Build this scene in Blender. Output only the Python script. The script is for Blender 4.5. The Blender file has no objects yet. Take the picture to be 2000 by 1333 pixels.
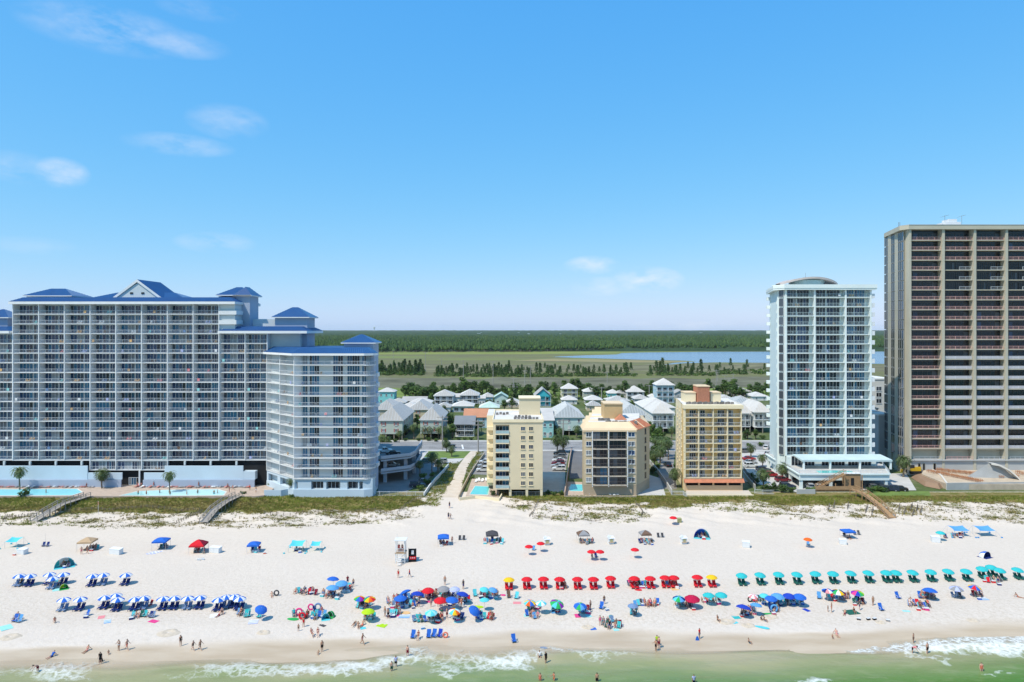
import bpy, bmesh, math, random
import numpy as np
from mathutils import Vector, Matrix, Euler

random.seed(7)
rng = np.random.default_rng(7)
scn = bpy.context.scene
COL = scn.collection
R = math.radians
F = 1333.3          # focal length in photograph pixels
H = 48.0            # camera height above the dry sand
HOR = 642.0         # horizon row

# ------------------------------------------------------------------ camera
cam_d = bpy.data.cameras.new('camera')
cam = bpy.data.objects.new('camera', cam_d)
COL.objects.link(cam)
cam.location = (0, 0, H)
cam.rotation_euler = (R(90), 0, 0)
cam_d.sensor_width = 36.0
cam_d.lens = 24.0
cam_d.shift_y = -0.01225
cam_d.clip_start = 0.5
cam_d.clip_end = 40000
scn.camera = cam

# ------------------------------------------------------------------ light
SUN_EL = R(58)                # light travels towards (+0.70, +0.58)
sd = Vector((0.70, 0.58, 0)).normalized() * math.cos(SUN_EL)
sdir = Vector((sd.x, sd.y, -math.sin(SUN_EL)))
sun_d = bpy.data.lights.new('sun', 'SUN')
sun_d.energy = 5.0
sun_d.angle = R(0.53)
sun_d.color = (1.0, 0.93, 0.80)
sun = bpy.data.objects.new('sun', sun_d)
COL.objects.link(sun)
sun.rotation_euler = sdir.to_track_quat('-Z', 'Y').to_euler()
sun.location = (-60, -40, 200)

world = bpy.data.worlds.new('World')
scn.world = world
world.use_nodes = True
wt = world.node_tree
for n in list(wt.nodes):
    wt.nodes.remove(n)
def wn(t, **k):
    n = wt.nodes.new(t)
    for a, b in k.items():
        setattr(n, a, b)
    return n
sky = wn('ShaderNodeTexSky', sky_type='NISHITA', sun_disc=False)
sky.sun_elevation = SUN_EL
sky.sun_rotation = math.atan2(-sd.x, -sd.y)
sky.altitude = 0
sky.air_density = 1.0
sky.dust_density = 0.35
sky.ozone_density = 2.2
# clear, deep blue summer air: the same tone curve over the whole sky
sep = wn('ShaderNodeSeparateColor'); cmb = wn('ShaderNodeCombineColor')
wt.links.new(sky.outputs[0], sep.inputs[0])
for i, (gain, power) in enumerate(((.83, 1.07), (2.98, .50), (7.5, .16))):
    pw = wn('ShaderNodeMath', operation='POWER'); ml = wn('ShaderNodeMath', operation='MULTIPLY')
    wt.links.new(sep.outputs[i], pw.inputs[0]); pw.inputs[1].default_value = power
    wt.links.new(pw.outputs[0], ml.inputs[0]); ml.inputs[1].default_value = gain
    wt.links.new(ml.outputs[0], cmb.inputs[i])
tc = wn('ShaderNodeTexCoord')
wno = wn('ShaderNodeTexNoise')
wno.inputs['Scale'].default_value = 17.0
wno.inputs['Detail'].default_value = 7.0
wno.inputs['Roughness'].default_value = 0.62
mp = wn('ShaderNodeMapping')
mp.inputs['Scale'].default_value = (1, 1, 2.3)
wt.links.new(tc.outputs['Generated'], mp.inputs['Vector'])
wt.links.new(mp.outputs[0], wno.inputs['Vector'])
def wmath(op, a, b=None, clamp=False):
    n = wn('ShaderNodeMath', operation=op, use_clamp=clamp)
    for i, v in enumerate((a, b)):
        if v is None:
            continue
        if isinstance(v, (int, float)):
            n.inputs[i].default_value = v
        else:
            wt.links.new(v, n.inputs[i])
    return n.outputs[0]
def wdot(v):
    n = wn('ShaderNodeVectorMath', operation='DOT_PRODUCT')
    wt.links.new(tc.outputs['Generated'], n.inputs[0])
    n.inputs[1].default_value = v
    return n.outputs['Value']
# small fair-weather clouds: (x, y, half width, half height, strength) seen from the camera,
# then more of the same kind on round the sky
clouds = [(215, 58, 115, 34, .5), (330, 82, 85, 22, .42), (350, 283, 80, 18, .45), (445, 238, 62, 28, .42), (118, 338, 38, 23, .75),
          (30, 330, 50, 26, .3), (420, 474, 62, 18, .4), (1156, 518, 50, 17, .8), (1265, 548, 62, 25, 1.2), (1175, 560, 55, 18, .6),
          (1320, 636, 120, 9, .4), (390, 20, 60, 16, .25), (60, 480, 60, 14, .18)]
acc = None
dirs = []
for (cx, cy, a, b, s) in clouds:
    dirs.append((Vector((cx - 1000, F, HOR - cy)).normalized(), a / F, b / F, s))
for k in range(9):
    az = R(75 + 24 * k + random.uniform(-8, 8)); el = R(random.uniform(5, 28))
    dirs.append((Vector((math.sin(az) * math.cos(el), math.cos(az) * math.cos(el), math.sin(el))), random.uniform(.04, .1), random.uniform(.012, .03), random.uniform(.3, .65)))
for d, a, b, s in dirs:
    u = Vector((d.y, -d.x, 0)).normalized()
    v = u.cross(d).normalized()
    if v.z < 0:
        v = -v
    du = wmath('DIVIDE', wdot(u), a * 1.15)
    dv = wmath('DIVIDE', wdot(v - d * (v.dot(d))), b * 1.15)
    # remove the offset of the centre: u.d and v.d are 0 there
    r2 = wmath('ADD', wmath('MULTIPLY', du, du), wmath('MULTIPLY', dv, dv))
    front = wmath('GREATER_THAN', wdot(d), 0.5)
    m = wmath('MULTIPLY', wmath('MULTIPLY', wmath('SUBTRACT', 1.0, r2, True), front), s * .85)
    acc = m if acc is None else wmath('MAXIMUM', acc, m)
ramp = wn('ShaderNodeMapRange')
ramp.inputs['From Min'].default_value = 0.36
ramp.inputs['From Max'].default_value = 0.72
wt.links.new(wno.outputs['Fac'], ramp.inputs['Value'])
cl = wmath('MULTIPLY', acc, ramp.outputs[0], True)
mixc = wn('ShaderNodeMix', data_type='RGBA')
wt.links.new(cl, mixc.inputs['Factor'])
wt.links.new(cmb.outputs[0], mixc.inputs['A'])
mixc.inputs['B'].default_value = (9.2, 9.6, 10.4, 1)
bg = wn('ShaderNodeBackground')
bg.inputs['Strength'].default_value = 0.10
wo = wn('ShaderNodeOutputWorld')
wt.links.new(mixc.outputs['Result'], bg.inputs['Color'])
wt.links.new(bg.outputs[0], wo.inputs['Surface'])

vs = scn.view_settings
vs.view_transform = 'Standard'
vs.look = 'None'
vs.exposure = 0.0
vs.gamma = 1.0
vs.use_curve_mapping = False

# ------------------------------------------------------------------ helpers
def srgb(r, g, b):
    f = lambda c: (c / 255 / 12.92) if c / 255 <= 0.04045 else ((c / 255 + 0.055) / 1.055) ** 2.4
    return (f(r), f(g), f(b))

MATS = {}
def mat(name, rgb, rough=0.7, var=0.10, scale=0.6, metal=0.0, spec=0.35, bump=0.0, bscale=8.0, rnd=0.0, transl=0.0):
    if name in MATS:
        return MATS[name]
    m = bpy.data.materials.new(name)
    m.use_nodes = True
    nt = m.node_tree
    b = nt.nodes['Principled BSDF']
    b.inputs['Roughness'].default_value = rough
    b.inputs['Metallic'].default_value = metal
    b.inputs['Specular IOR Level'].default_value = spec
    t = nt.nodes.new('ShaderNodeTexCoord')
    no = nt.nodes.new('ShaderNodeTexNoise')
    no.inputs['Scale'].default_value = scale
    no.inputs['Detail'].default_value = 5
    nt.links.new(t.outputs['Object'], no.inputs['Vector'])
    mr = nt.nodes.new('ShaderNodeMapRange')
    mr.inputs['From Min'].default_value = 0.25
    mr.inputs['From Max'].default_value = 0.75
    mr.inputs['To Min'].default_value = 1 - var
    mr.inputs['To Max'].default_value = 1 + var
    nt.links.new(no.outputs['Fac'], mr.inputs['Value'])
    val = mr.outputs[0]
    if rnd > 0:
        oi = nt.nodes.new('ShaderNodeObjectInfo')
        m2 = nt.nodes.new('ShaderNodeMapRange')
        m2.inputs['To Min'].default_value = 1 - rnd
        m2.inputs['To Max'].default_value = 1 + rnd
        nt.links.new(oi.outputs['Random'], m2.inputs['Value'])
        mm = nt.nodes.new('ShaderNodeMath'); mm.operation = 'MULTIPLY'
        nt.links.new(val, mm.inputs[0]); nt.links.new(m2.outputs[0], mm.inputs[1])
        val = mm.outputs[0]
    vm = nt.nodes.new('ShaderNodeVectorMath'); vm.operation = 'SCALE'
    vm.inputs[0].default_value = rgb
    nt.links.new(val, vm.inputs['Scale'])
    nt.links.new(vm.outputs[0], b.inputs['Base Color'])
    if bump > 0:
        n2 = nt.nodes.new('ShaderNodeTexNoise')
        n2.inputs['Scale'].default_value = bscale
        n2.inputs['Detail'].default_value = 4
        nt.links.new(t.outputs['Object'], n2.inputs['Vector'])
        bp = nt.nodes.new('ShaderNodeBump')
        bp.inputs['Strength'].default_value = bump
        bp.inputs['Distance'].default_value = 0.1
        nt.links.new(n2.outputs['Fac'], bp.inputs['Height'])
        nt.links.new(bp.outputs[0], b.inputs['Normal'])
    if transl > 0:
        tr = nt.nodes.new('ShaderNodeBsdfTranslucent')
        nt.links.new(vm.outputs[0], tr.inputs['Color'])
        mx = nt.nodes.new('ShaderNodeMixShader')
        mx.inputs[0].default_value = transl
        nt.links.new(b.outputs[0], mx.inputs[1]); nt.links.new(tr.outputs[0], mx.inputs[2])
        nt.links.new(mx.outputs[0], nt.nodes['Material Output'].inputs[0])
    MATS[name] = m
    return m

class MB:
    """collects faces; build() links them as one mesh object"""
    def __init__(s):
        s.v = []; s.f = []; s.m = []
    def add(s, vs, fs, mi=0):
        o = len(s.v)
        s.v.extend(tuple(p) for p in vs)
        for f in fs:
            s.f.append(tuple(o + i for i in f)); s.m.append(mi)
        return s
    def quad(s, a, b, c, d, mi=0):
        return s.add((a, b, c, d), ((0, 1, 2, 3),), mi)
    def tri(s, a, b, c, mi=0):
        return s.add((a, b, c), ((0, 1, 2),), mi)
    def box(s, x0, x1, y0, y1, z0, z1, mi=0):
        vs = [(x, y, z) for z in (z0, z1) for y in (y0, y1) for x in (x0, x1)]
        return s.add(vs, ((0, 2, 3, 1), (4, 5, 7, 6), (0, 1, 5, 4), (2, 6, 7, 3), (0, 4, 6, 2), (1, 3, 7, 5)), mi)
    def obox(s, A, B, w, z0, z1, mi=0, off=0.0):
        """box along the ground line A-B, reaching w behind it (to the left of A->B)"""
        A = Vector((A[0], A[1])); B = Vector((B[0], B[1]))
        u = (B - A).normalized(); n = Vector((-u.y, u.x))
        a = A + n * off; b = B + n * off; c = B + n * (off + w); d = A + n * (off + w)
        return s.prism([a, b, c, d], z0, z1, mi)
    def prism(s, poly, z0, z1, mi=0, top=None):
        n = len(poly)
        area = sum(poly[i][0] * poly[(i + 1) % n][1] - poly[(i + 1) % n][0] * poly[i][1] for i in range(n))
        if area < 0:
            poly = list(poly)[::-1]
        vs = [(p[0], p[1], z0) for p in poly] + [(p[0], p[1], z1) for p in poly]
        fs = [tuple(range(n - 1, -1, -1))]
        s.add(vs, fs + [(i, (i + 1) % n, n + (i + 1) % n, n + i) for i in range(n)], mi)
        s.add([(p[0], p[1], z1) for p in poly], [tuple(range(n))], mi if top is None else top)
        return s
    def tube(s, p0, p1, r0, r1=None, n=6, mi=0, cap=True):
        r1 = r0 if r1 is None else r1
        p0 = Vector(p0); p1 = Vector(p1)
        d = (p1 - p0)
        if d.length < 1e-6:
            return s
        d.normalize()
        a = d.orthogonal().normalized(); b = d.cross(a)
        vs = []
        for p, r in ((p0, r0), (p1, r1)):
            for i in range(n):
                t = 2 * math.pi * i / n
                vs.append(p + a * (r * math.cos(t)) + b * (r * math.sin(t)))
        fs = [(i, (i + 1) % n, n + (i + 1) % n, n + i) for i in range(n)]
        if cap:
            fs += [tuple(range(n - 1, -1, -1)), tuple(range(n, 2 * n))]
        return s.add(vs, fs, mi)
    def bar(s, p0, p1, w, h, mi=0):
        """rectangular bar between two points, w across, h high"""
        p0 = Vector(p0); p1 = Vector(p1)
        d = (p1 - p0).normalized()
        up = Vector((0, 0, 1))
        a = d.cross(up)
        a = Vector((1, 0, 0)) if a.length < 1e-4 else a.normalized()
        b = a.cross(d).normalized()
        vs = []
        for p in (p0, p1):
            for i, j in ((-1, -1), (1, -1), (1, 1), (-1, 1)):
                vs.append(p + a * (w / 2 * i) + b * (h / 2 * j))
        return s.add(vs, ((3, 2, 1, 0), (4, 5, 6, 7), (0, 1, 5, 4), (1, 2, 6, 5), (2, 3, 7, 6), (3, 0, 4, 7)), mi)
    def mesh(s, name, mats, smooth=False):
        me = bpy.data.meshes.new(name)
        me.from_pydata(s.v, [], s.f)
        if not isinstance(mats, (list, tuple)):
            mats = [mats]
        for m in mats:
            me.materials.append(m)
        if len(mats) > 1:
            me.polygons.foreach_set('material_index', s.m)
        if smooth:
            me.polygons.foreach_set('use_smooth', [True] * len(me.polygons))
        me.update()
        return me
    def build(s, name, mats, parent=None, loc=(0, 0, 0), smooth=False):
        return link(name, s.mesh(name, mats, smooth), parent, loc)
    def wbuild(s, name, mats, root, smooth=False):
        """vertices are world coordinates, the object hangs under root"""
        o = root.location
        s.v = [(p[0] - o.x, p[1] - o.y, p[2] - o.z) for p in s.v]
        return s.build(name, mats, root, smooth=smooth)

def link(name, data, parent=None, loc=(0, 0, 0), rz=0.0):
    o = bpy.data.objects.new(name, data)
    COL.objects.link(o)
    o.location = loc
    if rz:
        o.rotation_euler = (0, 0, rz)
    if parent is not None:
        o.parent = parent
    return o

def wput(name, me, root, loc, rz=0.0):
    """shared mesh placed at a world position under root"""
    l = root.location
    return link(name, me, root, (loc[0] - l.x, loc[1] - l.y, loc[2] - l.z), rz)

REG = []
def reg(o, label, cat, group=None):
    o['label'] = label; o['category'] = cat
    if group:
        o['group'] = group
    REG.append(o)
    return o
def thing(name, label, cat, loc=(0, 0, 0), rz=0.0, group=None):
    o = bpy.data.objects.new(name, None)
    o.empty_display_size = 0.2
    COL.objects.link(o)
    o.location = loc
    o.rotation_euler = (0, 0, rz)
    return reg(o, label, cat, group)
def struct(o):
    o['kind'] = 'structure'
    return o
def stuff(o, label=None, cat=None):
    o['kind'] = 'stuff'
    if label:
        o['label'] = label; o['category'] = cat
    return o
def copy_tree(o, parent=None):
    c = o.copy()
    COL.objects.link(c)
    if parent is not None:
        c.parent = parent
    for ch in o.children:
        copy_tree(ch, c)
    return c
def setmat(o, *ms):
    """materials on the object, not on the shared mesh"""
    for i, m in enumerate(ms):
        if i < len(o.material_slots):
            o.material_slots[i].link = 'OBJECT'
            o.material_slots[i].material = m

ONES = 'zeroth first second third fourth fifth sixth seventh eighth ninth tenth eleventh twelfth thirteenth fourteenth fifteenth sixteenth seventeenth eighteenth nineteenth'.split()
TENS = {2: 'twent', 3: 'thirt', 4: 'fort', 5: 'fift', 6: 'sixt', 7: 'sevent', 8: 'eight', 9: 'ninet'}
def ordw(n):
    if n < 20:
        return ONES[n]
    t, u = divmod(n, 10)
    return TENS[t] + ('ieth' if u == 0 else 'y-' + ONES[u])

# ------------------------------------------------------------------ terrain height
SHX = [-300, -75, -52, -30, -15, 0, 8, 22, 40, 52, 65, 80, 300]
SHY = [97.5, 98.2, 99.6, 100.6, 102.2, 104.0, 103.2, 103.8, 103.6, 103.2, 105.4, 107.0, 108.0]
def shore(x):
    return float(np.interp(x, SHX, SHY))
def smooth(a, b, x):
    t = min(1.0, max(0.0, (x - a) / (b - a)))
    return t * t * (3 - 2 * t)
def hummock(x, y):
    return (math.sin(x * .31 + 1.3 * math.sin(y * .23)) * math.sin(y * .42 + x * .11) + .6 * math.sin(x * .83 + y * .57) * math.sin(y * .9 - x * .2))
def gz(x, y):
    s = shore(x)
    if y < s + 12:
        t = (y - s)
        z = -0.55 + 0.052 * t if t < 7 else -0.186 + 0.186 * smooth(7, 12, t) 
        return max(z, -3.0)
    d = smooth(163, 186, y)
    bump = smooth(161, 172, y) * (1 - smooth(186, 191, y)) * 0.38
    lane = smooth(5, 9, abs(x + 17 - (y - 170) * .12))          # the open sandy lane to the street
    return d * 1.0 + bump * hummock(x, y) * lane
def G(px, py, z=None):
    """ground point seen at a photograph pixel"""
    zz = 0.0 if z is None else z
    for _ in range(4):
        Y = F * (H - zz) / (py - HOR)
        X = (px - 1000) / F * Y
        if z is not None:
            break
        zz = gz(X, Y) if Y < 195 else 1.0
    return Vector((X, Y, zz))
def Zat(py, Y):
    return H - (py - HOR) * Y / F
def Xat(px, Y):
    return (px - 1000) / F * Y
# ================================================================== the setting
def nodes_of(name):
    m = bpy.data.materials.new(name)
    m.use_nodes = True
    nt = m.node_tree
    b = nt.nodes['Principled BSDF']
    def N(t, **k):
        n = nt.nodes.new(t)
        for a, c in k.items():
            setattr(n, a, c)
        return n
    def noise(scale, detail=5, vec=None, rough=.55, stretch=None):
        n = N('ShaderNodeTexNoise')
        n.inputs['Scale'].default_value = scale
        n.inputs['Detail'].default_value = detail
        n.inputs['Roughness'].default_value = rough
        t = N('ShaderNodeTexCoord')
        src = t.outputs['Object']
        if stretch:
            mpn = N('ShaderNodeMapping'); mpn.inputs['Scale'].default_value = stretch
            nt.links.new(src, mpn.inputs['Vector']); src = mpn.outputs[0]
        nt.links.new(src, n.inputs['Vector'])
        return n.outputs['Fac']
    def rng_(v, a, b_, c=0.0, d=1.0):
        n = N('ShaderNodeMapRange')
        for k, x in zip(('From Min', 'From Max', 'To Min', 'To Max'), (a, b_, c, d)):
            n.inputs[k].default_value = x
        nt.links.new(v, n.inputs['Value'])
        return n.outputs[0]
    def mix(f, a, c):
        n = N('ShaderNodeMix', data_type='RGBA')
        for key, x in (('Factor', f), ('A', a), ('B', c)):
            if isinstance(x, (int, float)):
                n.inputs[key].default_value = x
            elif isinstance(x, tuple):
                n.inputs[key].default_value = (*x, 1)
            else:
                nt.links.new(x, n.inputs[key])
        return n.outputs['Result']
    def math_(op, a, c=None, clamp=False):
        n = N('ShaderNodeMath', operation=op, use_clamp=clamp)
        for i, x in enumerate((a, c)):
            if x is None:
                continue
            if isinstance(x, (int, float)):
                n.inputs[i].default_value = x
            else:
                nt.links.new(x, n.inputs[i])
        return n.outputs[0]
    def attr(nm):
        n = N('ShaderNodeAttribute'); n.attribute_name = nm
        return n.outputs['Fac']
    def bump(h, strength, dist):
        n = N('ShaderNodeBump')
        n.inputs['Strength'].default_value = strength
        n.inputs['Distance'].default_value = dist
        nt.links.new(h, n.inputs['Height'])
        nt.links.new(n.outputs[0], b.inputs['Normal'])
        return n
    return m, nt, b, N, noise, rng_, mix, math_, attr, bump

def grid_mesh(name, xs, ys, zf, attrs):
    nx, ny = len(xs), len(ys)
    P = np.zeros((ny, nx, 3))
    A = {k: np.zeros((ny, nx)) for k in attrs}
    for j, y in enumerate(ys):
        for i, x in enumerate(xs):
            P[j, i] = (x, y, zf(x, y))
            for k, fn in attrs.items():
                A[k][j, i] = fn(x, y)
    me = bpy.data.meshes.new(name)
    idx = np.arange(nx * ny).reshape(ny, nx)
    q = np.stack([idx[:-1, :-1], idx[:-1, 1:], idx[1:, 1:], idx[1:, :-1]], -1).reshape(-1, 4)
    me.from_pydata(P.reshape(-1, 3).tolist(), [], q.tolist())
    for k in attrs:
        a = me.attributes.new(k, 'FLOAT', 'POINT')
        a.data.foreach_set('value', A[k].reshape(-1).astype(np.float32))
    me.polygons.foreach_set('use_smooth', [True] * len(me.polygons))
    me.update()
    return me

# ---- dune plants: rows of the photograph where the close cover and the scattered tufts end
DPX = [-900, 0, 200, 420, 600, 760, 815, 835, 880, 905, 935, 965, 1040, 1140, 1255, 1262, 1340, 1350, 1475, 1500, 1600, 1700, 1760, 1850, 2000, 2900]
DEN = [1000, 1000, 1003, 1002, 1000, 998, 992, 960, 900, 900, 950, 968, 978, 984, 984, 992, 990, 984, 980, 986, 990, 984, 982, 980, 986, 986]
SPA = [1030, 1028, 1034, 1034, 1032, 1024, 1012, 985, 900, 900, 950, 970, 1016, 1024, 1022, 1000, 1000, 998, 1004, 1014, 1018, 1014, 1016, 1020, 1026, 1026]
def veg(x, y):
    """0 bare sand .. 1 close cover"""
    if y < 158 or y > 196:
        return 0.0
    px = 1000 + F * x / y; py = HOR + F * (H - gz(x, y)) / y
    px += 14 * math.sin(y * .6 + x * .2)
    d = float(np.interp(px, DPX, DEN)); s = float(np.interp(px, DPX, SPA))
    w = hummock(x * 1.35, y * 1.3) * 3.0
    c = smooth(d + 5 + w, d - 5 + w, py)
    sp = smooth(s + 3, s - 6, py) * (0.42 + 0.26 * hummock(x * .9 + 40, y * 1.7))
    return max(c, min(.75, max(0.0, sp)))

# ---- beach
def wet(x, y):
    t = y - shore(x)
    return 1 - smooth(3.3 + .9 * math.sin(x * .16) + .4 * math.sin(x * .43), 6.2 + .8 * math.sin(x * .11), t)
m, nt, b, N, noise, rg, mix, mth, attr, bmp = nodes_of('sand')
dry = mix(rg(noise(.05, 3), .35, .65), (.58, .51, .44), (.61, .538, .464))
dry = mix(rg(noise(1.1, 6, rough=.7), .45, .75), dry, (.54, .468, .393))
trod = mth('MULTIPLY', rg(noise(1.9, 6, rough=.8), .47, .64), rg(attr('trod'), .1, 1.0))
dry = mix(mth('MULTIPLY', trod, .68), dry, (.43, .355, .27))
vg = attr('veg')
lit = mix(rg(noise(.5, 4), .4, .6), (.115, .12, .022), (.21, .165, .065))
vf = rg(mth('ADD', vg, mth('MULTIPLY', mth('SUBTRACT', noise(1.3, 6, rough=.75), .5), 1.5)), .42, .68)
dune = mix(vf, dry, lit)
wetc = mix(rg(noise(.4, 4, stretch=(.25, 1, 1)), .35, .65), (.43, .335, .23), (.51, .415, .305))
wf = attr('wet')
colr = mix(wf, dune, wetc)
nt.links.new(colr, b.inputs['Base Color'])
nt.links.new(rg(wf, 0, 1, .95, .32), b.inputs['Roughness'])
b.inputs['Specular IOR Level'].default_value = .25
bh = mth('MULTIPLY', mth('ADD', noise(1.7, 6, rough=.7), mth('MULTIPLY', noise(.35, 3), .8)), rg(wf, 0, 1, 1, .05))
bmp(bh, .55, .24)
xs = np.concatenate([np.arange(-240, -100, 2.0), np.arange(-100, 100, .9), np.arange(100, 242, 2.0)])
ys = np.concatenate([np.arange(40, 92, 6.0), np.arange(92, 112, .6), np.arange(112, 160, 2.0), np.arange(160, 197.1, .7)])
def trodf(x, y):
    return smooth(165, 150, y) * smooth(108, 113, y) * (.35 + .65 * smooth(138, 120, y))
beach = link('beach_sand', grid_mesh('beach_sand', xs, ys, gz, {'wet': wet, 'veg': veg, 'trod': trodf}))
beach.data.materials.append(m)
struct(beach)

# ---- sea
FOAM = [(60, 1315, 90, 12, .35), (120, 1304, 55, 10, .8), (130, 1322, 50, 10, .65), (200, 1298, 60, 5, .55), (420, 1312, 70, 12, .55), (470, 1300, 60, 10, .6),
        (520, 1318, 50, 9, .6), (330, 1325, 80, 6, .35), (600, 1312, 60, 10, .65), (670, 1314, 60, 8, .75), (720, 1303, 45, 8, .75), (765, 1290, 35, 8, .7),
        (820, 1273, 34, 10, .95), (800, 1285, 30, 8, .6), (860, 1300, 35, 12, .6), (880, 1318, 30, 10, .75), (905, 1280, 40, 12, .6), (950, 1300, 40, 13, .8), (985, 1290, 30, 14, .8),
        (1020, 1297, 28, 13, .85), (1040, 1276, 30, 8, .8), (1095, 1271, 42, 5, 1.0), (1150, 1278, 40, 7, .6), (1170, 1292, 40, 7, .45), (1220, 1276, 45, 8, .5), (700, 1297, 60, 8, .5), (600, 1300, 80, 8, .4),
        (1680, 1271, 40, 3.5, 1.15), (1730, 1268, 45, 6, 1.25), (1790, 1264, 45, 8, 1.3), (1850, 1260, 50, 11, 1.35), (1910, 1257, 50, 13, 1.3), (1970, 1253, 55, 14, 1.2), (2050, 1250, 60, 16, 1.2), (2150, 1248, 90, 14, .9),
        (1960, 1275, 45, 8, .6), (1990, 1268, 40, 10, .7), (1815, 1285, 22, 4, .7), (1848, 1295, 12, 8, .6), (1780, 1282, 16, 4, .6), (1590, 1330, 32, 5, 1.3), (1950, 1316, 40, 2.5, .55),
        (-150, 1310, 120, 12, .7), (-350, 1308, 120, 10, .7)]
def foam(x, y):
    if y < 60 or y > 112:
        return 0.0
    px = 1000 + F * x / y; py = HOR + F * (H + .55) / y
    px += 9 * math.sin(y * 2.1 + x * .5); py += 2.2 * math.sin(x * .9 + y) + 1.4 * math.sin(x * 2.3)
    f = 0.0
    for (cx, cy, a, c, s) in FOAM:
        u = (px - cx) / a; v = (py - cy) / c
        if abs(u) < 2.2 and abs(v) < 2.2:
            f += s * math.exp(-(u * u + v * v) * .9)
    e = shore(x) + .28 * math.sin(x * .55) + .16 * math.sin(x * 1.7) - y
    f = max(f, .62 * math.exp(-((e - .05) / .22) ** 2) * (.5 + .5 * math.sin(x * .13 + .4)))
    return min(f * (.72 if px < 1400 else .9), .95)
def deep(x, y):
    e = shore(x) - y + .6 * math.sin(x * .21 + y * .3)
    base = smooth(-.2, 13, e)
    px = 1000 + F * x / max(y, 30)
    return base * (.72 + .28 * smooth(1100, 1700, px))
def swell(x, y):
    f = smooth(110, 103, y) * smooth(30, 50, y) * smooth(178, 150, abs(x))
    return -.55 + f * (.10 * math.sin(y * .75 + .05 * x) + .05 * math.sin(y * 1.9 - .3 * x) + .16 * min(1, foam(x, y)))
m, nt, b, N, noise, rg, mix, mth, attr, bmp = nodes_of('sea_water')
dp = attr('deep')
wc = mix(rg(dp, 0, .45), (.38, .32, .205), (.235, .255, .125))
wc = mix(rg(dp, .40, 1.0), wc, (.055, .165, .022))
wc = mix(rg(noise(.16, 4, stretch=(.3, 1, 1)), .42, .66, 0, .45), wc, (.10, .19, .04))
wc = mix(rg(noise(.9, 4, stretch=(.35, 1, 1)), .52, .72, 0, .28), wc, (.31, .32, .19))
fa = attr('foam')
v = N('ShaderNodeTexVoronoi'); v.feature = 'DISTANCE_TO_EDGE'
t = N('ShaderNodeTexCoord')
nz = N('ShaderNodeTexNoise'); nz.inputs['Scale'].default_value = 1.4; nz.inputs['Detail'].default_value = 4
nt.links.new(t.outputs['Object'], nz.inputs['Vector'])
va = N('ShaderNodeVectorMath', operation='MULTIPLY_ADD')
nt.links.new(nz.outputs['Color'], va.inputs[0]); va.inputs[1].default_value = (1.6, 1.6, 0); nt.links.new(t.outputs['Object'], va.inputs[2])
nt.links.new(va.outputs[0], v.inputs['Vector'])
v.inputs['Scale'].default_value = .75
lace = rg(v.outputs['Distance'], 0.0, .30, 1, 0)
fm = mth('ADD', mth('MULTIPLY', fa, 1.0), mth('MULTIPLY', mth('ADD', mth('MULTIPLY', lace, .55), mth('MULTIPLY', mth('SUBTRACT', noise(2.4, 6, rough=.7), .5), 1.35)), rg(fa, 0, .4)))
fmask = rg(fm, .48, 1.65)
colr = mix(fmask, wc, (.76, .78, .765))
nt.links.new(colr, b.inputs['Base Color'])
nt.links.new(rg(fmask, 0, 1, .16, .8), b.inputs['Roughness'])
b.inputs['IOR'].default_value = 1.33
b.inputs['Specular IOR Level'].default_value = .25
bmp(mth('ADD', mth('ADD', noise(1.2, 5, stretch=(.45, 1, 1)), mth('MULTIPLY', noise(5, 3), .25)), mth('MULTIPLY', fmask, .6)), .5, .25)
trn = N('ShaderNodeBsdfTransparent')
mx = N('ShaderNodeMixShader')
al = mth('MAXIMUM', rg(dp, 0.0, .06, .1, 1.0), fmask)
nt.links.new(al, mx.inputs[0]); nt.links.new(trn.outputs[0], mx.inputs[1]); nt.links.new(b.outputs[0], mx.inputs[2])
nt.links.new(mx.outputs[0], nt.nodes['Material Output'].inputs[0])
xs = np.arange(-180, 180.1, .5); ys = np.concatenate([np.arange(30, 84, 3.0), np.arange(84, 112.1, .42)])
sea = link('sea', grid_mesh('sea', xs, ys, swell, {'foam': foam, 'deep': deep}))
sea.data.materials.append(m)
struct(sea)
o2 = MB()
for (a, c, d, e) in ((-4000, -180, -400, 112), (180, 4000, -400, 112), (-180, 180, -400, 30)):
    o2.quad((a, d, -.55), (c, d, -.55), (c, e, -.55), (a, e, -.55))
far_sea = o2.build('open_sea', m)
at = far_sea.data.attributes.new('deep', 'FLOAT', 'POINT')
at.data.foreach_set('value', [1.0] * len(far_sea.data.vertices))
struct(far_sea)

# ---- mainland sheets
m, nt, b, N, noise, rg, mix, mth, attr, bmp = nodes_of('marsh')
c = mix(rg(noise(.012, 6, stretch=(.28, 1, 1), rough=.65), .40, .62), (.155, .155, .080), (.175, .188, .072))
c = mix(rg(noise(.035, 6, stretch=(.22, 1, 1), rough=.7), .50, .70), c, (.12, .108, .075))
c = mix(rg(noise(.006, 3, stretch=(.3, 1, 1)), .53, .68), c, (.18, .22, .07))
c = mix(rg(noise(.25, 5, rough=.8), .45, .8, 0, .55), c, (.11, .12, .07))
nt.links.new(c, b.inputs['Base Color']); b.inputs['Roughness'].default_value = .95; b.inputs['Specular IOR Level'].default_value = .1
bmp(noise(.3, 6, rough=.8), 1.0, 1.2)
marsh_m = m
w = MB().quad((-9000, 188, .85), (9000, 188, .85), (9000, 13000, .85), (-9000, 13000, .85)).build('marsh_plain', m)
struct(w)
m, nt, b, N, noise, rg, mix, mth, attr, bmp = nodes_of('town_soil')
c = mix(rg(noise(.06, 6, rough=.7), .47, .70), (.075, .105, .035), (.26, .23, .17))
c = mix(rg(noise(.4, 5, rough=.7), .45, .75, 0, .7), c, (.12, .145, .06))
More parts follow.
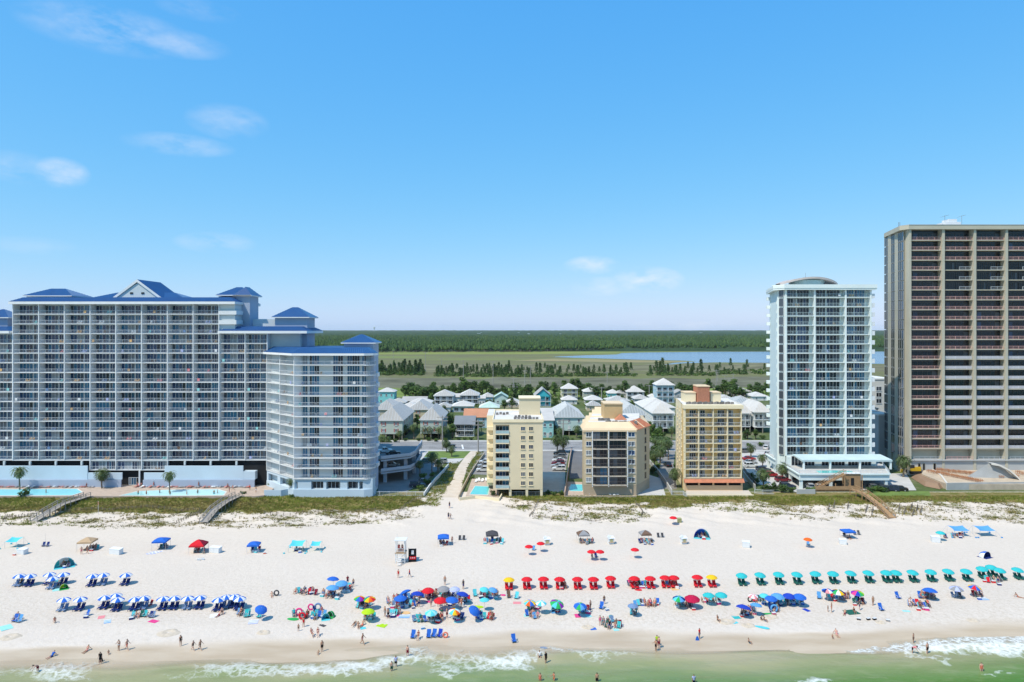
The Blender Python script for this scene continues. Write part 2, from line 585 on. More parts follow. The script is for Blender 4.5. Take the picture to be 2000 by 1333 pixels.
nt.links.new(c, b.inputs['Base Color']); b.inputs['Roughness'].default_value = .95; b.inputs['Specular IOR Level'].default_value = .1
struct(MB().quad((-700, 190, .93), (700, 190, .93), (700, 470, .93), (-700, 470, .93)).build('town_ground', m))
m, nt, b, N, noise, rg, mix, mth, attr, bmp = nodes_of('lane_sand')
c = mix(rg(noise(.5, 5), .4, .7), (.57, .495, .41), (.50, .42, .33))
nt.links.new(c, b.inputs['Base Color']); b.inputs['Roughness'].default_value = .95; b.inputs['Specular IOR Level'].default_value = .1
lane_m = m
def sheet(name, pts, z, m, world=False):
    """a flat sheet whose corners are given as photograph pixels on level z"""
    mb = MB()
    P = [(p[0], p[1], z) if world else tuple(G(p[0], p[1], z)) for p in pts]
    ar = sum(P[i][0] * P[(i + 1) % len(P)][1] - P[(i + 1) % len(P)][0] * P[i][1] for i in range(len(P)))
    if ar < 0:
        P = P[::-1]
    mb.add(P, [tuple(range(len(P)))])
    return struct(mb.build(name, m))

asphalt = mat('asphalt', (.22, .215, .21), .9, .16, .25, bump=.2)
asphalt_new = mat('asphalt_dark', (.135, .135, .14), .9, .15, .3)
concrete = mat('concrete', (.46, .45, .43), .85, .10, .4)
paver = mat('paver', (.42, .335, .275), .85, .14, .8)
lawn = mat('lawn_soil', (.12, .18, .04), .95, .25, .4)
white_paint = mat('road_paint', (.78, .78, .76), .7, .06)
# road behind the first row of buildings
struct(MB().box(-700, 700, 263.5, 283.5, .80, 1.03).build('road', asphalt))
for (y0, y1, nm) in ((261.2, 263.5, 'near_pavement'), (283.5, 286.0, 'far_pavement')):
    struct(MB().box(-700, 700, y0, y1, .8, 1.15).build(nm, concrete))
mk = MB()
for yl in (264.3, 282.7, 272.2, 274.8):
    mk.quad((-700, yl - .09, 1.036), (700, yl - .09, 1.036), (700, yl + .09, 1.036), (-700, yl + .09, 1.036))
for yl in (268.2, 278.8):
    for i in range(-45, 46):
        mk.quad((i * 12, yl - .09, 1.036), (i * 12 + 3.4, yl - .09, 1.036), (i * 12 + 3.4, yl + .09, 1.036), (i * 12, yl + .09, 1.036))
mk.quad(*[tuple(G(px, py, 1.036)) for px, py in ((903, 877), (906, 877), (904, 869), (901, 869))])
struct(mk.build('road_markings', white_paint))
# lots, lanes and lawns between the buildings
sheet('garage_forecourt', [(738, 962), (790, 963), (832, 940), (868, 905), (905, 880), (740, 880)], .97, asphalt)
sheet('hotel_driveway', [(800, 905), (893, 905), (935, 876), (790, 876)], .985, concrete)
sheet('island_lawn', [(828, 893), (838, 881), (921, 881), (917, 895), (850, 897)], 1.0, lawn)
sheet('beach_lane', [(858, 972), (902, 972), (904, 958), (903, 945), (907, 932), (912, 915), (921, 899), (937, 880), (921, 880), (908, 893), (897, 908), (889, 921), (884, 938), (874, 950), (868, 962)], 1.01, lane_m)
for k_, (nm_, y0_, y1_, c_) in enumerate((('green_marsh', 757, 776, (.15, .20, .05)), ('brown_marsh', 739, 757, (.13, .128, .085)), ('reed_marsh', 712, 726, (.155, .148, .085)))):
    rw_ = random.Random(k_ + 3)
    up_ = [(px, y0_ + rw_.uniform(-3, 3)) for px in range(-1500, 3501, 45)]; lo_ = [(px, y1_ + rw_.uniform(-3, 3)) for px in range(3500, -1501, -45)]
    sheet(nm_, lo_ + up_, .87 + .012 * k_, mat('soil_' + nm_, c_, .95, .42, .035, spec=.1, bump=.8, bscale=.4))
sheet('parking_lot_cream_block', [(918, 926), (952, 928), (952, 880), (936, 880)], .972, asphalt)
sheet('parking_lot_middle', [(1060, 922), (1104, 922), (1112, 880), (1060, 880)], .97, asphalt)
sheet('tan_block_driveway', [(1112, 935), (1142, 935), (1142, 862), (1116, 862)], .975, asphalt_new)
sheet('sand_yard', [(1060, 962), (1103, 962), (1104, 922), (1060, 922)], .975, lane_m)
sheet('yellow_block_driveway', [(1284, 955), (1322, 955), (1316, 905), (1320, 870), (1270, 870), (1288, 910)], .97, asphalt)
sheet('teal_tower_parking', [(1452, 940), (1560, 962), (1562, 890), (1500, 870), (1448, 870)], .97, concrete)
sheet('under_tower_parking', [(1560, 958), (1790, 958), (1770, 925), (1560, 925)], .985, concrete)
sheet('tower_lawn', [(1690, 969), (1818, 969), (1815, 960), (1700, 960)], 1.06, lawn)
# lagoon and the pale meadow along the wood
m, nt, b, N, noise, rg, mix, mth, attr, bmp = nodes_of('lagoon_water')
nt.links.new(mix(rg(noise(.004, 3, stretch=(.2, 1, 1)), .4, .6), (.155, .205, .265), (.18, .23, .285)), b.inputs['Base Color'])
b.inputs['Roughness'].default_value = .25
bmp(noise(.6, 3, stretch=(.4, 1, 1)), .3, .2)
lag = [(1078, 697.4), (1140, 694.6), (1205, 692.8), (1214, 690.2), (1258, 688.8), (1390, 687.6), (1600, 687.2), (1850, 687.0), (2300, 688), (2300, 711), (1850, 711.5), (1600, 710.5), (1500, 709), (1400, 708.2), (1335, 710), (1296, 713.2), (1318, 709), (1362, 706.2), (1330, 704.6), (1250, 703), (1180, 700.8), (1120, 699.2)]
sheet('lagoon', lag, .95, m)
m, nt, b, N, noise, rg, mix, mth, attr, bmp = nodes_of('meadow')
c = mix(rg(noise(.02, 5, stretch=(.3, 1, 1)), .4, .65), (.21, .235, .065), (.15, .19, .06))
nt.links.new(c, b.inputs['Base Color']); b.inputs['Roughness'].default_value = .95; b.inputs['Specular IOR Level'].default_value = .1
sheet('wood_edge_meadow', [(-400, 693.5), (600, 693.2), (740, 692.8), (950, 692), (1130, 692.6), (1215, 689), (1400, 687), (1500, 685.6), (2300, 685), (2300, 682.5), (-400, 684)], .90, m)
m, nt, b, N, noise, rg, mix, mth, attr, bmp = nodes_of('mud_bank')
nt.links.new(mix(rg(noise(.03, 5, stretch=(.3, 1, 1)), .35, .6), (.27, .20, .085), (.20, .19, .075)), b.inputs['Base Color']); b.inputs['Roughness'].default_value = .9
sheet('mud_bank', [(1150, 702), (1230, 704), (1330, 705.5), (1352, 706.6), (1300, 709), (1200, 708), (1100, 706), (1000, 705), (1080, 701)], .93, m)

# ================================================================== plants
leaf_dark = mat('leaf_dark', (.052, .095, .025), .75, .35, .35, spec=.2, rnd=.25, transl=.15)
leaf_mid = mat('leaf_mid', (.085, .145, .033), .75, .35, .35, spec=.2, rnd=.25, transl=.15)
leaf_light = mat('leaf_light', (.125, .195, .045), .75, .3, .35, spec=.2, rnd=.2, transl=.2)
leaf_palm = mat('palm_leaf', (.075, .115, .035), .6, .3, .8, spec=.3, rnd=.2, transl=.12)
leaf_palm_y = mat('palm_leaf_yellow', (.20, .19, .06), .6, .3, .8, spec=.3, rnd=.2, transl=.12)
bark = mat('bark', (.15, .11, .08), .9, .25, 3)
bark_palm = mat('palm_bark', (.19, .15, .115), .9, .25, 4)
needle = mat('pine_needle', (.060, .108, .030), .8, .35, .12, spec=.15, rnd=.25)
grass_g = mat('dune_grass_green', (.20, .225, .045), .85, .35, .25, spec=.1, transl=.2)
grass_y = mat('dune_grass_straw', (.25, .205, .07), .85, .3, .3, spec=.1, transl=.2)
grass_d = mat('dune_scrub_dark', (.085, .085, .035), .9, .35, .5, spec=.1)

def leaf_cloud(mb, centre, rad, n, size, rs, mi=0, flat=1.0):
    for _ in range(n):
        d = Vector((rs.gauss(0, 1), rs.gauss(0, 1), rs.gauss(0, 1) * flat)).normalized()
        p = Vector(centre) + Vector((d.x * rad[0], d.y * rad[1], d.z * rad[2])) * (rs.uniform(.55, 1.0))
        a = Vector((rs.gauss(0, 1), rs.gauss(0, 1), rs.gauss(0, .7))).normalized()
        c = a.cross(d + Vector((.1, .2, .3))).normalized()
        s = size * rs.uniform(.6, 1.3)
        mb.quad(p - a * s - c * s * .1, p + c * s * .55, p + a * s, p - c * s * .5 - a * s * .1, mi)
def broad_tree(seed, h, w):
    rs = random.Random(seed)
    tr = MB(); cr = MB()
    tr.tube((0, 0, -.1), (rs.uniform(-.2, .2), rs.uniform(-.2, .2), h * .45), .06 * w + .05, .045 * w, 7)
    cl = []
    for k in range(9):
        a = k * 2.4 + rs.uniform(-.5, .5); r = w * rs.uniform(.08, .34)
        p = Vector((math.cos(a) * r, math.sin(a) * r, h * rs.uniform(.42, .86)))
        tr.tube((0, 0, h * rs.uniform(.2, .42)), p, .03 * w, .012 * w, 5)
        cl.append(p)
    cl.append(Vector((0, 0, h * .84)))
    for p in cl:
        q = w * rs.uniform(.17, .27)
        leaf_cloud(cr, p, (q, q, q * .8), 70, w * .055 + .05, rs, 0 if rs.random() < .6 else 1)
    return tr.mesh('trunk', bark, True), cr.mesh('crown', [leaf_dark, leaf_mid])
def shrub_mesh(seed, h, w, ms):
    rs = random.Random(seed)
    tr = MB(); cr = MB()
    for k in range(5):
        a = k * 1.3
        tr.tube((0, 0, -.05), (math.cos(a) * w * .25, math.sin(a) * w * .25, h * .6), .04, .02, 5)
    for k in range(7):
        a = k * 2.4; r = w * rs.uniform(.0, .33)
        q = w * rs.uniform(.18, .28)
        leaf_cloud(cr, (math.cos(a) * r, math.sin(a) * r, h * rs.uniform(.3, .75)), (q, q, min(q, h * .28)), 55, w * .06 + .05, rs, rs.randint(0, 1))
    return tr.mesh('stem', bark, True), cr.mesh('crown', ms)
def palm_meshes(seed, h, w, ms, droop=1.0):
    """fan palm: ringed trunk, ball of drooping fronds with split leaflets"""
    rs = random.Random(seed)
    tr = MB(); cr = MB()
    pts = [Vector((.10 * math.sin(k * .7 + seed), .08 * math.sin(k * .9), h * k / 6 - (.1 if k == 0 else 0))) for k in range(7)]
    for k in range(6):
        tr.tube(pts[k], pts[k + 1], .22 - .012 * k, .20 - .012 * k, 8)
    top = pts[-1]
    nf = 44
    for k in range(nf):
        a = k * 2.39996
        el = 1.25 - 1.9 * (k / nf)
        L = w * rs.uniform(.48, .62)
        ca, sa = math.cos(a), math.sin(a)
        P = []
        for j in range(5):
            t = j / 4
            e = el - droop * .95 * t * t
            r = L * t
            P.append(top + Vector((ca * r * math.cos(e), sa * r * math.cos(e), r * math.sin(e) + .1)))
        side = Vector((-sa, ca, 0))
        mi = 1 if (k > nf * .72 and rs.random() < .6) else 0
        for j in range(1, 5):
            p0, p1 = P[j - 1], P[j]
            d = (p1 - p0)
            for s in (-1, 1):
                for q in (.15, .65):
                    b0 = p0 + d * q
                    tip = b0 + side * (s * w * .13 * rs.uniform(.7, 1.2)) + d * .7 - Vector((0, 0, w * .03))
                    cr.tri(b0 - d * .12, tip, b0 + d * .28, mi)
    return tr.mesh('trunk', bark_palm, True), cr.mesh('crown', ms)
PALMS = [palm_meshes(s, h, w, [leaf_palm, leaf_palm_y], d) for s, h, w, d in ((1, 5.2, 3.6, 1.0), (2, 4.2, 3.9, 1.15), (3, 3.3, 3.4, .9), (4, 6.2, 4.2, 1.2))]
TREES = [broad_tree(s, 1.0 * h, w) for s, h, w in ((11, 7, 6), (12, 8, 7), (13, 6, 6.5), (14, 9, 7))]
SHRUBS = [shrub_mesh(s, h, w, ms) for s, h, w, ms in ((21, 1.5, 2.2, [leaf_dark, leaf_mid]), (22, 1.2, 1.8, [leaf_mid, leaf_light]), (23, 2.2, 2.8, [leaf_dark, leaf_dark]))]
def plant(name, cat, meshes, px, py, label, group, s=1.0, parts=('trunk', 'crown'), rz=None, pos=None):
    p = G(px, py) if pos is None else Vector(pos)
    o = thing(name, label, cat, (p.x, p.y, p.z - .04), random.uniform(0, 6.28) if rz is None else rz, group)
    o.scale = (s, s, s)
    for nm, me in zip(parts, meshes):
        link(nm, me, o)
    return o
def palm(px, py, k, s, label, group='palms in the grounds', pos=None):
    return plant('palm_tree', 'palm', PALMS[k], px, py, label, group, s, pos=pos)
def shrub(px, py, k, s, label, group='shrubs in the grounds', pos=None):
    return plant('shrub', 'shrub', SHRUBS[k], px, py, label, group, s, ('stem', 'crown'), pos=pos)

# ---- dune grass
def tuft_mesh(name, pts, m, hgt, nb, spread):
    n = len(pts)
    P = np.repeat(np.array(pts, dtype=float), nb, axis=0)
    N_ = len(P)
    a = rng.uniform(0, 6.283, N_); ln = hgt * rng.uniform(.5, 1.25, N_)
    off = rng.normal(0, spread, (N_, 2))
    base = P.copy(); base[:, :2] += off; base[:, 2] -= .04
    side = np.stack([np.cos(a), np.sin(a), np.zeros(N_)], 1) * (rng.uniform(.05, .12, N_))[:, None]
    lean = np.stack([rng.normal(0, .35, N_), rng.normal(0, .35, N_), np.ones(N_)], 1) * ln[:, None]
    V = np.stack([base - side, base + side, base + lean], 1).reshape(-1, 3)
    me = bpy.data.meshes.new(name)
    me.from_pydata(V.tolist(), [], np.arange(N_ * 3).reshape(-1, 3).tolist())
    me.materials.append(m)
    me.update()
    return me
gp, yp, dpn = [], [], []
tries = 0
while tries < 60000:
    tries += 1
    x = random.uniform(-205, 205); y = random.uniform(160, 191.5)
    vv = veg(x, y)
    if random.random() > vv ** 1.6 * 1.05:
        continue
    if abs(x + 16.5 - (y - 170) * .1) < 4.5 and y > 165:
        continue
    z = gz(x, y)
    t = hummock(x * .22, y * .5) + random.gauss(0, .5)
    if vv > .8:
        (gp if t > -.1 - (y - 182) * .09 else yp).append((x, y, z))
    else:
        (yp if t > .5 else (dpn if t > -.7 else gp)).append((x, y, z))
for (y_, l0, l1, r0, r1) in ((982, 832, 858, 0, 0), (970, 834, 864, 0, 0), (958, 842, 872, 0, 0), (945, 851, 880, 903, 908), (932, 860, 886, 908, 916), (920, 868, 890, 912, 922), (910, 876, 895, 916, 930), (900, 0, 0, 922, 938), (890, 0, 0, 930, 944)):
    for _ in range(90):                                        # grassy verges of the sandy lane
        q0, q1 = (l0, l1) if (random.random() < .72 and l1) or not r1 else (r0, r1)
        p = G(random.uniform(q0, q1), y_ + random.uniform(-7, 7), 1.0)
        (gp if random.random() < .75 else yp).append((p.x, p.y, 1.0))
stuff(link('dune_grass', tuft_mesh('dune_grass', gp, grass_g, .42, 6, .22)), 'green dune grass along the foot of the buildings', 'grass')
stuff(link('straw_grass', tuft_mesh('straw_grass', yp, grass_y, .42, 6, .22)), 'straw coloured sea oats mixed into the dune grass', 'grass')
stuff(link('dune_scrub', tuft_mesh('dune_scrub', dpn, grass_d, .26, 7, .2)), 'dark low scrub dotted over the white dunes', 'scrub')

# ---- wood beyond the marsh
def wood():
    n = 52000
    xs = []; ys = []
    Yn = rng.uniform(0, 1, n * 2) ** 1.35 * 2300 + 1335
    Xn = rng.uniform(-1, 1, n * 2) * (Yn * .92)
    front = 1338 + 90 * np.sin(Xn * .0032 + 1) * .35 + np.interp(Xn, [-3000, 50, 250, 600, 3000], [0, 0, 110, 175, 180])
    k = Yn > front
    Xn, Yn, front = Xn[k][:n], Yn[k][:n], front[k][:n]
    n = len(Xn)
    hh = rng.uniform(9, 19, n) * np.interp(Yn - front, [0, 30, 400], [.85, 1.0, 1.0]); rr = rng.uniform(2.0, 4.2, n)
    V = []; Fc = []
    ang = np.arange(5) * 2 * np.pi / 5
    jit = rng.uniform(.65, 1.3, (n, 2, 5)); ph = rng.uniform(0, 6.28, n)
    Vt = np.zeros((n, 12, 3))
    for i in range(5):
        a = ang[i] + ph
        Vt[:, i, 0] = Xn + np.cos(a) * rr * jit[:, 0, i]; Vt[:, i, 1] = Yn + np.sin(a) * rr * jit[:, 0, i]; Vt[:, i, 2] = hh * .52 + rr * .2 * (jit[:, 1, i] - 1)
        Vt[:, 5 + i, 0] = Xn + np.cos(a + .6) * rr * .78 * jit[:, 1, i]; Vt[:, 5 + i, 1] = Yn + np.sin(a + .6) * rr * .78 * jit[:, 1, i]; Vt[:, 5 + i, 2] = hh * .8
    Vt[:, 10] = np.stack([Xn, Yn, hh * .40], 1); Vt[:, 11] = np.stack([Xn, Yn, hh * 1.02], 1)
    base = (np.arange(n) * 12)[:, None]
    T = []
    for i in range(5):
        j = (i + 1) % 5
        T += [(10, j, i), (i, j, 5 + i), (j, 5 + j, 5 + i), (5 + i, 5 + j, 11)]
    Fc = (base[:, None, :] + np.array(T)[None]).reshape(-1, 3)
    me = bpy.data.meshes.new('pine_wood')
    me.from_pydata(Vt.reshape(-1, 3).tolist(), [], Fc.tolist())
    me.materials.append(MATS['wood_crowns'])
    me.update()
    o = stuff(link('pine_wood', me), 'dark green pine wood stretching to the horizon', 'wood')
    # pale bare trunks at its edge
    k = np.where(Yn - front < 45)[0]
    mb = MB()
    for i in k[:2600]:
        x, y, h = Xn[i], Yn[i], hh[i]
        mb.add([(x - .35, y, .8), (x + .35, y, .8), (x + .2, y, h * .6), (x - .2, y, h * .6), (x, y + .6, .8), (x, y + .4, h * .6)], [(0, 1, 2, 3), (1, 4, 5, 2), (4, 0, 3, 5)])
    t = mb.build('wood_trunks', mat('pale_trunk', (.17, .155, .13), .9, .3, .02), o)
    t['kind'] = 'stuff'
    return o
m, nt, b, N, noise, rg, mix, mth, attr, bmp = nodes_of('wood_crowns')
c = mix(rg(noise(.02, 5, rough=.7), .40, .62), (.032, .068, .022), (.075, .125, .034))
c = mix(rg(noise(.16, 3), .45, .75, 0, .7), c, (.020, .045, .02))
nt.links.new(c, b.inputs['Base Color']); b.inputs['Roughness'].default_value = .9; b.inputs['Specular IOR Level'].default_value = .1
MATS['wood_crowns'] = m
wood()
# closed canopy farther off
m, nt, b, N, noise, rg, mix, mth, attr, bmp = nodes_of('far_canopy')
c = mix(rg(noise(.004, 6, stretch=(.35, 1, 1), rough=.7), .4, .62), (.028, .058, .024), (.052, .090, .034))
c = mix(rg(noise(.05, 5, rough=.8), .45, .7, 0, .8), c, (.018, .040, .02))
nt.links.new(c, b.inputs['Base Color']); b.inputs['Roughness'].default_value = .95; b.inputs['Specular IOR Level'].default_value = .1
bmp(noise(.09, 6, rough=.8), 1.0, 6)
def czf(x, y):
    s = smooth(1400, 1560, y)
    return .9 + s * (6.5 + 5.0 * smooth(2400, 3600, y)) + s * (1.4 * math.sin(x * .011 + y * .004) * math.sin(y * .006) + 1.5 * math.sin(x * .043 + 2 * math.sin(y * .02)) + 1.2 * rng.normal() * smooth(2600, 3400, y))
ys = np.concatenate([np.arange(1400, 3400, 40), np.geomspace(3400, 12800, 60)])
xs = np.concatenate([np.linspace(-8900, -2600, 60), np.arange(-2600, 2600, 26), np.linspace(2600, 8900, 60)])
cv = link('far_wood', grid_mesh('far_wood', xs, ys, czf, {}))
cv.data.materials.append(m)
cv.data.polygons.foreach_set('use_smooth', [False] * len(cv.data.polygons))
stuff(cv, 'closed canopy of the far wood at the horizon', 'wood')

# pines standing in the marsh, one by one
def pine_mesh(seed, h):
    rs = random.Random(seed)
    tr = MB(); cr = MB()
    tr.tube((0, 0, -.2), (rs.uniform(-.2, .2), rs.uniform(-.2, .2), h * .95), .18, .06, 6)
    for k in range(9):
        t = .26 + .72 * k / 8
        r = h * .23 * (1.15 - t) * rs.uniform(.75, 1.2) + .35
        for q in range(4):
            a = k * 1.9 + q * 1.57 + rs.uniform(-.3, .3)
            leaf_cloud(cr, (math.cos(a) * r * .75, math.sin(a) * r * .75, h * t), (r * .6, r * .6, h * .05), 7, h * .065, rs)
    return tr.mesh('trunk', bark, True), cr.mesh('crown', needle)
PINES = [pine_mesh(s, h) for s, h in ((31, 11), (32, 9), (33, 13), (34, 8))]
def strip_y(px):
    return float(np.interp(px, [730, 830, 860, 1000, 1240, 1300, 1400, 1500], [731, 733, 735, 736, 735, 733, 734, 728]))
k = 0
for (a, c, n, wh) in ((738, 828, 60, 'in the dense stand right of the blue wing'), (850, 905, 26, 'in the marsh above the lavender houses'), (905, 1010, 44, 'in the marsh above the cream block'), (1010, 1100, 36, 'in the marsh left of the lagoon'), (1100, 1240, 40, 'in the marsh above the tan block'), (1262, 1400, 34, 'in the marsh above the yellow block'), (1400, 1500, 10, 'in the marsh left of the aqua tower')):
    for i in range(n):
        px = random.uniform(a, c)
        py = strip_y(px) - random.uniform(0, 7) - (random.uniform(0, 9) if random.random() < .3 else 0)
        p = G(px, py, .85)
        plant('pine_tree', 'pine', PINES[random.choice((0, 1, 1, 2, 3, 3))], 0, 0, 'green pine ' + wh, 'pines in the marsh strip', random.uniform(.55, 1.0) * (1.1 if a < 800 or 1262 <= a < 1400 else .95), pos=(p.x, p.y, .85))

# low thicket under those pines and green growth between the houses
def thicket(name, label, spans, n, hgt, size, ms, seed):
    rt = random.Random(seed); mb = MB()
    for _ in range(n):
        a, c, y0, y1 = rt.choice(spans)
        px, py = rt.uniform(a, c), rt.uniform(y0, y1)
        p = G(px, py, .85); r = rt.uniform(.5, 1.2) * hgt
        leaf_cloud(mb, (p.x, p.y, .85 + r * .45), (r, r, r * .6), 16, size, rt, rt.randrange(len(ms)))
    stuff(mb.build(name, ms), label, 'thicket')
thicket('marsh_thicket', 'low green thicket along the pine strip in the marsh', [(740, 828, 728, 734), (740, 828, 724, 732), (850, 900, 731, 736), (905, 1000, 732, 737), (1000, 1100, 733, 737), (1100, 1245, 732, 736), (1262, 1400, 730, 735), (1400, 1500, 724, 732)], 1100, 2.5, .9, [leaf_dark, leaf_mid, leaf_light], 3)
thicket('house_thicket', 'tangled green growth along the back of the houses', [(790, 1010, 768, 782), (1010, 1270, 770, 784), (1270, 1500, 768, 784), (840, 960, 782, 800), (1140, 1260, 784, 795)], 520, 2.3, .7, [leaf_dark, leaf_mid, leaf_light], 8)
# ================================================================== buildings
white = mat('white_paint', (.66, .68, .69), .65, .05, .3)
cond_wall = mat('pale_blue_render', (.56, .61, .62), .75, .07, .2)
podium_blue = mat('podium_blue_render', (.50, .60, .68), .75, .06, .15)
shade_wall = mat('grey_blue_shaded_render', (.34, .40, .50), .75, .07, .2)  # blue-grey with the shade of side and planter walls put in
slab_c = mat('balcony_floor', (.55, .56, .56), .8, .08, .5)
rail_w = mat('white_railing', (.56, .58, .60), .5, .05)
roof_blue = mat('blue_metal_roof', (.012, .062, .19), .5, .12, .25, spec=.3)
seam_blue = mat('blue_roof_seam', (.042, .15, .32), .5, .08, .5, spec=.3)
fascia = mat('white_fascia', (.72, .73, .73), .6, .04)
g_navy = mat('glass_navy_sky', (.022, .052, .115), .10, .3, .05, spec=.5, rnd=.5)  # blue of the reflected sky put into the pane colour
g_teal = mat('glass_teal_sky', (.03, .13, .23), .10, .3, .05, spec=.5, rnd=.4)  # brighter sky reflection, likewise painted as base colour
g_dark = mat('glass_dark', (.016, .022, .030), .10, .3, .05, spec=.4, rnd=.4)
g_grey = mat('glass_grey', (.07, .085, .105), .12, .2, .05, spec=.35, rnd=.4)
curtain = mat('curtain', (.23, .25, .27), .8, .2, .4, rnd=.3)
void_shade = mat('opening_shade', (.012, .013, .015), .9, .2)  # near-black: the shade inside openings put into the colour
GL = [g_navy, g_teal, g_dark, curtain, g_grey]

def window_mesh(w, h, n, weights, frame_m, seed, fr=.07, d=.12, sill=False):
    """a glazed front: frame, mullions and n panes"""
    rs = random.Random(seed)
    mb = MB()
    mb.box(0, w, -d, 0, 0, fr, 0); mb.box(0, w, -d, 0, h - fr, h, 0)
    for i in range(n + 1):
        x = fr / 2 + (w - fr) * i / n
        mb.box(x - fr / 2, x + fr / 2, -d, 0, fr, h - fr, 0)
    last = None
    for i in range(n):
        x0 = fr / 2 + (w - fr) * i / n + fr / 2; x1 = fr / 2 + (w - fr) * (i + 1) / n - fr / 2
        if last is None or rs.random() < .62:
            last = rs.choices(range(1, 6), weights)[0]
        mb.quad((x0, -d * .4, fr), (x1, -d * .4, fr), (x1, -d * .4, h - fr), (x0, -d * .4, h - fr), last)
    if sill:
        mb.box(-.08, w + .08, -d - .1, 0, -.08, 0, 0)
    return mb.mesh('window', [frame_m] + GL)
def railing_mesh(w, h, m, np_=None, post=.055, bal=.024, pitch=.24, panel=None):
    mb = MB()
    mb.box(0, w, 0, .07, h - .07, h); mb.box(0, w, .01, .06, .08, .13)
    k = max(2, int(w / 1.6)) if np_ is None else np_
    for i in range(k + 1):
        x = post / 2 + (w - post) * i / k
        mb.box(x - post / 2, x + post / 2, .005, .065, 0, h - .07)
    if panel is None:
        nb = int(w / pitch)
        for i in range(nb):
            x = (i + .5) * w / nb
            mb.add([(x - bal / 2, .02, .13), (x + bal / 2, .02, .13), (x + bal / 2, .02, h - .07), (x - bal / 2, .02, h - .07),
                    (x, .05, .13), (x, .05, h - .07)], [(0, 1, 2, 3), (1, 4, 5, 2), (4, 0, 3, 5)])
    else:
        mb.box(.05, w - .05, .03, .045, .16, h - .1, 1)
    return mb.mesh('railing', [m] + ([panel] if panel else []))
def seg_frame(A, B):
    A = Vector((A[0], A[1])); B = Vector((B[0], B[1]))
    u = (B - A); L = u.length; u.normalize()
    n = Vector((-u.y, u.x))                   # points into the building
    return A, u, n, L, math.atan2(u.y, u.x)
_wcache = {}
FURN = []
def furnish(root, st, P, zs, bays, pt, rz):
    """remember spots for loose balcony furniture; it is placed once the fabrics exist"""
    nm = root['label']
    wh = 'blue roofed block' if 'long pale' in nm else 'curved wing' if 'curved' in nm else 'aqua tower' if 'aqua' in nm else 'yellow block' if 'yellow' in nm else None
    if wh:
        for z in zs[:-1]:
            for (x0, x1) in bays:
                if random.random() < .62:
                    FURN.append((wh, P(random.uniform(x0 + .8, x1 - .8), .75, z), rz))
def cached(key, fn):
    if key not in _wcache:
        _wcache[key] = fn()
    return _wcache[key]
def facade(root, A, B, zs, bays, depth, st):
    """balcony front between ground points A and B: zs are the floor levels, bays the split of its length
    st: dict(slab, part, rail, frame, panes, weights, wall, hgt, rail_h, seeds, glaze(bay)->(x0,x1) list, skip, parts)"""
    A, u, n, L, rz = seg_frame(A, B)
    P = lambda x, y, z: (A.x + u.x * x + n.x * y, A.y + u.y * x + n.y * y, z)
    pt = st.get('pt', .22); sh = st.get('sh', .22)
    for fi, (z0, z1) in enumerate(zip(zs[:-1], zs[1:])):
        mb = MB(); fr = st.get('front', 0.0)
        a = P(0, -fr, 0); b = P(L, -fr, 0); c = P(L, depth, 0); d = P(0, depth, 0)
        mb.prism([a, b, c, d], z0 - sh, z0)
        mb.wbuild('balcony_slab', st['slab'], root)
        wh = z1 - z0 - sh
        mbw = MB(); a = P(0, depth, 0); b = P(L, depth, 0); c = P(L, depth + .3, 0); d = P(0, depth + .3, 0)
        for bi, (x0, x1) in enumerate(bays):
            rw = round(x1 - x0 - pt, 3)
            if not (st.get('skip') and st['skip'](fi, bi)):
                wput('railing', cached(('r', rw, st['rail'].name, st.get('rail_h', 1.05), bool(st.get('panel'))), lambda: railing_mesh(rw, st.get('rail_h', 1.05), st['rail'], panel=st.get('panel'))), root, P(x0 + pt / 2, -fr + .04, z0), rz)
            for gi, (g0, g1, k) in enumerate(st['glaze'](bi, x0 + pt / 2, x1 - pt / 2)):
                gw = round(g1 - g0, 3); gh = round(min(wh - .12, st.get('gh', 2.35)), 2)
                sd_ = random.randrange(st.get('seeds', 7))
                me = cached(('w', gw, gh, k, sd_, st['frame'].name, tuple(st['weights'])), lambda: window_mesh(gw, gh, k, st['weights'], st['frame'], sd_ * 31 + k))
                wput('window', me, root, P(g0, depth - .01, z0 + .03), rz)
    furnish(root, st, P, zs, bays, pt, rz)
    lo, hi = zs[0] - sh, zs[-1]
    if st.get('parts', True):
        xs_ = [bays[0][0]] + [b_[1] for b_ in bays]
        for x in xs_:
            mb = MB(); pf = st.get('pfront', 0.0)
            mb.prism([P(x - pt / 2, -pf - .02, 0), P(x + pt / 2, -pf - .02, 0), P(x + pt / 2, depth, 0), P(x - pt / 2, depth, 0)], lo - st.get('pdown', 0), hi)
            mb.wbuild('partition_wall', st['part'], root)
    mb = MB(); mb.prism([P(0, depth, 0), P(L, depth, 0), P(L, depth + .25, 0), P(0, depth + .25, 0)], lo, hi)
    mb.wbuild('back_wall', st['wall'], root)
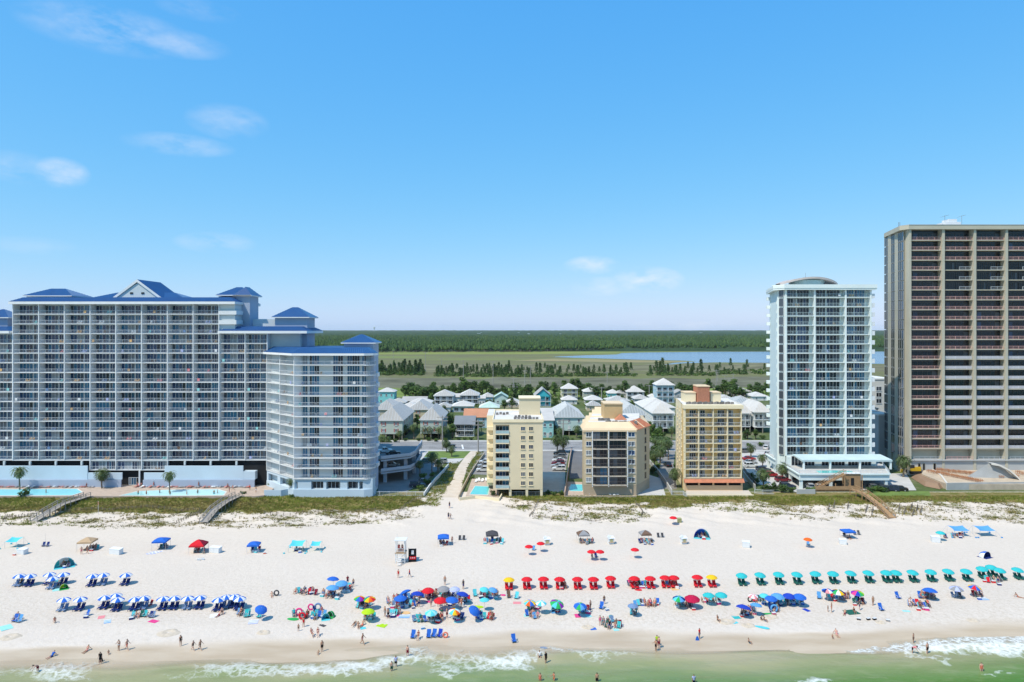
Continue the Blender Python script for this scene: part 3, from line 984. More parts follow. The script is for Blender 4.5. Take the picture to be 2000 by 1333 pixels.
def hip_roof(root, x0, x1, y0, y1, z, rise, over, m=None, sm=None, ridge_axis=None, trim=True, name='roof', pitch=.55, th=.28):
    m = m or roof_blue; sm = sm or seam_blue
    x0 -= over; x1 += over; y0 -= over; y1 += over
    w, d = x1 - x0, y1 - y0
    if ridge_axis is None:
        ridge_axis = 'x' if w >= d else 'y'
    if ridge_axis == 'x':
        k = min(d / 2, w / 2 - .05); r0 = ((x0 + k), (y0 + y1) / 2); r1 = ((x1 - k), (y0 + y1) / 2)
    else:
        k = min(w / 2, d / 2 - .05); r0 = ((x0 + x1) / 2, y0 + k); r1 = ((x0 + x1) / 2, y1 - k)
    mb = MB()
    e = [(x0, y0, z + th), (x1, y0, z + th), (x1, y1, z + th), (x0, y1, z + th)]
    a = (r0[0], r0[1], z + th + rise); b = (r1[0], r1[1], z + th + rise)
    if ridge_axis == 'x':
        faces = [(e[0], e[1], b, a), (e[2], e[3], a, b), (e[1], e[2], b), (e[3], e[0], a)]
    else:
        faces = [(e[1], e[2], b, a), (e[3], e[0], a, b), (e[0], e[1], a), (e[2], e[3], b)]
    for f in faces:
        mb.add(f, [tuple(range(len(f)))])
    o = mb.wbuild(name, m, root)
    # standing seams, square to each eave
    sb = MB()
    for f in faces:
        p0, p1 = Vector(f[0]), Vector(f[1])
        L = (p1 - p0).length; u = (p1 - p0) / L
        top = Vector(f[2]); top2 = Vector(f[3]) if len(f) == 4 else top
        t1 = (top - p0).dot(u); t0 = (top2 - p0).dot(u)
        foot = p0 + u * t1; up = (top - foot)
        nst = max(2, int(L / pitch))
        nrm = u.cross(up).normalized()
        for i in range(nst + 1):
            s_ = L * i / nst
            k = 1.0
            if s_ < t0: k = s_ / max(t0, 1e-3)
            elif s_ > t1: k = (L - s_) / max(L - t1, 1e-3)
            if k < .06:
                continue
            q0 = p0 + u * s_; q1 = q0 + up * k * .985
            sb.add([q0 - u * .07, q0 + u * .07, q1 + u * .07, q1 - u * .07, q0 + nrm * .08, q1 + nrm * .08], [(0, 4, 5, 3), (4, 1, 2, 5)])
    s = sb.wbuild('roof_seams', sm, root)
    s.parent = o; s['kind'] = 'stuff'
    if trim:
        t = MB(); t.box(x0, x1, y0, y1, z, z + th - .005); q = t.wbuild('fascia', fascia, root); q.parent = o
    return o
def glaze_full(k, margin=.35, left=0.0):
    return lambda bi, a, b: [(a + margin + left, b - margin, k)]

# ------------------------------------------------------------------ blue-roofed block, left
FL = 2.883
root = thing('apartment_block', 'long pale blue beachfront apartment block with bright blue metal roofs', 'building', (-110, 202, .9))
Y0 = 202.0
zs = [9.06 + FL * k for k in range(17)]
xl = [Xat(25 + 50.3 * k, Y0) for k in range(10)] + [Xat(521, Y0)]
ST = dict(slab=white, part=white, rail=rail_w, frame=white, weights=(7, 5, 3, 1.3, 2.5), wall=cond_wall, hgt=2.5, pt=.24, sh=.18, gh=2.5, seeds=8, pfront=.05)
def gl_main(bi, a, b):
    return [(a + .1, a + (b - a) * .56, 4), (a + (b - a) * .59, b - .06, 4)]
# main bays
A = (xl[0], Y0); B = (xl[8], Y0)
bays = [(xl[k] - xl[0], xl[k + 1] - xl[0]) for k in range(8)]
podium_open = lambda fi, bi: False
facade(root, A, B, zs, bays, 2.6, dict(ST, glaze=gl_main))
# shoulders, three storeys lower
zs2 = zs[:14]
A = (xl[8] + .14, Y0 + .3); B = (xl[10], Y0 + .3)
facade(root, A, B, zs2, [(xl[8] - A[0] + .14, xl[9] - A[0]), (xl[9] - A[0], xl[10] - A[0])], 2.4, dict(ST, glaze=gl_main))
A = (xl[0] - 3 * 7.62 - .3, Y0 + .3); B = (xl[0] - .3, Y0 + .3)
facade(root, A, B, zs2, [(7.62 * k, 7.62 * (k + 1)) for k in range(3)], 2.4, dict(ST, glaze=gl_main))
# body of the block
mb = MB(); mb.box(xl[0], xl[8], Y0 + 2.86, Y0 + 20, .9, zs[-1] + .05); mb.wbuild('wall', cond_wall, root)
mb = MB(); mb.box(xl[0] - 23, xl[0] - .02, Y0 + 2.96, Y0 + 18, .9, zs2[-1] + .05); mb.wbuild('wall', cond_wall, root)
mb = MB(); mb.box(xl[8] + .02, xl[10] + 9, Y0 + 2.96, Y0 + 18, .9, zs2[-1] + .05); mb.wbuild('wall', cond_wall, root)
# podium: pale blue wall, garage slots, entrance, and the planter band, its shadow put into the colour
zp = 8.3
mb = MB()
segs = [(xl[0] - 23, xl[3] + .1), (xl[6] - .1, xl[9] + .1)]
for (a, b) in segs:
    mb.box(a, b, Y0 - 1.4, Y0 - 1.0, 3.6, 7.62)
mb.box(xl[3] + .1, xl[4] + 2.6, Y0 - 1.3, Y0 - .95, 3.6, 5.6); mb.box(xl[5] + 1.4, xl[6] - .1, Y0 - 1.3, Y0 - .95, 3.6, 5.6)
mb.box(xl[9] + .1, xl[9] + 3.6, Y0 - 1.36, Y0 + .6, 3.6, 6.0)
mb.wbuild('podium_wall', podium_blue, root)
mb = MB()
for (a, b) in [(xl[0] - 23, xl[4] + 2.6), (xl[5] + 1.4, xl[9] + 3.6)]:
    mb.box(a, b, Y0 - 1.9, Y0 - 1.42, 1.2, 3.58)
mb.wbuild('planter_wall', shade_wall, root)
mb = MB(); mb.box(xl[0] - 23, xl[10], Y0 + .9, Y0 + 1.2, .9, 8.75); mb.wbuild('garage_shade_back', void_shade, root)  # dark sheet painting the shade inside the garage slots
# low storey of flats over the entrance
zs3 = [9.06 - FL + .02, 9.06 - .2]
facade(root, (xl[3] + .05, Y0 - .1), (xl[6], Y0 - .1), zs3, [(xl[k] - xl[3], xl[k + 1] - xl[3]) for k in (3, 4, 5)], 2.4 - 1.6, dict(ST, glaze=gl_main, seeds=4))
for x in [xl[0] + 5.4 + 7.62 * k for k in (-3, -2, -1, 0, 1, 2, 6, 7, 8)]:
    mb = MB(); mb.box(x - .25, x + .25, Y0 - .6, Y0 - .1, 7.62, 8.8); mb.wbuild('garage_post', cond_wall, root)
mb = MB(); mb.box(xl[4] + .0 + 7.45, xl[4] + 7.8, Y0 - 1.25, Y0 - .9, 1.3, 6.2); mb.wbuild('entrance_post', white, root)
for x in (xl[4] + 3.4, xl[5] + .5):
    me = cached(('ent', 1), lambda: window_mesh(3.0, 2.2, 4, (2, 1, 6, 1, 2), white, 77))
    wput('entrance_window', me, root, (x, Y0 + .85, 1.55))
# roofs: one long blue skirt, tower caps, gable
def skirt(root, x0, x1, y0, y1, z, rise, over):
    mb = MB()
    a = x0 - over; b = x1 + over; c = y0 - over; k = rise * 1.9
    d = y1 + over
    for f in (((a, c, z), (b, c, z), (b - k, c + k, z + rise), (a + k, c + k, z + rise)), ((b, c, z), (b, d, z), (b - k, d - k, z + rise), (b - k, c + k, z + rise)),
              ((b, d, z), (a, d, z), (a + k, d - k, z + rise), (b - k, d - k, z + rise)), ((a, d, z), (a, c, z), (a + k, c + k, z + rise), (a + k, d - k, z + rise)),
              ((a + k, c + k, z + rise), (b - k, c + k, z + rise), (b - k, d - k, z + rise), (a + k, d - k, z + rise))):
        mb.add(f, [(0, 1, 2, 3)])
    o = mb.wbuild('skirt_roof', roof_blue, root)
    sb = MB()
    n = int((b - a) / .6)
    for i in range(n + 1):
        x = a + (b - a) * i / n
        t = min(1, (x - a) / k if k else 1, (b - x) / k)
        if t > .08:
            sb.add([(x - .05, c, z + .01), (x + .05, c, z + .01), (x + .05, c + k * t, z + rise * t + .01), (x - .05, c + k * t, z + rise * t + .01), (x, c - .02, z + .1), (x, c + k * t, z + rise * t + .1)], [(0, 4, 5, 3), (4, 1, 2, 5)])
    s = sb.wbuild('roof_seams', seam_blue, root); s.parent = o; s['kind'] = 'stuff'
    t = MB(); t.box(a, b, c, d, z - .75, z - .01); q = t.wbuild('fascia', fascia, root); q.parent = o
    return o
ztop = zs[-1]
skirt(root, xl[0], xl[8] + 4.4, Y0 - .2, Y0 + 19, ztop + .75, 1.35, .7)
skirt(root, xl[8] + .6, xl[10] + 11.5, Y0 - .2, Y0 + 16, zs2[-1] + .75, 1.35, .6)
skirt(root, xl[0] - 24, xl[0] - 1.2, Y0 - .2, Y0 + 16, zs2[-1] + .75, 1.35, .6)
# brackets of the top storey
mb = MB(); mb.box(xl[8] + .1, xl[8] + 4.6, Y0 + .4, Y0 + 6, zs[13] + .3, ztop); mb.wbuild('end_wall', cond_wall, root)
for z in (zs[14], zs[15]):
    mb = MB(); mb.box(xl[8] + .1, xl[8] + 5.2, Y0 - .1, Y0 + .1, z - .2, z + 1.05); mb.box(xl[8] + 5.0, xl[8] + 5.2, Y0 + .1, Y0 + 5, z - .2, z + 1.05); mb.wbuild('balcony_front', white, root)
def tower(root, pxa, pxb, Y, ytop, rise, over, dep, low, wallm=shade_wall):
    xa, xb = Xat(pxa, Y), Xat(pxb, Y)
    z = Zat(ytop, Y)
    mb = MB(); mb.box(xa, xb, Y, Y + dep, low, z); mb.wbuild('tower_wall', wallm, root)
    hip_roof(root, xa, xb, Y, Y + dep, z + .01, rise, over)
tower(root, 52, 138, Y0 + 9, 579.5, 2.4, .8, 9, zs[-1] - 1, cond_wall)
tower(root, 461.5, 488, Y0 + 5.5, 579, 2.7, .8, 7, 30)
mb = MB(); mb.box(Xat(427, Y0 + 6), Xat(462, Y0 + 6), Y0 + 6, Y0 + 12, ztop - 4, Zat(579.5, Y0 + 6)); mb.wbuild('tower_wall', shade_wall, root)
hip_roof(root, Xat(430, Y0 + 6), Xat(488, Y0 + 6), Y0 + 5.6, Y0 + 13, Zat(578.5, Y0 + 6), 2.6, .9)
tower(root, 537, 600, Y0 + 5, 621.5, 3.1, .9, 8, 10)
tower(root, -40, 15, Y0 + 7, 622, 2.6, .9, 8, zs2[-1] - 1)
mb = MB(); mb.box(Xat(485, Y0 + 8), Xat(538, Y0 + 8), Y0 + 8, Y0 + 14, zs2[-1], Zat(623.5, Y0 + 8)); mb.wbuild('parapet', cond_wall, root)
# gable with wings
zr = ztop + 2.1
Yg = Y0 + 6
gx0, gx1, gc = Xat(213, Yg), Xat(322, Yg), Xat(267.5, Yg)
apex = Zat(546, Yg)
mb = MB(); mb.tri((gx0 + 1.2, Yg + .3, zr), (gx1 - 1.2, Yg + .3, zr), (gc, Yg + .3, apex - 1.1)); mb.wbuild('gable_wall', cond_wall, root)
g = MB()
for (a, b) in (((gx0, Yg, zr - .6), (gc, Yg, apex)), ((gc, Yg, apex), (gx1, Yg, zr - .6))):
    a, b = Vector(a), Vector(b); d = Vector((0, 14, 0)); dn = Vector((0, 0, -.85))
    g.add([a, b, b + dn, a + dn, a + d, b + d], [(3, 2, 1, 0)], 1); g.add([a, b, b + d, a + d], [(0, 1, 2, 3)], 0)
g.wbuild('gable_roof', [roof_blue, fascia], root)
for px in (256, 278):
    mb = MB(); x = Xat(px, Yg); mb.box(x - .45, x + .45, Yg + .18, Yg + .29, zr + 1.2, zr + 1.75); mb.wbuild('louvre', g_dark, root)
hip_roof(root, Xat(186, Yg + 4), Xat(366, Yg + 4), Yg + 1.5, Yg + 12, zr - .4, Zat(571, Yg + 6) - zr, .6)

# ------------------------------------------------------------------ curved wing of the same complex
root = thing('curved_apartment_wing', 'pale blue apartment wing with a curved balcony front and blue roof', 'building', (-52, 191, .9))
zw = [9.06 + FL * k for k in range(-1, 11)] + [9.06 + FL * 11]
STW = dict(ST, weights=(5, 9, 3, .3, .6), pt=.24)
front = [(-72.6, 202.0), (-66.6, 195.8), (-60.8, 190.4)]
P1, P2 = (-60.8, 190.4), (-41.2, 190.2)
facade(root, front[0], P1, zw, [(0, 8.25), (8.25, 16.5)], 2.2, dict(STW, glaze=lambda bi, a, b: [(b - 3.0, b - .4, 3)]))
def gl_wing(bi, a, b):
    x = lambda px: Xat(px, 190.3) + 60.8
    return [(x(587), x(597), 2), (x(600.5), x(620), 4), (x(647), x(667), 4), (x(675), x(700), 5), (x(704), x(713), 2)]
facade(root, P1, P2, zw, [(0.0, 6.3), (6.3, 12.9), (12.9, 19.6)], 1.9, dict(STW, parts=False, glaze=lambda bi, a, b: gl_wing(0, 0, 0) if bi == 0 else [], front=.35))
# rounded right end of each balcony
cx, cy, rr = -41.2, 192.6, 2.75
for z in zw[:-1]:
    mb = MB()
    pts = [(cx, cy)] + [(cx + rr * math.sin(t), cy - rr * math.cos(t)) for t in np.linspace(0, 1.75, 9)]
    mb.prism(pts, z - .24, z); mb.wbuild('balcony_slab', white, root)
    mb = MB()
    for i in range(1, len(pts) - 1):
        a, b = pts[i], pts[i + 1]
        mb.bar((a[0], a[1], z + 1.0), (b[0], b[1], z + 1.0), .07, .07); mb.bar((a[0], a[1], z + .12), (b[0], b[1], z + .12), .05, .05)
        for t in np.linspace(0, 1, 5):
            x = a[0] + (b[0] - a[0]) * t; y = a[1] + (b[1] - a[1]) * t
            mb.bar((x, y, z), (x, y, z + 1.0), .045, .045)
    mb.wbuild('railing', rail_w, root)
body = [(-73.5, 204.2), (-59.9, 192.3), (-41.6, 192.35), (-39.2, 192.6), (-39.5, 200.5), (-42.8, 216), (-60, 216)]
mb = MB(); mb.prism([(p[0], p[1] + .35) for p in body], .9, zw[-1]); mb.wbuild('wall', cond_wall, root)
mb = MB(); mb.prism([(-39.9, 192.5), (-39.0, 192.5), (-39.35, 201), (-39.9, 201)], 2.0, zw[-1] + .5); mb.wbuild('side_wall', shade_wall, root)  # side turned from the sun, its shade painted in the wall colour
# ground storey
mb = MB(); mb.prism([(-72.6, 201.9), (-60.9, 190.1), (-41.2, 189.9), (-38.9, 190.6), (-38.7, 194), (-60, 197)], .9, 3.2)
mb.prism([(-72.6, 202.2), (-60.75, 190.5), (-41.2, 190.3), (-41.2, 191.2), (-60.3, 191.4), (-72.0, 203)], 5.3, 5.94)
mb.prism([(-59.8, 190.4), (-56.0, 190.35), (-56.0, 191.1), (-59.8, 191.1)], 3.19, 5.31); mb.prism([(-47.9, 190.3), (-45.9, 190.3), (-45.9, 191.1), (-47.9, 191.1)], 3.19, 5.31)
mb.prism([(-41.6, 190.28), (-38.9, 190.6), (-38.7, 193), (-41.6, 192.3)], 3.19, 5.94); mb.prism([(-52.6, 190.35), (-51.8, 190.35), (-51.8, 191.1), (-52.6, 191.1)], 3.19, 5.31); mb.prism([(-43.9+.9, 190.3), (-42.6, 190.3), (-42.6, 191.1), (-43.0, 191.1)], 3.19, 5.31)
for t0, t1 in ((0, .06), (.40, .50), (.90, 1.0)):
    a = Vector((-72.6, 202.2)).lerp(Vector((-60.75, 190.5)), t0); b = Vector((-72.6, 202.2)).lerp(Vector((-60.75, 190.5)), t1)
    mb.prism([a, b, b + Vector((.5, .6)), a + Vector((.5, .6))], 3.19, 5.31)
mb.wbuild('ground_storey', podium_blue, root)
for x in (-56.0, -51.9 + .3, -46.0, -45.4 + 2.6):
    pass
me = window_mesh(3.3, 2.0, 3, (1, 1, 6, 1, 2), white, 5)
for x in (-55.8, -51.6, -45.8 - .0):
    wput('window', me, root, (x, 191.15, 3.28))
# blue roof following the curve
e = [(-73.8, 202.2), (-61.2, 189.6), (-41.0, 189.3), (-38.8, 190.6), (-37.9, 193.5)]
ins = [(-71.5, 204.6), (-59.8, 192.9), (-42.0, 192.8), (-41.0, 193.4), (-40.6, 195.0)]
ze = zw[-1] + .3
mb = MB(); sb = MB(); fa = MB()
for i in range(4):
    a, b, c, d = e[i], e[i + 1], ins[i + 1], ins[i]
    mb.quad((*a, ze), (*b, ze), (*c, ze + 1.5), (*d, ze + 1.5))
    n = max(2, int(math.dist(a, b) / .6))
    for k in range(n):
        t = (k + .5) / n
        q0 = Vector((*a, ze + .01)).lerp(Vector((*b, ze + .01)), t); q1 = Vector((*d, ze + 1.51)).lerp(Vector((*c, ze + 1.51)), t)
        sb.bar(q0, q1, .09, .1)
    fa.prism([a, b, (b[0] * .97 + c[0] * .03, b[1] * .9 + c[1] * .1), (a[0] * .97 + d[0] * .03, a[1] * .9 + d[1] * .1)], ze - .62, ze - .01)
mb.add([(*p, ze + 1.5) for p in ins] + [(-45, 214, ze + 1.5), (-60, 214, ze + 1.5)], [tuple(range(7))])
ro = mb.wbuild('skirt_roof', roof_blue, root)
q = sb.wbuild('roof_seams', seam_blue, root); q.parent = ro; q['kind'] = 'stuff'
q = fa.wbuild('fascia', fascia, root); q.parent = ro
tower(root, 672, 729, 199, 671.5, 2.4, .8, 8, zw[-1] - 1)
# white end balconies on the shaded side
for k in range(1, 11):
    z = zw[k]
    mb = MB(); mb.box(-39.6, -38.6, 196.0, 199.2, z - .9, z + .25); mb.wbuild('side_balcony', white, root)

# ------------------------------------------------------------------ parking deck beside the wing
root = thing('parking_deck', 'two level grey parking deck on columns beside the curved wing', 'parking deck', (-34, 215, .9))
deckm = mat('deck_grey', (.40, .44, .50), .8, .08, .3)
for z in (4.4, 8.2):
    mb = MB(); poly = [(-39.5, 206), (-31.5, 211.5), (-30.5, 216), (-31, 236), (-52, 236), (-52, 212)]
    mb.prism(poly, z, z + .35); mb.wbuild('deck_slab', asphalt, root)
    mb = MB()
    for i in range(3):
        mb.obox(poly[i], poly[i + 1], .25, z - .35, z + 1.25)
    mb.wbuild('parapet', deckm, root)
mb = MB()
for (x, y) in ((-33.2, 213), (-31.8, 222), (-32.2, 233), (-40, 222), (-46, 233), (-38.8, 209)):
    mb = MB(); mb.box(x - .5, x + .5, y - .5, y + .5, .9, 8.2); mb.wbuild('column', deckm, root)
# ------------------------------------------------------------------ cream block
cream = mat('cream_render', (.64, .545, .37), .8, .06, .2)
cream_l = mat('cream_light', (.76, .65, .44), .8, .06, .2)
flat_roof = mat('white_roof_membrane', (.60, .575, .54), .85, .12, .25)
unit_m = mat('roof_unit_metal', (.20, .185, .17), .6, .3, 2, rnd=.3)
rail_g = mat('glass_green_panel', (.30, .42, .43), .2, .1, .5, spec=.6)
def roof_units(root, pts, z, s=.85):
    mb = MB(); mb.box(-.45 * s, .45 * s, -.45 * s, .45 * s, 0, .75 * s); mb.tube((0, 0, .75 * s), (0, 0, .83 * s), .34 * s, .34 * s, 10)
    me = cached(('unit', s), lambda: mb.mesh('roof_unit', unit_m))
    for (x, y) in pts:
        wput('roof_unit', me, root, (x, y, z), random.uniform(-.05, .05))
def small_windows(root, xs, zs, y, w, h, frame, wt_, n=2, rz=0, name='window'):
    for z in zs:
        for x in xs:
            sd_ = random.randrange(4)
            me = cached(('sw', w, h, n, sd_, frame.name, wt_), lambda: window_mesh(w, h, n, wt_, frame, 900 + sd_, fr=.08, d=.1, sill=True))
            wput(name, me, root, (x, y, z), rz)
root = thing('cream_block', 'narrow cream apartment block on columns beside the sandy lane', 'building', (1.6, 191, .9))
x0, x1, yf = Xat(963, 191), Xat(1060, 191), 191.0
zt = Zat(823, yf)
fls = [Zat(954.5 - 17.75 * k, yf) for k in range(8)]           # floor levels
zb = fls[0]
xb0, xb1 = Xat(968, yf), Xat(994.5, yf)
mb = MB()
mb.box(xb1, x1, yf, yf + 24, zb - .3, zt)
mb.box(x0, xb0, yf, yf + 24, zb - .3, zt)
mb.box(xb0, xb1, yf, yf + 24, fls[7] - .05, zt); mb.box(xb0, xb1, yf + 1.9, yf + 24, zb - .3, fls[7] - .05)
mb.wbuild('wall', cream, root)
mb = MB(); mb.box(Xat(951, 201), x0 - .002, yf + 9, yf + 25, 2, zt + .4); mb.wbuild('rear_wing_wall', cream_l, root)
for k in range(7):
    z = fls[k]
    mb = MB(); mb.box(xb0 - .05, xb1 + .05, yf - .25, yf + 1.89, z - .22, z); mb.wbuild('balcony_slab', cream_l, root)
    wput('railing', cached(('r', 'cb'), lambda: railing_mesh(round(xb1 - xb0, 2), 1.0, rail_w, panel=rail_g)), root, (xb0, yf - .22, z))
    sd_ = k % 3
    wput('window', cached(('w', 'cb', sd_), lambda: window_mesh(round(xb1 - xb0 - .2, 2), 2.0, 4, (2, 2, 5, 1, 2), white, 40 + sd_)), root, (xb0 + .1, yf + 1.88, z + .02))
    mb = MB(); mb.box(Xat(951.5, 200), x0 - .01, yf + 8.0, yf + 8.99, z - .2, z + .9); mb.wbuild('rear_balcony', cream_l, root)
small_windows(root, (Xat(1017, yf), Xat(1032.6, yf)), [z + .85 for z in fls[:7]], yf - .003, 1.25, 1.25, cream_l, (2, 1, 4, 0.5, 3))
mb = MB()
for a, b in (((x0 - .2, yf - .25), (x1 + .25, yf + .1)), ((x0 - .2, yf + 23.9), (x1 + .25, yf + 24.3))):
    mb.box(a[0], b[0], a[1], b[1], zt - .3, zt + .5)
mb.box(x0 - .2, x0 + .1, yf + .1, yf + 23.9, zt - .3, zt + .5); mb.box(x1, x1 + .25, yf + .1, yf + 23.9, zt - .3, zt + .5)
mb.wbuild('parapet', cream_l, root)
mb = MB(); mb.box(x0 + .1, x1, yf + .1, yf + 23.9, zt + .02, zt + .12); mb.box(Xat(951, 201) + .1, x0 - .25, yf + 9.2, yf + 24.8, zt + .4, zt + .5); mb.wbuild('flat_roof', flat_roof, root)
mb = MB(); mb.box(Xat(1014, 204), Xat(1055, 204), 204, 211, zt + .1, Zat(779, 204)); mb.wbuild('stair_house', cream, root)
mb = MB(); mb.box(Xat(1013, 204), Xat(1056, 204), 203.7, 211.3, Zat(779, 204), Zat(777.5, 204)); mb.wbuild('stair_house_cap', cream_l, root)
roof_units(root, [(x0 + .9 + 1.0 * i, yf + 13 + (i % 2) * 1.2) for i in range(4)] + [(x0 + 6.4 + 1.0 * i, yf + 6 + (i % 2)) for i in range(5)] + [(x0 + 6.2 + 1.02 * i, yf + 3.0) for i in range(5)] + [(x1 - 3.4 + .95 * i, yf + 2.2) for i in range(3)], zt + .12)
for px in (996.5, 1029, 1057.5):
    mb = MB(); x = Xat(px, yf); mb.box(x - .35, x + .35, yf + .05, yf + .75, .85, zb - .3); mb.wbuild('column', cream_l, root)
mb = MB(); mb.box(x0 + .3, x1 - .3, yf + 8, yf + 8.3, .9, zb - .3); mb.wbuild('garage_shade_back', void_shade, root)  # near-black sheet for the shade between the columns
wput('fence_panel', railing_mesh(round(x1 - xb1 - .4, 2), 1.2, rail_w), root, (xb1 + .2, yf + 1.0, .95))

# ------------------------------------------------------------------ tan block with orange tiled edge
tan = mat('tan_render', (.52, .42, .28), .8, .07, .2)
tan_d = mat('tan_base', (.40, .32, .225), .8, .08, .25)
peach = mat('peach_coping', (.68, .52, .335), .75, .06, .3)
tile = mat('terracotta_tile', (.46, .18, .10), .7, .18, 1.2, bump=.3)
root = thing('tan_block', 'tan apartment block with peach coping, orange tiled corner and stepped side', 'building', (29, 192.5, .9))
yb = 192.3
bx0, bx1 = Xat(1140, yb), Xat(1243, yb)
plan = [(bx0, yb), (bx1, yb), (40.6, 201.5), (42.5, 222), (24, 222), (bx0 + .6, 202)]
zt = Zat(838, yb)
mb = MB(); mb.prism(plan, 3.9, zt); mb.wbuild('wall', tan, root)
mb = MB(); mb.prism([(p[0], p[1] + .03) for p in plan], .9, 3.9); mb.wbuild('base_wall', tan_d, root)
# sawtooth units down the left side
for k in range(5):
    xa = bx0 + .9 + 1.9 * k; ya = 200 + 8.2 * k
    mb = MB(); mb.prism([(xa, ya), (xa + 8, ya), (xa + 8, ya + 8.15), (xa + 1.6, ya + 8.15)], .9, zt - .25); mb.wbuild('stepped_unit_wall', tan, root)
    mb = MB(); mb.add([(xa - .5, ya - .5, zt - .8), (xa + 5, ya - .5, zt - .8), (xa + 5, ya + 3.4, zt + 1.2), (xa - .1, ya + 3.4, zt + 1.2), (xa + 5, ya + 3.6, zt - .8), (xa - .1, ya + 3.6, zt - .8)], [(0, 1, 2, 3), (1, 4, 2), (2, 4, 5, 3), (3, 5, 0)])
    mb.wbuild('stepped_roof', peach, root)
# sloped coping round the front, orange on the chamfer
mb = MB()
a, b, c = (bx0 - .35, yb - .35), (bx1 + .1, yb - .35), (41.1, 201.3)
ai, bi, ci = (bx0 + 1.2, yb + 3.0), (bx1 - 1.6, yb + 3.0), (38.0, 203.4)
mb.add([(*a, zt - .3), (*b, zt - .3), (*bi, zt + 1.6), (*ai, zt + 1.6)], [(0, 1, 2, 3)]); mb.add([(*a, zt - .3), (*ai, zt + 1.6), (bx0 + 1.2, yb + 8, zt + 1.6), (bx0 - .2, yb + 8, zt - .3)], [(0, 1, 2, 3)])
mb.obox((bx0 - .35, yb - .33), (bx1 + .05, yb - .33), .3, zt - .75, zt - .31)
mb.wbuild('coping', peach, root)
mb = MB(); mb.add([(*b, zt - .3), (*c, zt - .3), (*ci, zt + 1.6), (*bi, zt + 1.6)], [(0, 1, 2, 3)])
tr_ = mb.wbuild('tiled_edge', tile, root)
rb = MB()
for t in np.linspace(.02, .98, 30):
    rb.bar(Vector((*b, zt - .26)).lerp(Vector((*c, zt - .26)), t), Vector((*bi, zt + 1.64)).lerp(Vector((*ci, zt + 1.64)), t), .12, .1)
q = rb.wbuild('tile_ribs', tile, root); q.parent = tr_; q['kind'] = 'stuff'
rb = MB(); rb.bar(Vector((*b, zt - .2)).lerp(Vector((*c, zt - .2)), .5), Vector((*bi, zt + 1.7)).lerp(Vector((*ci, zt + 1.7)), .5), .35, .2); rb.bar(Vector((*b, zt - .2)), Vector((*bi, zt + 1.7)), .3, .2); rb.wbuild('hip_cap', peach, root)
mb = MB(); mb.add([(*ai, zt + .9), (*bi, zt + .9), (*ci, zt + .9), (41, 220, zt + .9), (26, 220, zt + .9)], [(0, 1, 2, 3, 4)]); mb.wbuild('flat_roof', flat_roof, root)
mb = MB(); mb.box(Xat(1180, 207), Xat(1216, 207), 207, 214, zt, Zat(790, 207)); mb.wbuild('stair_house', mat('ochre_render', (.52, .36, .18), .8, .06), root)
mb = MB(); mb.box(Xat(1179.3, 207), Xat(1216.7, 207), 206.7, 214.2, Zat(790, 207), Zat(788, 207)); mb.wbuild('stair_house_cap', peach, root)
mb = MB(); q = Xat(1196, 206); z = zt + .9
mb.add([(q + .6, 204, z), (q + 4.2, 204, z), (q + 4.2, 206.5, z), (q + .6, 206.5, z), (q + 2.4, 204.6, z + 1.6), (q + 2.4, 206.5, z + 1.6)], [(0, 1, 4), (1, 2, 5, 4), (3, 0, 4, 5)]); mb.wbuild('tiled_dormer', tile, root)
roof_units(root, [(Xat(1185, 197) + .95 * i, 196.6 + (i % 2) * .9) for i in range(5)] + [(Xat(1215, 197) + .95 * i, 196.4 + (i % 2) * .9) for i in range(5)] + [(Xat(1170, 204) + .9 * i, 203) for i in range(4)], zt + .9, .9)
fls = [Zat(946 - 17.6 * k, yb) for k in range(7)]
px0, pxm, px1 = Xat(1156, yb), Xat(1187.5, yb), Xat(1224, yb)
dkf = mat('bronze_frame', (.10, .085, .075), .5, .1)
for k in range(6):
    z = fls[k]
    mb = MB(); mb.box(px0, px1, yb - 1.5, yb - .002, z - .18, z); mb.wbuild('balcony_slab', mat('balcony_stone', (.50, .45, .38), .8, .08), root)
    for a, b in ((px0, pxm), (pxm, px1)):
        wput('railing', cached(('r', 'tan', round(b - a, 2)), lambda: railing_mesh(round(b - a, 2), 1.0, dkf, pitch=.3)), root, (a, yb - 1.48, z))
        sd_ = random.randrange(4)
        wput('window', cached(('w', 'tan', round(b - a, 2), sd_), lambda: window_mesh(round(b - a - .5, 2), 2.1, 4, (1, 3, 4, 2.5, 5), dkf, 60 + sd_)), root, (a + .25, yb - .001, z + .02))
for x in (px0, pxm, px1):
    mb = MB(); mb.box(x - .1, x + .1, yb - 1.5, yb - 1.3, fls[0] - .5, fls[5] + 2.4); mb.wbuild('balcony_post', white, root)
small_windows(root, (Xat(1144.5, yb),), [z + .6 for z in fls[:6]], yb - .003, 1.5, 1.3, white, (1, 1, 2, 2, 4))
small_windows(root, (Xat(1226.5, yb),), [z + .6 for z in fls[:6]], yb - .003, 1.95, 1.3, white, (1, 1, 2, 2, 4))
A, u, n, L, rz = seg_frame((bx1, yb), (40.6, 201.5))
for z in fls[:6]:
    me = cached(('sw', 'tside'), lambda: window_mesh(1.0, 1.6, 1, (1, 0, 6, 0, 2), dkf, 3, sill=True))
    p = A + u * (L * .62) - n * .004
    wput('window', me, root, (p.x, p.y, z + .5), rz)

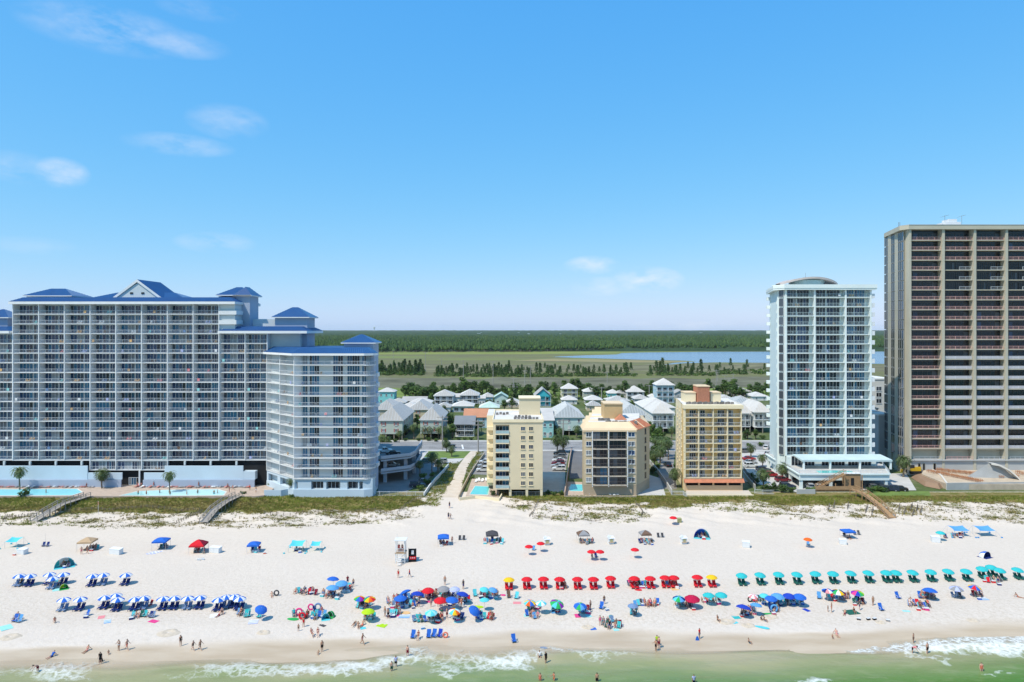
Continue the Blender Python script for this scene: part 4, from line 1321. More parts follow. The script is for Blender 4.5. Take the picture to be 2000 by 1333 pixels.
# ------------------------------------------------------------------ yellow balcony block
yel = mat('yellow_render', (.68, .49, .215), .8, .06, .2)
yel_l = mat('yellow_light', (.68, .58, .38), .8, .05, .3)
brick = mat('brick_red', (.40, .17, .10), .85, .15, 2)
root = thing('yellow_block', 'yellow apartment block with four balcony columns and an orange tiled awning', 'building', (58, 198, .9))
cA, cB, cC, cD = (50.0, 198.0), (66.8, 198.0), (69.4, 219), (52.6, 219)
zt = Zat(793, 198)
fls = [Zat(933.6 - 16.86 * k, 198) for k in range(9)]
facade(root, cA, cB, fls, [(.25, 4.2), (4.2, 8.4), (8.4, 12.55), (12.55, 16.55)], 1.7, dict(slab=yel_l, part=yel_l, rail=rail_w, frame=white, weights=(1, 0, 5, 1, 3), wall=yel, sh=.2, pt=.28, gh=1.9, seeds=4,
       glaze=lambda bi, a, b: [((a + b) / 2 - .35, b - .35, 3)] if bi in (0, 2) else [(a + .15, (a + b) / 2 + .1, 3)]))
mb = MB(); mb.prism([(cA[0] + .1, cA[1] + 1.97), (cB[0] - .1, cB[1] + 1.97), (cC[0] - .05, cC[1]), (cD[0] + .05, cD[1])], .9, zt); mb.wbuild('wall', yel, root)
mb = MB(); mb.prism([(cA[0] - .1, cA[1]), (cA[0] + .12, cA[1]), (cD[0] + .1, cD[1]), (cD[0] - .1, cD[1])], .9, zt); sw = mb.wbuild('side_wall', cream_l, root)
mb = MB(); mb.prism([(cA[0] - .25, cA[1] - .3), (cB[0] + .25, cB[1] - .3), (cB[0] + .3, cB[1] + 1.96), (cA[0] - .2, cA[1] + 1.96)], fls[8], zt + .2); mb.wbuild('parapet', cream_l, root)
mb = MB(); mb.prism([(cA[0] + .2, cA[1] + 2), (cB[0] - .2, cB[1] + 2), (cC[0] - .2, cC[1] - .2), (cD[0] + .2, cD[1] - .2)], zt + .01, zt + .1); mb.wbuild('flat_roof', flat_roof, root)
A, u, n, L, rz = seg_frame(cD, cA)
for z in fls[:8]:
    for t in (.25, .5, .75):
        p = A + u * (L * t) - n * .14
        wput('window', cached(('sw', 'yside'), lambda: window_mesh(1.0, 1.1, 1, (1, 0, 3, 2, 4), cream_l, 3, sill=True)), root, (p.x, p.y, z + .7), rz)
for (a, b, yt, y_, m_) in ((1338, 1359, 768.5, 207, cream_l), (1362.5, 1386, 756, 206, brick), (1388, 1408, 768.5, 207, cream_l)):
    mb = MB(); mb.box(Xat(a, y_), Xat(b, y_), y_, y_ + 5, zt, Zat(yt, y_)); w_ = mb.wbuild('stair_house', m_, root)
    mb = MB(); mb.box(Xat(a - .7, y_), Xat(b + .7, y_), y_ - .15, y_ + 5.1, Zat(yt, y_), Zat(yt - 2, y_)); mb.wbuild('stair_house_cap', peach, root)
roof_units(root, [(51.6 + .82 * i, 200.6 + (i % 2) * 1.0) for i in range(17)], zt + .1, .9)
# awning, openings, plinth
mb = MB(); mb.add([(49.9, 197.0, fls[0] - 1.25), (67.2, 197.0, fls[0] - 1.25), (67.2, 198.2, fls[0] - .25), (49.9, 198.2, fls[0] - .25), (67.2, 198.2, fls[0] - 1.25), (49.9, 198.2, fls[0] - 1.25)], [(0, 1, 2, 3), (1, 4, 2), (5, 0, 3), (0, 5, 4, 1)]); aw = mb.wbuild('tiled_awning', tile, root)
rb = MB()
for i in range(48):
    x = 50.0 + i * .363
    rb.bar((x, 197.02, fls[0] - 1.2), (x, 198.15, fls[0] - .24), .12, .1)
q = rb.wbuild('tile_ribs', tile, root); q.parent = aw; q['kind'] = 'stuff'
peach_w = mat('peach_render', (.62, .42, .245), .8, .06)
mb = MB(); mb.box(50.0, 66.9, 197.9, 198.3, .9, fls[0] - 2.2)
for x in (50.0, 54.0, 58.15, 62.3, 66.4):
    mb.box(x, x + .5, 197.92, 198.3, fls[0] - 2.2, fls[0] - 1.2)
mb.wbuild('plinth_wall', peach_w, root)
mb = MB(); mb.box(50.2, 66.7, 199.4, 199.6, 1, fls[0] - .3); mb.wbuild('garage_shade_back', void_shade, root)  # shade behind the plinth openings, painted as a dark sheet

# ------------------------------------------------------------------ teal tower
teal_w = mat('aqua_render', (.66, .745, .74), .7, .05, .15)
teal_l = mat('aqua_light', (.70, .765, .75), .7, .05, .15)
root = thing('aqua_tower', 'slender aqua white high-rise with an oval rooftop canopy and raised pool deck', 'building', (98, 213, .9))
yf = 213.0
tx0, tx1 = Xat(1535, yf), Xat(1701, yf)
zs = [Zat(871.6 + 18.18, yf) + 2.905 * k for k in range(18)]
zt = zs[-1] + 2.75
c1, c2 = Xat(1591.5, yf) - tx0, Xat(1652, yf) - tx0
facade(root, (tx0, yf), (tx1, yf), zs + [zt], [(0.05, c1), (c1, c2), (c2, tx1 - tx0)], 2.0, dict(slab=teal_l, part=teal_l, rail=mat('aqua_railing', (.46, .56, .57), .5, .06), frame=white, weights=(3, .8, 6, .8, 3), wall=teal_w, sh=.2, pt=.5, gh=2.55, seeds=8,
       glaze=lambda bi, a, b: [(a + .05, a + (b - a) * .43, 4), (a + (b - a) * .46, b - .75, 4)]))
bodyp = [(tx0 - .05, yf + 2.3), (tx1, yf + 2.3), (112.2, 240), (90.6, 240), (84.0, 216.2)]
mb = MB(); mb.prism(bodyp, .9, zt); mb.wbuild('wall', teal_w, root)
# dark glazed strip on the chamfer and the side wall's small windows
A_, B_ = Vector((83.95, 216.2)), Vector((tx0 - .35, yf + .1))
mb = MB(); mb.prism([A_ + Vector((.4, .3)), B_ + Vector((.3, .2)), B_ + Vector((.3, 2.6)), A_ + Vector((.6, 1.2))], 6, zt); mb.wbuild('chamfer_core', teal_w, root)
A, u, n, L, rz = seg_frame(A_, B_)
for z in zs:
    me = cached(('w', 'chamf'), lambda: window_mesh(round(L * .62, 2), 2.55, 1, (0, 0, .4, 0, 6), white, 2, fr=.06))
    p = A + u * (L * .2) + n * .18
    wput('window', me, root, (p.x, p.y, z), rz)
A, u, n, L, rz = seg_frame((90.6, 240), (84.0, 216.2))
for z in zs[2:]:
    p = A + u * (L * .93) - n * .004
    wput('window', cached(('sw', 'tsd'), lambda: window_mesh(.8, 1.2, 1, (1, 0, 6, 0, 2), teal_l, 3)), root, (p.x, p.y, z + .8), rz)
    mb = MB(); q = A + u * .5 - n * 1.2
    mb.prism([q, q + u * 1.6, q + u * 1.6 + n * 1.15, q + n * 1.15], z, z + 1.1); mb.wbuild('rear_balcony', teal_l, root)
for z in zs:
    mb = MB(); mb.box(tx1 + .02, tx1 + 1.3, yf + .1, yf + 3.4, z - .3, z); mb.box(tx1 + 1.2, tx1 + 1.3, yf + .1, yf + 3.4, z, z + 1.05); mb.box(tx1 + .02, tx1 + 1.2, yf + .1, yf + .2, z, z + 1.05); mb.wbuild('side_balcony', white, root)
cor = [(tx0 - .8, yf - .8), (tx1 + 1.6, yf - .8), (113.4, 241), (89.6, 241), (82.6, 216.0)]
mb = MB(); mb.prism(cor, zt + .02, zt + .9); mb.prism([(p[0] * .996 + 98 * .004, p[1] * .99 + 226 * .01) for p in cor], zt - .5, zt + .02); mb.prism([(p[0] * 1.0, p[1]) for p in cor[:2]] + [(113.4, 214), (82.6, 217)], zt + .9, zt + 1.15); mb.wbuild('cornice', teal_l, root)
# rooftop drum with the oval bowed canopy
cx, cy = Xat(1575, 222), 222.0
mb = MB()
ring = [(cx + 8.0 * math.cos(t) * .95, cy + 5 * math.sin(t)) for t in np.linspace(0, 2 * math.pi, 25)[:-1]]
mb.prism([(cx + (p[0] - cx) * .72, p[1]) for p in ring], zt + .9, zt + 3.0); mb.wbuild('rooftop_drum', rail_g, root)
mb = MB(); m_c = mat('bowed_canopy', (.46, .40, .37), .6, .12, .3)
nx = 17
for j, yy in enumerate((cy - 6.0, cy + 6.0)):
    pass
rows = []
for i in range(nx):
    s_ = -1 + 2 * i / (nx - 1)
    hw = 6.0 * math.sqrt(max(0.02, 1 - s_ * s_ * .9))
    z = zt + 1.7 + 1.9 * (1 - s_ * s_)
    rows.append([(cx + s_ * 9.3, cy - hw, z - .35), (cx + s_ * 9.3, cy - hw, z + .25), (cx + s_ * 9.3, cy + hw, z + .25), (cx + s_ * 9.3, cy + hw, z - .35)])
vs_ = [p for r in rows for p in r]
fs_ = []
for i in range(nx - 1):
    for k in range(4):
        fs_.append((i * 4 + k, i * 4 + (k + 1) % 4, (i + 1) * 4 + (k + 1) % 4, (i + 1) * 4 + k))
mb.add(vs_, fs_); mb.wbuild('bowed_canopy', m_c, root)
mb = MB(); mb.tube((cx - .3, cy, zt + 3.5), (cx - .3, cy, zt + 5.6), .05, .03); mb.wbuild('aerial', unit_m, root)
# podium, pool deck, awning
pd = [(84.2, 200.0), (110.6, 200.0), (116, 214), (116, 232), (86.4, 232)]
zd = 5.4
mb = MB(); mb.prism(pd, zd - .35, zd); mb.wbuild('pool_deck', concrete, root)
mb = MB()
for a, b in ((pd[0], pd[1]), (pd[1], pd[2]), (pd[4], pd[0])):
    mb.obox(a, b, .3, zd - 1.9, zd - .35); mb.obox(a, b, .5, zd - .3, zd + .05, off=-.35)
mb.wbuild('deck_fascia', teal_w, root)
for (x, y) in ((84.5, 200.2), (93.2, 200.2), (101.2, 200.2), (109.4, 200.2), (85.0, 209), (85.6, 219), (86.2, 230), (112, 205)):
    mb = MB(); mb.box(x, x + .8, y, y + .8, .85, zd - .36); mb.wbuild('column', teal_l, root)
mb = MB(); mb.box(86, 116, 212.5, 213, .9, zd - .4); mb.wbuild('garage_shade_back', void_shade, root)  # shade under the pool deck put in as a dark sheet
for a, b in ((pd[0], pd[1]), (pd[4], pd[0]), (pd[1], pd[2])):
    A, u, n, L, rz = seg_frame(a, b)
    wput('railing', cached(('r', 'deck', round(L, 1)), lambda: railing_mesh(round(L - .3, 2), 1.0, rail_w, pitch=.5)), root, (A.x, A.y, zd + .05), rz)
pool_w = mat('pool_water', (.12, .52, .50), .08, .08, .5, spec=.6)
mb = MB(); mb.prism([(90.5, 201.2), (100.5, 201.2), (101.5, 203.6), (97, 205.3), (91, 204.4)], zd + .004, zd + .03); mb.wbuild('pool', pool_w, root)
mb = MB(); az = Zat(887, 211)
mb.add([(tx0 + 1.0, 210.6, az), (tx1 + 1.6, 210.6, az), (tx1 + 3.0, 206.3, az - .95), (tx0 + 2.2, 206.3, az - .95)] + [(tx0 + 1.0, 210.6, az - .3), (tx1 + 1.6, 210.6, az - .3), (tx1 + 3.0, 206.3, az - 1.5), (tx0 + 2.2, 206.3, az - 1.5)], [(3, 2, 1, 0), (4, 5, 6, 7), (3, 7, 6, 2), (0, 3, 7, 4), (1, 5, 6, 2)]); mb.wbuild('awning_roof', mat('aqua_awning', (.44, .55, .57), .7, .08, .3), root)
for x in (tx0 + 2.6, tx0 + 10.6, tx0 + 19.6, tx1 + 2.4):
    mb = MB(); mb.box(x, x + .5, 206.5, 207, zd, az - 1.45); mb.wbuild('awning_post', teal_l, root)
for x in (tx0 + 1.2, tx0 + 10.6, tx0 + 18.8):
    wput('window', cached(('w', 'lobby'), lambda: window_mesh(7.2, 3.0, 7, (1, .5, 6, 1, 3), white, 5)), root, (x, 211.9, zd + .03))
mb = MB(); mb.box(tx0, tx1 + 1, 211.9, 213, zd, zs[0] - .31); mb.wbuild('lobby_wall', teal_w, root)

# ------------------------------------------------------------------ dark high-rise, right
stone = mat('pale_stone', (.45, .42, .335), .8, .07, .2)
stone_g = mat('grey_stone', (.40, .405, .40), .8, .08, .2)
rail_r = mat('pink_primer_railing', (.74, .43, .39), .6, .12, .5)
rail_gr = mat('grey_railing', (.60, .59, .60), .6, .08, .5)
root = thing('dark_tower', 'tall dark glazed high-rise with pale stone columns and pink railings', 'building', (148, 219, .9))
yf = 219.0
X0 = Xat(1778, yf)
cols = [Xat(p, yf) for p in (1778, 1842, 1903.5, 1965.5, 2027.5, 2089)]
zs = [Zat(876.5, yf) + 3.189 * k for k in range(22)]
zt = zs[-1] + 3.3
for bi in range(5):
    rl = rail_r
    fac = dict(slab=stone, part=stone, rail=rail_r if bi == 0 else rail_gr, panel=None if bi == 0 else mat('grey_rail_panel', (.46, .45, .48), .6, .1, .5), frame=dkf, weights=(3, .2, 9, .5, 2), wall=g_dark, sh=.26, pt=.3, seeds=6, parts=False, rail_h=1.0,
               glaze=lambda b_, a, b: [(a + .1, b - .15, 6)])
    skip = None
    if bi > 0:
        fac['skip'] = None
    a = cols[bi] + (0.45 if bi else .2); b = cols[bi + 1] - .45
    A = (a, yf + .25); B = (b, yf + .25)
    # railing colour changes with height: build in three runs
    if bi == 0:
        facade(root, A, B, zs + [zt], [(0, b - a)], 1.9, fac)
    else:
        facade(root, A, B, zs[:11], [(0, b - a)], 1.9, fac)
        facade(root, A, B, zs[10:17], [(0, b - a)], 1.9, dict(fac, rail=rail_r, panel=None))
        facade(root, A, B, zs[16:20], [(0, (b - a) * .52), ((b - a) * .52, b - a)], 1.9, dict(fac, rail=rail_w, panel=None, skip=lambda fi, b_: b_ == 0))
        facade(root, A, B, zs[19:] + [zt], [(0, b - a)], 1.9, dict(fac, rail=rail_r, panel=None))
for i, x in enumerate(cols):
    mb = MB(); mb.box(x - .42, x + .4 if i else x + .2, yf - .25, yf + 2.0, 2.5, zt); mb.wbuild('column', stone, root)
# left flank: alternating stone piers and dark glass
Pa, Pb = Vector((126.8, 220.6)), Vector((130.2, 238.4))
mb = MB(); mb.prism([(X0 - .1, yf + 2.2), (179, yf + 2.2), (179, 245), (135.2, 245), (130.6, 238.4), (127.2, 221.5)], .9, zt); mb.wbuild('core_wall', stone, root)
A, u, n, L, rz = seg_frame(Pb, Pa)
for t0, t1, wdw in ((0, .2, 1), (.2, .36, 0), (.36, .56, 1), (.56, .71, 0), (.71, .99, 1)):
    if wdw:
        for z in [zs[0] - 3.189] + zs[:-1] + [zs[-1]]:
            k = 2 if t1 < .6 else 3
            w_ = round(L * (t1 - t0) * .96, 2)
            me = cached(('w', 'flank', w_), lambda: window_mesh(w_, 2.95, k, (1, 0, 4, 0, 5), stone_g, 4, fr=.08))
            p = A + u * (L * t0) - n * .08
            wput('window', me, root, (p.x, p.y, z), rz)
    else:
        mb = MB(); a = A + u * (L * t0) - n * .22; b = A + u * (L * t1) - n * .22
        mb.prism([a, b, b + n * .7, a + n * .7], .9, zt); mb.wbuild('pier', stone, root)
cor = [(X0 - .9, yf - .7), (180, yf - .7), (180, 246), (134.6, 246), (129.9, 238.4), (125.4, 220.9)]
mb = MB(); mb.prism(cor, zt + .01, zt + 1.35); mb.wbuild('cornice', stone, root)
mb = MB(); mb.prism([(p[0] * .995 + .7, p[1] * .995 + 1) for p in cor], zt + 1.36, zt + 1.5); mb.wbuild('flat_roof', stone_g, root)
# rooftop plant
rx = Xat(1855, 231)
mb = MB(); mb.box(rx - 2.6, rx + 2.4, 229, 234, zt + 1.4, zt + 4.0); mb.box(rx - 1.4, rx + 1.4, 229.4, 233, zt + 4.0, zt + 5.0); mb.wbuild('plant_room', white, root)
for dx, tilt in ((-2.3, .35), (3.4, .3)):
    mb = MB(); x = rx + dx
    mb.tube((x, 230, zt + 1.4), (x, 230, zt + 6.3), .05); mb.bar((x - 1.5, 230, zt + 5.7), (x + 1.3, 230, zt + 6.5), .05, .06)
    for k in range(7):
        xx = x - 1.4 + .42 * k; zz = zt + 5.73 + .115 * k
        mb.bar((xx, 229.5, zz), (xx, 230.5, zz), .04, .04)
    mb.wbuild('aerial', unit_m, root)
mb = MB(); xx = Xat(1755, 231)
for q in (0, .45):
    mb.bar((xx + q, 231, zt + 1.3), (xx + q, 231, zt + 4.2), .08, .08)
for q in range(7):
    mb.bar((xx, 231, zt + 1.5 + q * .42), (xx + .45, 231, zt + 1.5 + q * .42), .05, .05)
mb.wbuild('roof_ladder', unit_m, root)
# base: open storey, plinth, doors, terrace
zb = zs[0] - .27
mb = MB(); mb.box(X0 + .3, 179, yf + 2.6, yf + 2.8, 7.5, zb); mb.wbuild('recess_shade', void_shade, root)  # shade of the open storey, painted as a dark sheet
mb = MB(); mb.prism([(X0 - .6, yf - .6), (179, yf - .6), (179, yf + 2.5), (X0 - .3, yf + 2.5)], zb - 3.6, zb - 3.25); mb.wbuild('terrace_slab', stone_g, root)
mb = MB(); mb.prism([(X0 - .4, yf - .1), (179, yf - .1), (179, yf + 2.2), (X0 - .2, yf + 2.2)], .9, zb - 3.6); mb.wbuild('plinth_wall', stone_g, root)
for px in (1792, 1801, 1822):
    wput('door', cached(('door', 1), lambda: window_mesh(.9, 2.3, 1, (0, 0, 1, 0, 0), stone, 1)), root, (Xat(px, yf), yf - .1, zb - 6.7))
for i in range(4):
    w_ = round(cols[i + 1] - cols[i] - 1.6, 2)
    wput('railing', cached(('r', 'tr', w_, i == 1), lambda: railing_mesh(w_, 1.0, rail_r if i == 1 else rail_w)), root, (cols[i] + .8, yf - .5, zb - 3.24))
# ================================================================== houses behind the road
hw = {k: mat('siding_' + k, c, .8, .06, .4) for k, c in dict(turquoise=(.22, .58, .58), grey=(.42, .43, .43), tan=(.46, .42, .34), sage=(.42, .47, .41), beige=(.52, .44, .30), lavender=(.50, .52, .56),
      sky=(.42, .58, .64), weathered=(.20, .20, .195), white=(.64, .64, .62), yellow=(.58, .52, .26), aqua=(.30, .56, .56), mint=(.46, .58, .55), olive=(.34, .33, .25), blue=(.38, .54, .62), brown=(.30, .26, .20), teal=(.05, .42, .50)).items()}
hr = {k: mat('roof_' + k, c, .5, .12, .25, spec=.35) for k, c in dict(white=(.50, .47, .43), pale=(.38, .36, .33), grey=(.31, .30, .28), slate=(.20, .21, .22), green=(.42, .56, .48), orange=(.48, .22, .12), bluegrey=(.28, .30, .30)).items()}
seam_pale = mat('roof_seam_pale', (.52, .54, .55), .5, .06)
shut_red = mat('red_shutter', (.36, .07, .05), .7, .1)
piling = mat('piling_wood', (.30, .27, .23), .9, .15)
WGT = (2, 1, 6, 1, 3)
def house_win(root, x, y, z, w=1.1, h=1.3, rz=0.0, shutter=False):
    sd_ = random.randrange(3)
    me = cached(('hw', w, h, sd_), lambda: window_mesh(w, h, 2, WGT, white, 500 + sd_, fr=.1, d=.1, sill=True))
    o = wput('window', me, root, (x, y, z), rz)
    if shutter:
        for dx in (-.42, w + .02):
            mb = cached(('shut', h), lambda: MB().box(0, .4, -.09, -.02, 0, h).mesh('shutter', shut_red))
            link('shutter', mb, o, (dx, 0, 0))
def gable_roof(root, x0, x1, y0, y1, z, rise, over, m, axis, wallm):
    x0 -= over; x1 += over; y0 -= over; y1 += over
    mb = MB(); w = MB(); t = .22
    if axis == 'y':
        c = (x0 + x1) / 2
        for a, b in ((x0, c), (x1, c)):
            p = [(a, y0, z), (a, y1, z), (b, y1, z + rise), (b, y0, z + rise)]
            q = [(v[0], v[1], v[2] + t) for v in p]
            mb.add(p + q, [(0, 1, 2, 3), (4, 7, 6, 5), (0, 3, 7, 4), (1, 5, 6, 2), (0, 4, 5, 1)])
        for yy in (y0 + over, y1 - over):
            w.add([(x0 + over, yy, z), (x1 - over, yy, z), (c, yy, z + rise * (1 - 2 * over / (x1 - x0)) + .0)], [(0, 1, 2)])
    else:
        c = (y0 + y1) / 2
        for a, b in ((y0, c), (y1, c)):
            p = [(x0, a, z), (x1, a, z), (x1, b, z + rise), (x0, b, z + rise)]
            q = [(v[0], v[1], v[2] + t) for v in p]
            mb.add(p + q, [(3, 2, 1, 0), (4, 5, 6, 7), (0, 4, 7, 3), (1, 2, 6, 5), (0, 1, 5, 4)])
        for xx in (x0 + over, x1 - over):
            w.add([(xx, y0 + over, z), (xx, y1 - over, z), (xx, c, z + rise)], [(0, 1, 2)])
    o = mb.wbuild('roof', m, root)
    w.wbuild('gable_wall', wallm, root)
    return o
def house(label, pl, pr, yb, ye, depth, kind, rise, roofc, wallc, storeys=2, stilts=0.0, porch=False, shutters=False, nw=2, pos=None, group='houses behind the road'):
    p = G((pl + pr) / 2, yb, 1.0); Y = p.y
    x0, x1 = Xat(pl, Y), Xat(pr, Y)
    hh = (yb - ye) * Y / F
    z0 = .93; z1 = 1.0 + hh
    root = thing('house', label, 'house', ((x0 + x1) / 2, Y, z0), 0, group)
    wm = hw[wallc]
    zs_ = z0 + stilts
    pd_ = 1.9 if porch else 0.0
    mb = MB(); mb.box(x0, x1, Y + pd_, Y + depth, zs_, z1); mb.wbuild('wall', wm, root)
    if stilts:
        mb = MB(); mb.box(x0 + .5, x1 - .5, Y + depth * .45, Y + depth - .4, z0, zs_); mb.wbuild('undercroft_shade', void_shade, root)  # dark box painting the shade under the raised house
        n = max(2, int((x1 - x0) / 3.2))
        for i in range(n + 1):
            x = x0 + .2 + (x1 - x0 - .4) * i / n
            for yy in (Y + .3, Y + depth - .3):
                wput('piling', cached(('pil', round(stilts, 1)), lambda: MB().box(-.16, .16, -.16, .16, 0, stilts + .02).mesh('piling', piling)), root, (x, yy, z0))
    sh_ = (z1 - zs_) / storeys
    for s in range(storeys):
        zf = zs_ + s * sh_
        if porch:
            mb = MB(); mb.box(x0, x1, Y - .02, Y + pd_ - .003, zf - .12, zf + .08); mb.wbuild('porch_deck', white, root)
            n = max(2, int((x1 - x0) / 3.0))
            for i in range(n + 1):
                x = x0 + .12 + (x1 - x0 - .24) * i / n
                wput('porch_post', cached(('pp', round(sh_, 1)), lambda: MB().box(-.11, .11, 0, .22, 0, sh_ - .1).mesh('porch_post', white)), root, (x, Y + .02, zf + .08))
            wd = round(x1 - x0, 1)
            wput('porch_railing', cached(('pr', wd), lambda: railing_mesh(wd - .1, .95, rail_w, pitch=.3)), root, (x0 + .05, Y, zf + .08))
        hwin = round(min(1.35, sh_ * .55), 2)
        k = nw
        for i in range(k):
            xw = x0 + (x1 - x0) * (i + .5) / k
            wd = 1.1 if not porch else round(min(2.2, (x1 - x0) / k * .6), 1)
            house_win(root, xw - wd / 2, Y + pd_ - .003, zf + (sh_ * .3 if not porch else .12), wd, hwin if not porch else round(min(2.0, sh_ * .75), 2), shutter=shutters)
        # flank windows on the side that faces the middle of the view
        sx, rz = (x1 + .003, math.pi / 2) if (x0 + x1) < 0 else (x0 - .003, -math.pi / 2)
        for t in ((.3, .7) if depth < 16 else (.15, .38, .62, .85)):
            house_win(root, sx, Y + pd_ + (depth - pd_) * t, zf + sh_ * .3, 1.1, hwin, rz, shutters)
    over = .55
    if kind == 'hip':
        hip_roof(root, x0, x1, Y, Y + depth, z1 + .002, rise, over, hr[roofc], seam_pale if roofc != 'slate' else hr['slate'], trim=True, pitch=1.2, th=.2)
    elif kind == 'gable_front':
        gable_roof(root, x0, x1, Y, Y + depth, z1, rise, over, hr[roofc], 'y', hw['teal'] if 'bright turquoise' in label else wm)
    else:
        gable_roof(root, x0, x1, Y, Y + depth, z1, rise, over, hr[roofc], 'x', wm)
    if not porch and storeys > 1 and not shutters:
        mb = MB(); q = (x0 + x1) / 2; mb.box(q - .5, q + .5, Y - .06, Y - .004, zs_ + .02, zs_ + 2.05); mb.wbuild('door', mat('door_white', (.6, .6, .58), .6), root)
    return root
HS = [
 ('turquoise two tier house with white roof beside the blue wing', 739, 770, 789, 766, 9, 'hip', 2.2, 'white', 'turquoise', 2, 0, False, False, 3),
 ('small grey house with pale hip roof behind the parking deck', 761, 791, 799, 787, 10, 'hip', 2.0, 'pale', 'grey', 1),
 ('long low house with a whitish ridge roof, left group', 786, 832, 796, 784, 10, 'gable_side', 2.2, 'pale', 'tan', 1),
 ('low house with white hip roof among dark trees', 783, 816, 807, 796, 10, 'hip', 2.2, 'white', 'white', 1),
 ('low house with broad white hip roof beside the lavender houses', 801, 842, 798, 787, 10, 'hip', 2.2, 'white', 'tan', 1),
 ('tan apartment house half hidden by the blue wing', 728, 775, 822, 801, 22, 'hip', 4.2, 'grey', 'tan', 2, 0, False, False, 2),
 ('sage apartment house with red shutters nearest the blue wing', 737, 786, 860, 822, 32, 'hip', 5.0, 'grey', 'sage', 2, 2.6, False, True, 2),
 ('beige house with red shutter and grey hip roof', 797, 837, 819, 801, 22, 'hip', 4.0, 'grey', 'beige', 2, 0, False, True, 1),
 ('sage apartment house with red shutters right of the parking deck', 821, 862, 859, 821, 26, 'hip', 4.8, 'grey', 'sage', 2, 2.6, False, True, 2),
 ('lavender house with two storeys of porches, left of its twin', 848, 885, 794, 774, 14, 'hip', 3.2, 'pale', 'lavender', 2, 1.2, True, False, 3),
 ('lavender house with two storeys of porches, right of its twin', 899, 934, 792, 773, 14, 'hip', 3.2, 'pale', 'lavender', 2, 1.2, True, False, 3),
 ('light blue bungalow with white hip roof below the lavender houses', 884, 924, 805, 794, 12, 'hip', 2.6, 'white', 'sky', 1, 0, True, False, 3),
 ('weathered grey cottage with a porch by the road', 889, 926, 853, 830, 12, 'gable_side', 3.0, 'slate', 'weathered', 2, 0, True, False, 3),
 ('pale blue house with orange tiled roof beside the cream block', 907, 952, 836, 816, 12, 'gable_side', 3.4, 'orange', 'sky', 2, 0, False, False, 3),
 ('yellow house with grey roof left of the cream block', 937, 974, 810, 797, 12, 'hip', 2.8, 'green', 'yellow', 1, 0, False, False, 2),
 ('small cottage with pale green gable roof above the cream block', 966, 991, 791, 777, 10, 'gable_front', 2.6, 'green', 'mint', 1),
 ('house with bright turquoise gable and grey metal roof', 1045, 1076, 794, 775, 16, 'gable_front', 4.6, 'pale', 'teal', 2, 0, True, False, 2),
 ('long teal house with white roof right behind the cream block', 1058, 1081, 855, 822, 34, 'gable_side', 3.4, 'white', 'aqua', 2),
 ('large mint house with wide blue grey roof by the road', 1083, 1140, 851, 816, 30, 'hip', 4.6, 'bluegrey', 'mint', 2, 2.2, False, False, 3),
 ('yellow three storey house with porches and white hip roof', 1097, 1128, 781, 760, 12, 'hip', 3.2, 'white', 'yellow', 2, 1.8, True, False, 2),
 ('small white roofed house peeping over the mint house', 1098, 1127, 790, 782, 10, 'hip', 2.4, 'white', 'white', 1),
 ('small sage house with pale hip roof among the back trees', 1141, 1170, 779, 766, 12, 'hip', 2.6, 'white', 'sage', 2),
 ('olive bungalow with white hip roof over the tan block', 1144, 1177, 793, 782, 12, 'hip', 2.4, 'white', 'olive', 1, 0, False, False, 3),
 ('small turquoise house with white roof over the tan block', 1188, 1210, 779, 769, 10, 'hip', 2.2, 'white', 'turquoise', 1),
 ('long low grey roofed house behind the tan block', 1186, 1230, 792, 784, 14, 'hip', 2.6, 'pale', 'white', 1, 0, False, False, 3),
 ('large grey roofed apartment house behind the tan block stair house', 1208, 1266, 832, 812, 38, 'hip', 4.6, 'bluegrey', 'beige', 2, 0, False, False, 4),
 ('white house with porch and steep pale roof, middle back row', 1225, 1258, 781, 766, 12, 'hip', 3.6, 'white', 'white', 2, 0, True, False, 3),
 ('pale gable roofed house in front of the white porch house', 1240, 1268, 790, 780, 12, 'hip', 2.2, 'pale', 'grey', 1),
 ('tall light blue three storey house with white pyramid roof', 1283, 1317, 787, 753, 12, 'hip', 4.0, 'white', 'blue', 3, 0, True, False, 3),
 ('small grey blue house right of the tall blue house', 1319, 1341, 779, 769, 10, 'gable_front', 2.2, 'pale', 'grey', 1),
 ('wide pale roofed apartment house left of the yellow block', 1257, 1318, 812, 797, 26, 'hip', 4.2, 'white', 'white', 1, 0, False, False, 4),
 ('white three storey house with dark balconies left of the yellow block', 1275, 1316, 848, 808, 18, 'hip', 4.4, 'white', 'white', 2, 2.6, True, False, 4),
 ('white balcony house directly right of the yellow block', 1446, 1466, 845, 808, 24, 'hip', 3.8, 'white', 'white', 2, 2.6, True, False, 2),
 ('white balcony house left of the aqua tower', 1474, 1506, 846, 806, 22, 'hip', 4.2, 'white', 'white', 2, 2.6, True, False, 3),
 ('long pale roofed house behind the white balcony houses', 1424, 1492, 812, 796, 26, 'hip', 4.2, 'bluegrey', 'white', 2, 0, False, False, 4),
 ('brown house with grey roof in the back row by the pylons', 1431, 1467, 775, 765, 14, 'hip', 2.6, 'pale', 'brown', 1, 0, False, False, 3),
 ('small white house beside the aqua tower in the back row', 1470, 1500, 783, 775, 14, 'hip', 2.2, 'white', 'white', 1),
 ('small white roofed shed left of the tall blue house', 1270, 1284, 784, 776, 8, 'hip', 1.6, 'white', 'white', 1),
 ('white annexe between the two lavender houses', 886, 898, 792, 776, 10, 'gable_side', 1.6, 'white', 'white', 1),
 ('white annexe right of the lavender houses', 935, 947, 792, 779, 10, 'gable_side', 1.4, 'white', 'white', 1),
]
for h in HS:
    house(*h)
